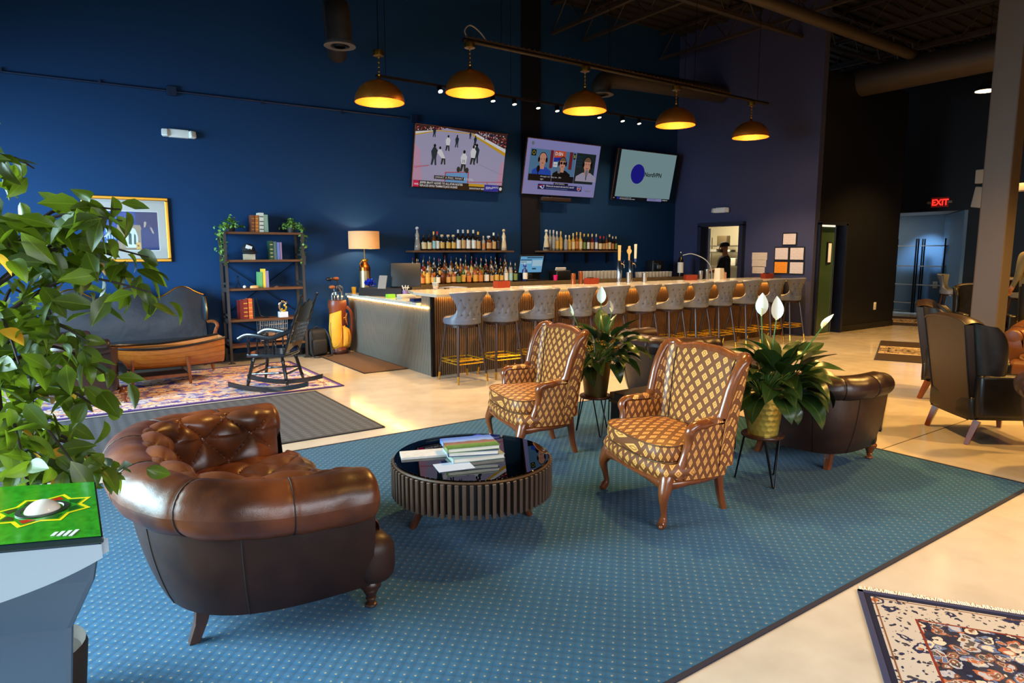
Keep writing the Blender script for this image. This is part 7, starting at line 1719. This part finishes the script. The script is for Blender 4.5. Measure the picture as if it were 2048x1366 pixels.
for i, (x, y, z, lb) in enumerate(((16.9, 6.21, 2.75, 'white tilted wall speaker beside the post, lower one'), (16.9, 6.20, 3.20, 'white small wall box beside the post, upper one'), (14.0, 4.50, 2.68, 'white wall lamp near the right edge of the room'))):
    t = thing('wall_speaker' if i < 2 else 'wall_lamp', lb, 'speaker' if i < 2 else 'lamp', (x, y, z)); mb = MB(); mb.rbox((0, 0, 0), (.16, .26, .45 if i == 0 else .3 if i == 1 else .14), .02, Rx(.15) if i == 0 else None); mb.build('case', M('pale_case', (190, 180, 168), .5), t); mb = MB(); mb.box((.13, 0, 0), (.2, .05, .05)); mb.build('bracket', BLACKM, t, smooth=False)
    if i == 2: mb = MB(); mb.tube([(.1, 0, 0), (3.0, 0, .1)], .02, 6); mb.build('wall_arm', BLACKM, t)

# ------------------------------------------------------------------ alcove shelves and the far seating area
def etagere(label, y):
    t = thing('metal_etagere', label, 'shelf unit', (18.45, y, 0)); w, d = .62, .34
    for sx in (-1, 1):
        for sy in (-1, 1): mb = MB(); mb.box((sx*d/2, sy*w/2, .95), (.028, .028, 1.9)); mb.build('post', BLACKM, t, smooth=False)
    for z in (.25, .72, 1.2, 1.72): mb = MB(); mb.box((0, 0, z), (d, w, .022)); mb.build('shelf', M('pale_shelf', (150, 142, 134), .4), t, smooth=False)
etagere('black metal shelf unit in the alcove, left of two', 8.37); etagere('black metal shelf unit in the alcove, right of two', 7.68+.02)
t = thing('high_table', 'round black high table in the far seating area beyond the post', 'table', (15.3, 5.05, 0)); mb = MB(); mb.lathe([(.001, 1.03), (.38, 1.03), (.39, 1.05), (.38, 1.07), (.001, 1.07)], n=32); mb.build('tabletop', M('pale_grey_top', (130, 122, 116), .35), t); mb = MB(); mb.tube([(0, 0, .03), (0, 0, 1.03)], .05, 12); mb.lathe([(.001, 0), (.28, 0), (.27, .03), (.001, .04)], n=24); mb.build('pedestal', BLACKM, t)
for i, (x, y, rz, lb) in enumerate(((15.2, 5.98, 3.3, 'grey tufted stool at the far high table, leftmost'), (15.9, 5.45, 2.2, 'grey tufted stool at the far high table, behind the table'), (15.0, 4.62, -.6, 'grey tufted stool at the far high table, right of the post'))): dup(s0, (x, y, 0.12 if i < 0 else 0), rz, lb, 'grey stools at the far high table')
t = thing('side_table', 'small square table with a pale top near the tan chair', 'table', (11.2, 2.95, 0)); mb = MB(); mb.box((0, 0, .49), (.6, .5, .03)); mb.build('tabletop', M('pale_grey_top', (130, 122, 116), .35), t, smooth=False)
for sx in (-1, 1):
    for sy in (-1, 1): mb = MB(); mb.box((sx*.26, sy*.21, .24), (.03, .03, .48)); mb.build('leg', BLACKM, t, smooth=False)
# kitchen fittings
t = thing('kitchen_rack', 'steel kitchen shelf with trays seen through the doorway', 'shelf', (14.45, 10.95, 0)); 
for z in (1.2, 1.55, 1.72): mb = MB(); mb.box((0, 0, z), (.4, 1.3, .03)); mb.build('shelf', STEEL, t, smooth=False)
for sy in (-1, 1):
    for sx in (-1, 1): mb = MB(); mb.tube([(sx*.18, sy*.63, 0), (sx*.18, sy*.63, 1.95)], .015, 6); mb.build('post', STEEL, t)
for i, (y, z, d, c, lb) in enumerate(((11.05, 1.736, (.16, .30, .25), (96, 80, 50), 'brown crate on the upper kitchen shelf'), (10.9, 1.566, (.25, .3, .06), (206, 200, 180), 'pale tray on the middle kitchen shelf'), (11.3, 1.566, (.25, .24, .08), (180, 174, 156), 'greyish tub on the middle kitchen shelf'), (10.8, 1.216, (.3, .5, .2), (196, 188, 164), 'large pale tub on the lower kitchen shelf'))):
    mb = MB(); mb.rbox((0, 0, d[2]/2), d, .012); tag(mb.build(('crate', 'tray', 'tub', 'tub')[i], M('kit_%d' % i, c, .6), loc=(14.42, y, z)), lb, ('crate', 'tray', 'tub', 'tub')[i])
t = thing('prep_table', 'steel kitchen table in front of the man in black', 'table', (12.6, 10.55, 0)); mb = MB(); mb.box((0, 0, .9), (.9, .6, .03)); mb.build('tabletop', STEEL, t, smooth=False)
for sx in (-1, 1):
    for sy in (-1, 1): mb = MB(); mb.tube([(sx*.4, sy*.26, 0), (sx*.4, sy*.26, .89)], .018, 6); mb.build('leg', STEEL, t)

# ------------------------------------------------------------------ people
def figure(label, loc, rz, J, bones, matmap, mats):
    """one continuous skinned body; J: joint -> (x, y, z, radius); bones: pairs with a material index each; faces -y"""
    t = thing('person', label, 'person', loc, rz); names = list(J); me = bpy.data.meshes.new('body'); me.from_pydata([J[n][:3] for n in names], [(names.index(a), names.index(b)) for a, b, m in bones], [])
    o = bpy.data.objects.new('body', me); COL.objects.link(o); o.modifiers.new('skin', 'SKIN')
    for i, n in enumerate(names):
        r = J[n][3]; sv = me.skin_vertices[0].data[i]; sv.radius = r if isinstance(r, tuple) else (r, r); sv.use_root = (n == 'pelvis')
    md = o.modifiers.new('sub', 'SUBSURF'); md.levels = 2; md.render_levels = 2
    dg = bpy.context.evaluated_depsgraph_get(); m2 = bpy.data.meshes.new_from_object(o.evaluated_get(dg)); bpy.data.objects.remove(o)
    o = bpy.data.objects.new('body', m2); COL.objects.link(o); o.parent = t; m2.materials.clear()
    for m in mats: m2.materials.append(m)
    for p in m2.polygons:
        c = p.center; best = (9, 0)
        for a, b, mi in bones:
            A, B = Vector(J[a][:3]), Vector(J[b][:3]); d = B-A; k = max(0, min(1, (c-A).dot(d)/max(1e-9, d.length_squared))); q = (c-(A+d*k)).length
            if q < best[0]: best = (q, mi)
        p.material_index = best[1]; p.use_smooth = True
    return t
SKN = M('skin_tone', (196, 134, 104), .5)
def body(label, loc, rz, H_, arms, shirt, trous, shoe, bulk=1.):
    k = H_/1.8; b = bulk
    J = {'pelvis': (0, 0, .98*k, (.16*b, .12*b)), 'waist': (0, 0, 1.12*k, (.155*b, .12*b)), 'chest': (0, -.01, 1.32*k, (.17*b, .125*b)), 'neck0': (0, .01, 1.49*k, (.075, .07)), 'neck': (0, 0, 1.55*k, .058), 'head': (0, -.02, 1.63*k, (.075, .085)), 'head2': (0, -.02, 1.73*k, (.078, .095)), 'crown': (0, -.01, 1.79*k, (.05, .06))}
    B = [('pelvis', 'waist', 1), ('waist', 'chest', 0), ('chest', 'neck0', 0), ('neck0', 'neck', 2), ('neck', 'head', 2), ('head', 'head2', 2), ('head2', 'crown', 2)]
    for s_, nm in ((-1, 'r'), (1, 'l')):
        J['sh'+nm] = (s_*.19*b, .01, 1.45*k, .07*b); el, wr = arms[nm]; J['el'+nm] = (el[0], el[1], el[2]*k, .05*b); J['wr'+nm] = (wr[0], wr[1], wr[2]*k, .032); d = (Vector(wr)-Vector(el)).normalized(); h = Vector((wr[0], wr[1], wr[2]*k))+d*.08; J['pa'+nm] = (h.x, h.y, h.z, (.036, .022))
        B += [('chest', 'sh'+nm, 0), ('sh'+nm, 'el'+nm, 0), ('el'+nm, 'wr'+nm, 2 if arms.get('short') else 0), ('wr'+nm, 'pa'+nm, 2)]
        side = Vector((d.y, -d.x, 0)).normalized() if abs(d.z) < .9 else Vector((0, 1, 0)); base_ = h
        for f in range(4):
            off = side*(.014*(f-1.5)); q0 = base_+off; q1 = q0+d*(.045+.006*(f in (1, 2)))+Vector((0, 0, -.008)); q2 = q1+d*.03+Vector((0, 0, -.018))
            J['f%d%s' % (f, nm)] = (*q1, .0095); J['t%d%s' % (f, nm)] = (*q2, .008); B += [('pa'+nm, 'f%d%s' % (f, nm), 2), ('f%d%s' % (f, nm), 't%d%s' % (f, nm), 2)]
        q = Vector((wr[0], wr[1], wr[2]*k))+d*.03-side*.035*s_; J['th'+nm] = (*q, .011); J['tt'+nm] = (*(q+d*.035-side*.006*s_), .009); B += [('wr'+nm, 'th'+nm, 2), ('th'+nm, 'tt'+nm, 2)]
        J['hip'+nm] = (s_*.095, 0, .92*k, .095*b); J['kn'+nm] = (s_*.105, -.01, .50*k, .062); J['an'+nm] = (s_*.11, .01, .09*k, .042); J['to'+nm] = (s_*.125, -.15, .035, .035)
        B += [('pelvis', 'hip'+nm, 1), ('hip'+nm, 'kn'+nm, 1), ('kn'+nm, 'an'+nm, 1), ('an'+nm, 'to'+nm, 3)]
    t = figure(label, loc, rz, J, B, None, [shirt, trous, SKN, shoe])
    for s_ in (-1, 1): mb = MB(); mb.ball((s_*.032, -.112, 1.70*k), .011, 8, 6); mb.build('eye', M('eye_dark', (40, 30, 26), .3), t); mb = MB(); mb.ball((s_*.085, -.005, 1.68*k), .026, 8, 8, sz=(.4, .8, 1.3)); mb.build('ear', SKN, t)
    mb = MB(); mb.tube([(0, -.112, 1.70*k), (0, -.128, 1.665*k), (0, -.115, 1.655*k)], [.009, .014, .010], 8); mb.build('nose', SKN, t); mb = MB(); mb.ball((0, -.106, 1.62*k), .022, 8, 6, sz=(1, .3, .3)); mb.build('mouth', M('lip_tone', (150, 84, 74), .5), t)
    return t, k
BKS = M('black_shirt', (16, 15, 16), .8); p1, k = body('man in black shirt and cap working in the kitchen doorway, facing left', (12.62, 9.62, 0), radians(205), 1.78, dict(r=((-.27, -.06, 1.2), (-.12, -.30, 1.12)), l=((.27, -.06, 1.2), (.12, -.30, 1.12)), short=True), BKS, M('black_trousers', (18, 18, 20), .8), BLACK, 1.2)
mb = MB(); mb.surf(lambda u, v: Vector((.092*cos(u*2*pi)*cos(v*pi/2)**.6, -.015+.112*sin(u*2*pi)*cos(v*pi/2)**.6, 1.72*k+.10*sin(v*pi/2))), 24, 8, True); mb.surf(lambda u, v: Vector((.085*cos(pi+u*pi), -.015+.105*sin(pi+u*pi)*(1+.8*v), 1.725*k-.02*v)), 12, 3); mb.build('cap', M('black_cap', (16, 16, 16), .8), p1)
mb = MB(); mb.surf(lambda u, v: Vector((.078*cos(pi+u*pi), -.03+.088*sin(pi+u*pi), lerp(1.575, 1.65, v)*k)), 14, 4); mb.build('beard', M('brown_beard', (70, 44, 30), .9), p1)
p2, k = body('person seen from behind in an olive shirt and black trousers at the right edge', (13.1, 3.97, 0), radians(150), 1.9, dict(r=((-.28, .04, 1.16), (-.24, -.10, .95)), l=((.28, .04, 1.16), (.24, -.10, .95))), M('olive_shirt', (120, 112, 84), .8, bump=.4, bscale=25), M('black_trousers', (18, 18, 20), .8), BLACK, 1.12)
mb = MB(); mb.surf(lambda u, v: Vector((.09*cos(u*2*pi)*cos(v*pi/2)**.6, .0+.105*sin(u*2*pi)*cos(v*pi/2)**.6, 1.69*k+.13*sin(v*pi/2))), 24, 8, True); mb.build('hair', M('brown_hair', (60, 42, 30), .8), p2)

# ------------------------------------------------------------------ settle things on the rugs and mats they stand on
for o in list(COL.objects):
    if o.parent is not None or 'category' not in o or o['category'] in ('carpet', 'rug', 'mat'): continue
    x, y, z = o.matrix_world.translation if o.parent else o.location
    if o.name == 'game_cabinet': x, y = 0, 1.8
    if -1 < x < 5.4 and 1.4 < y < 5.2 and z < 1: o.location.z += .0052
    elif -.95 < x < 2.75 and 7.4 < y < 9.6 and z < 1: o.location.z += .0092
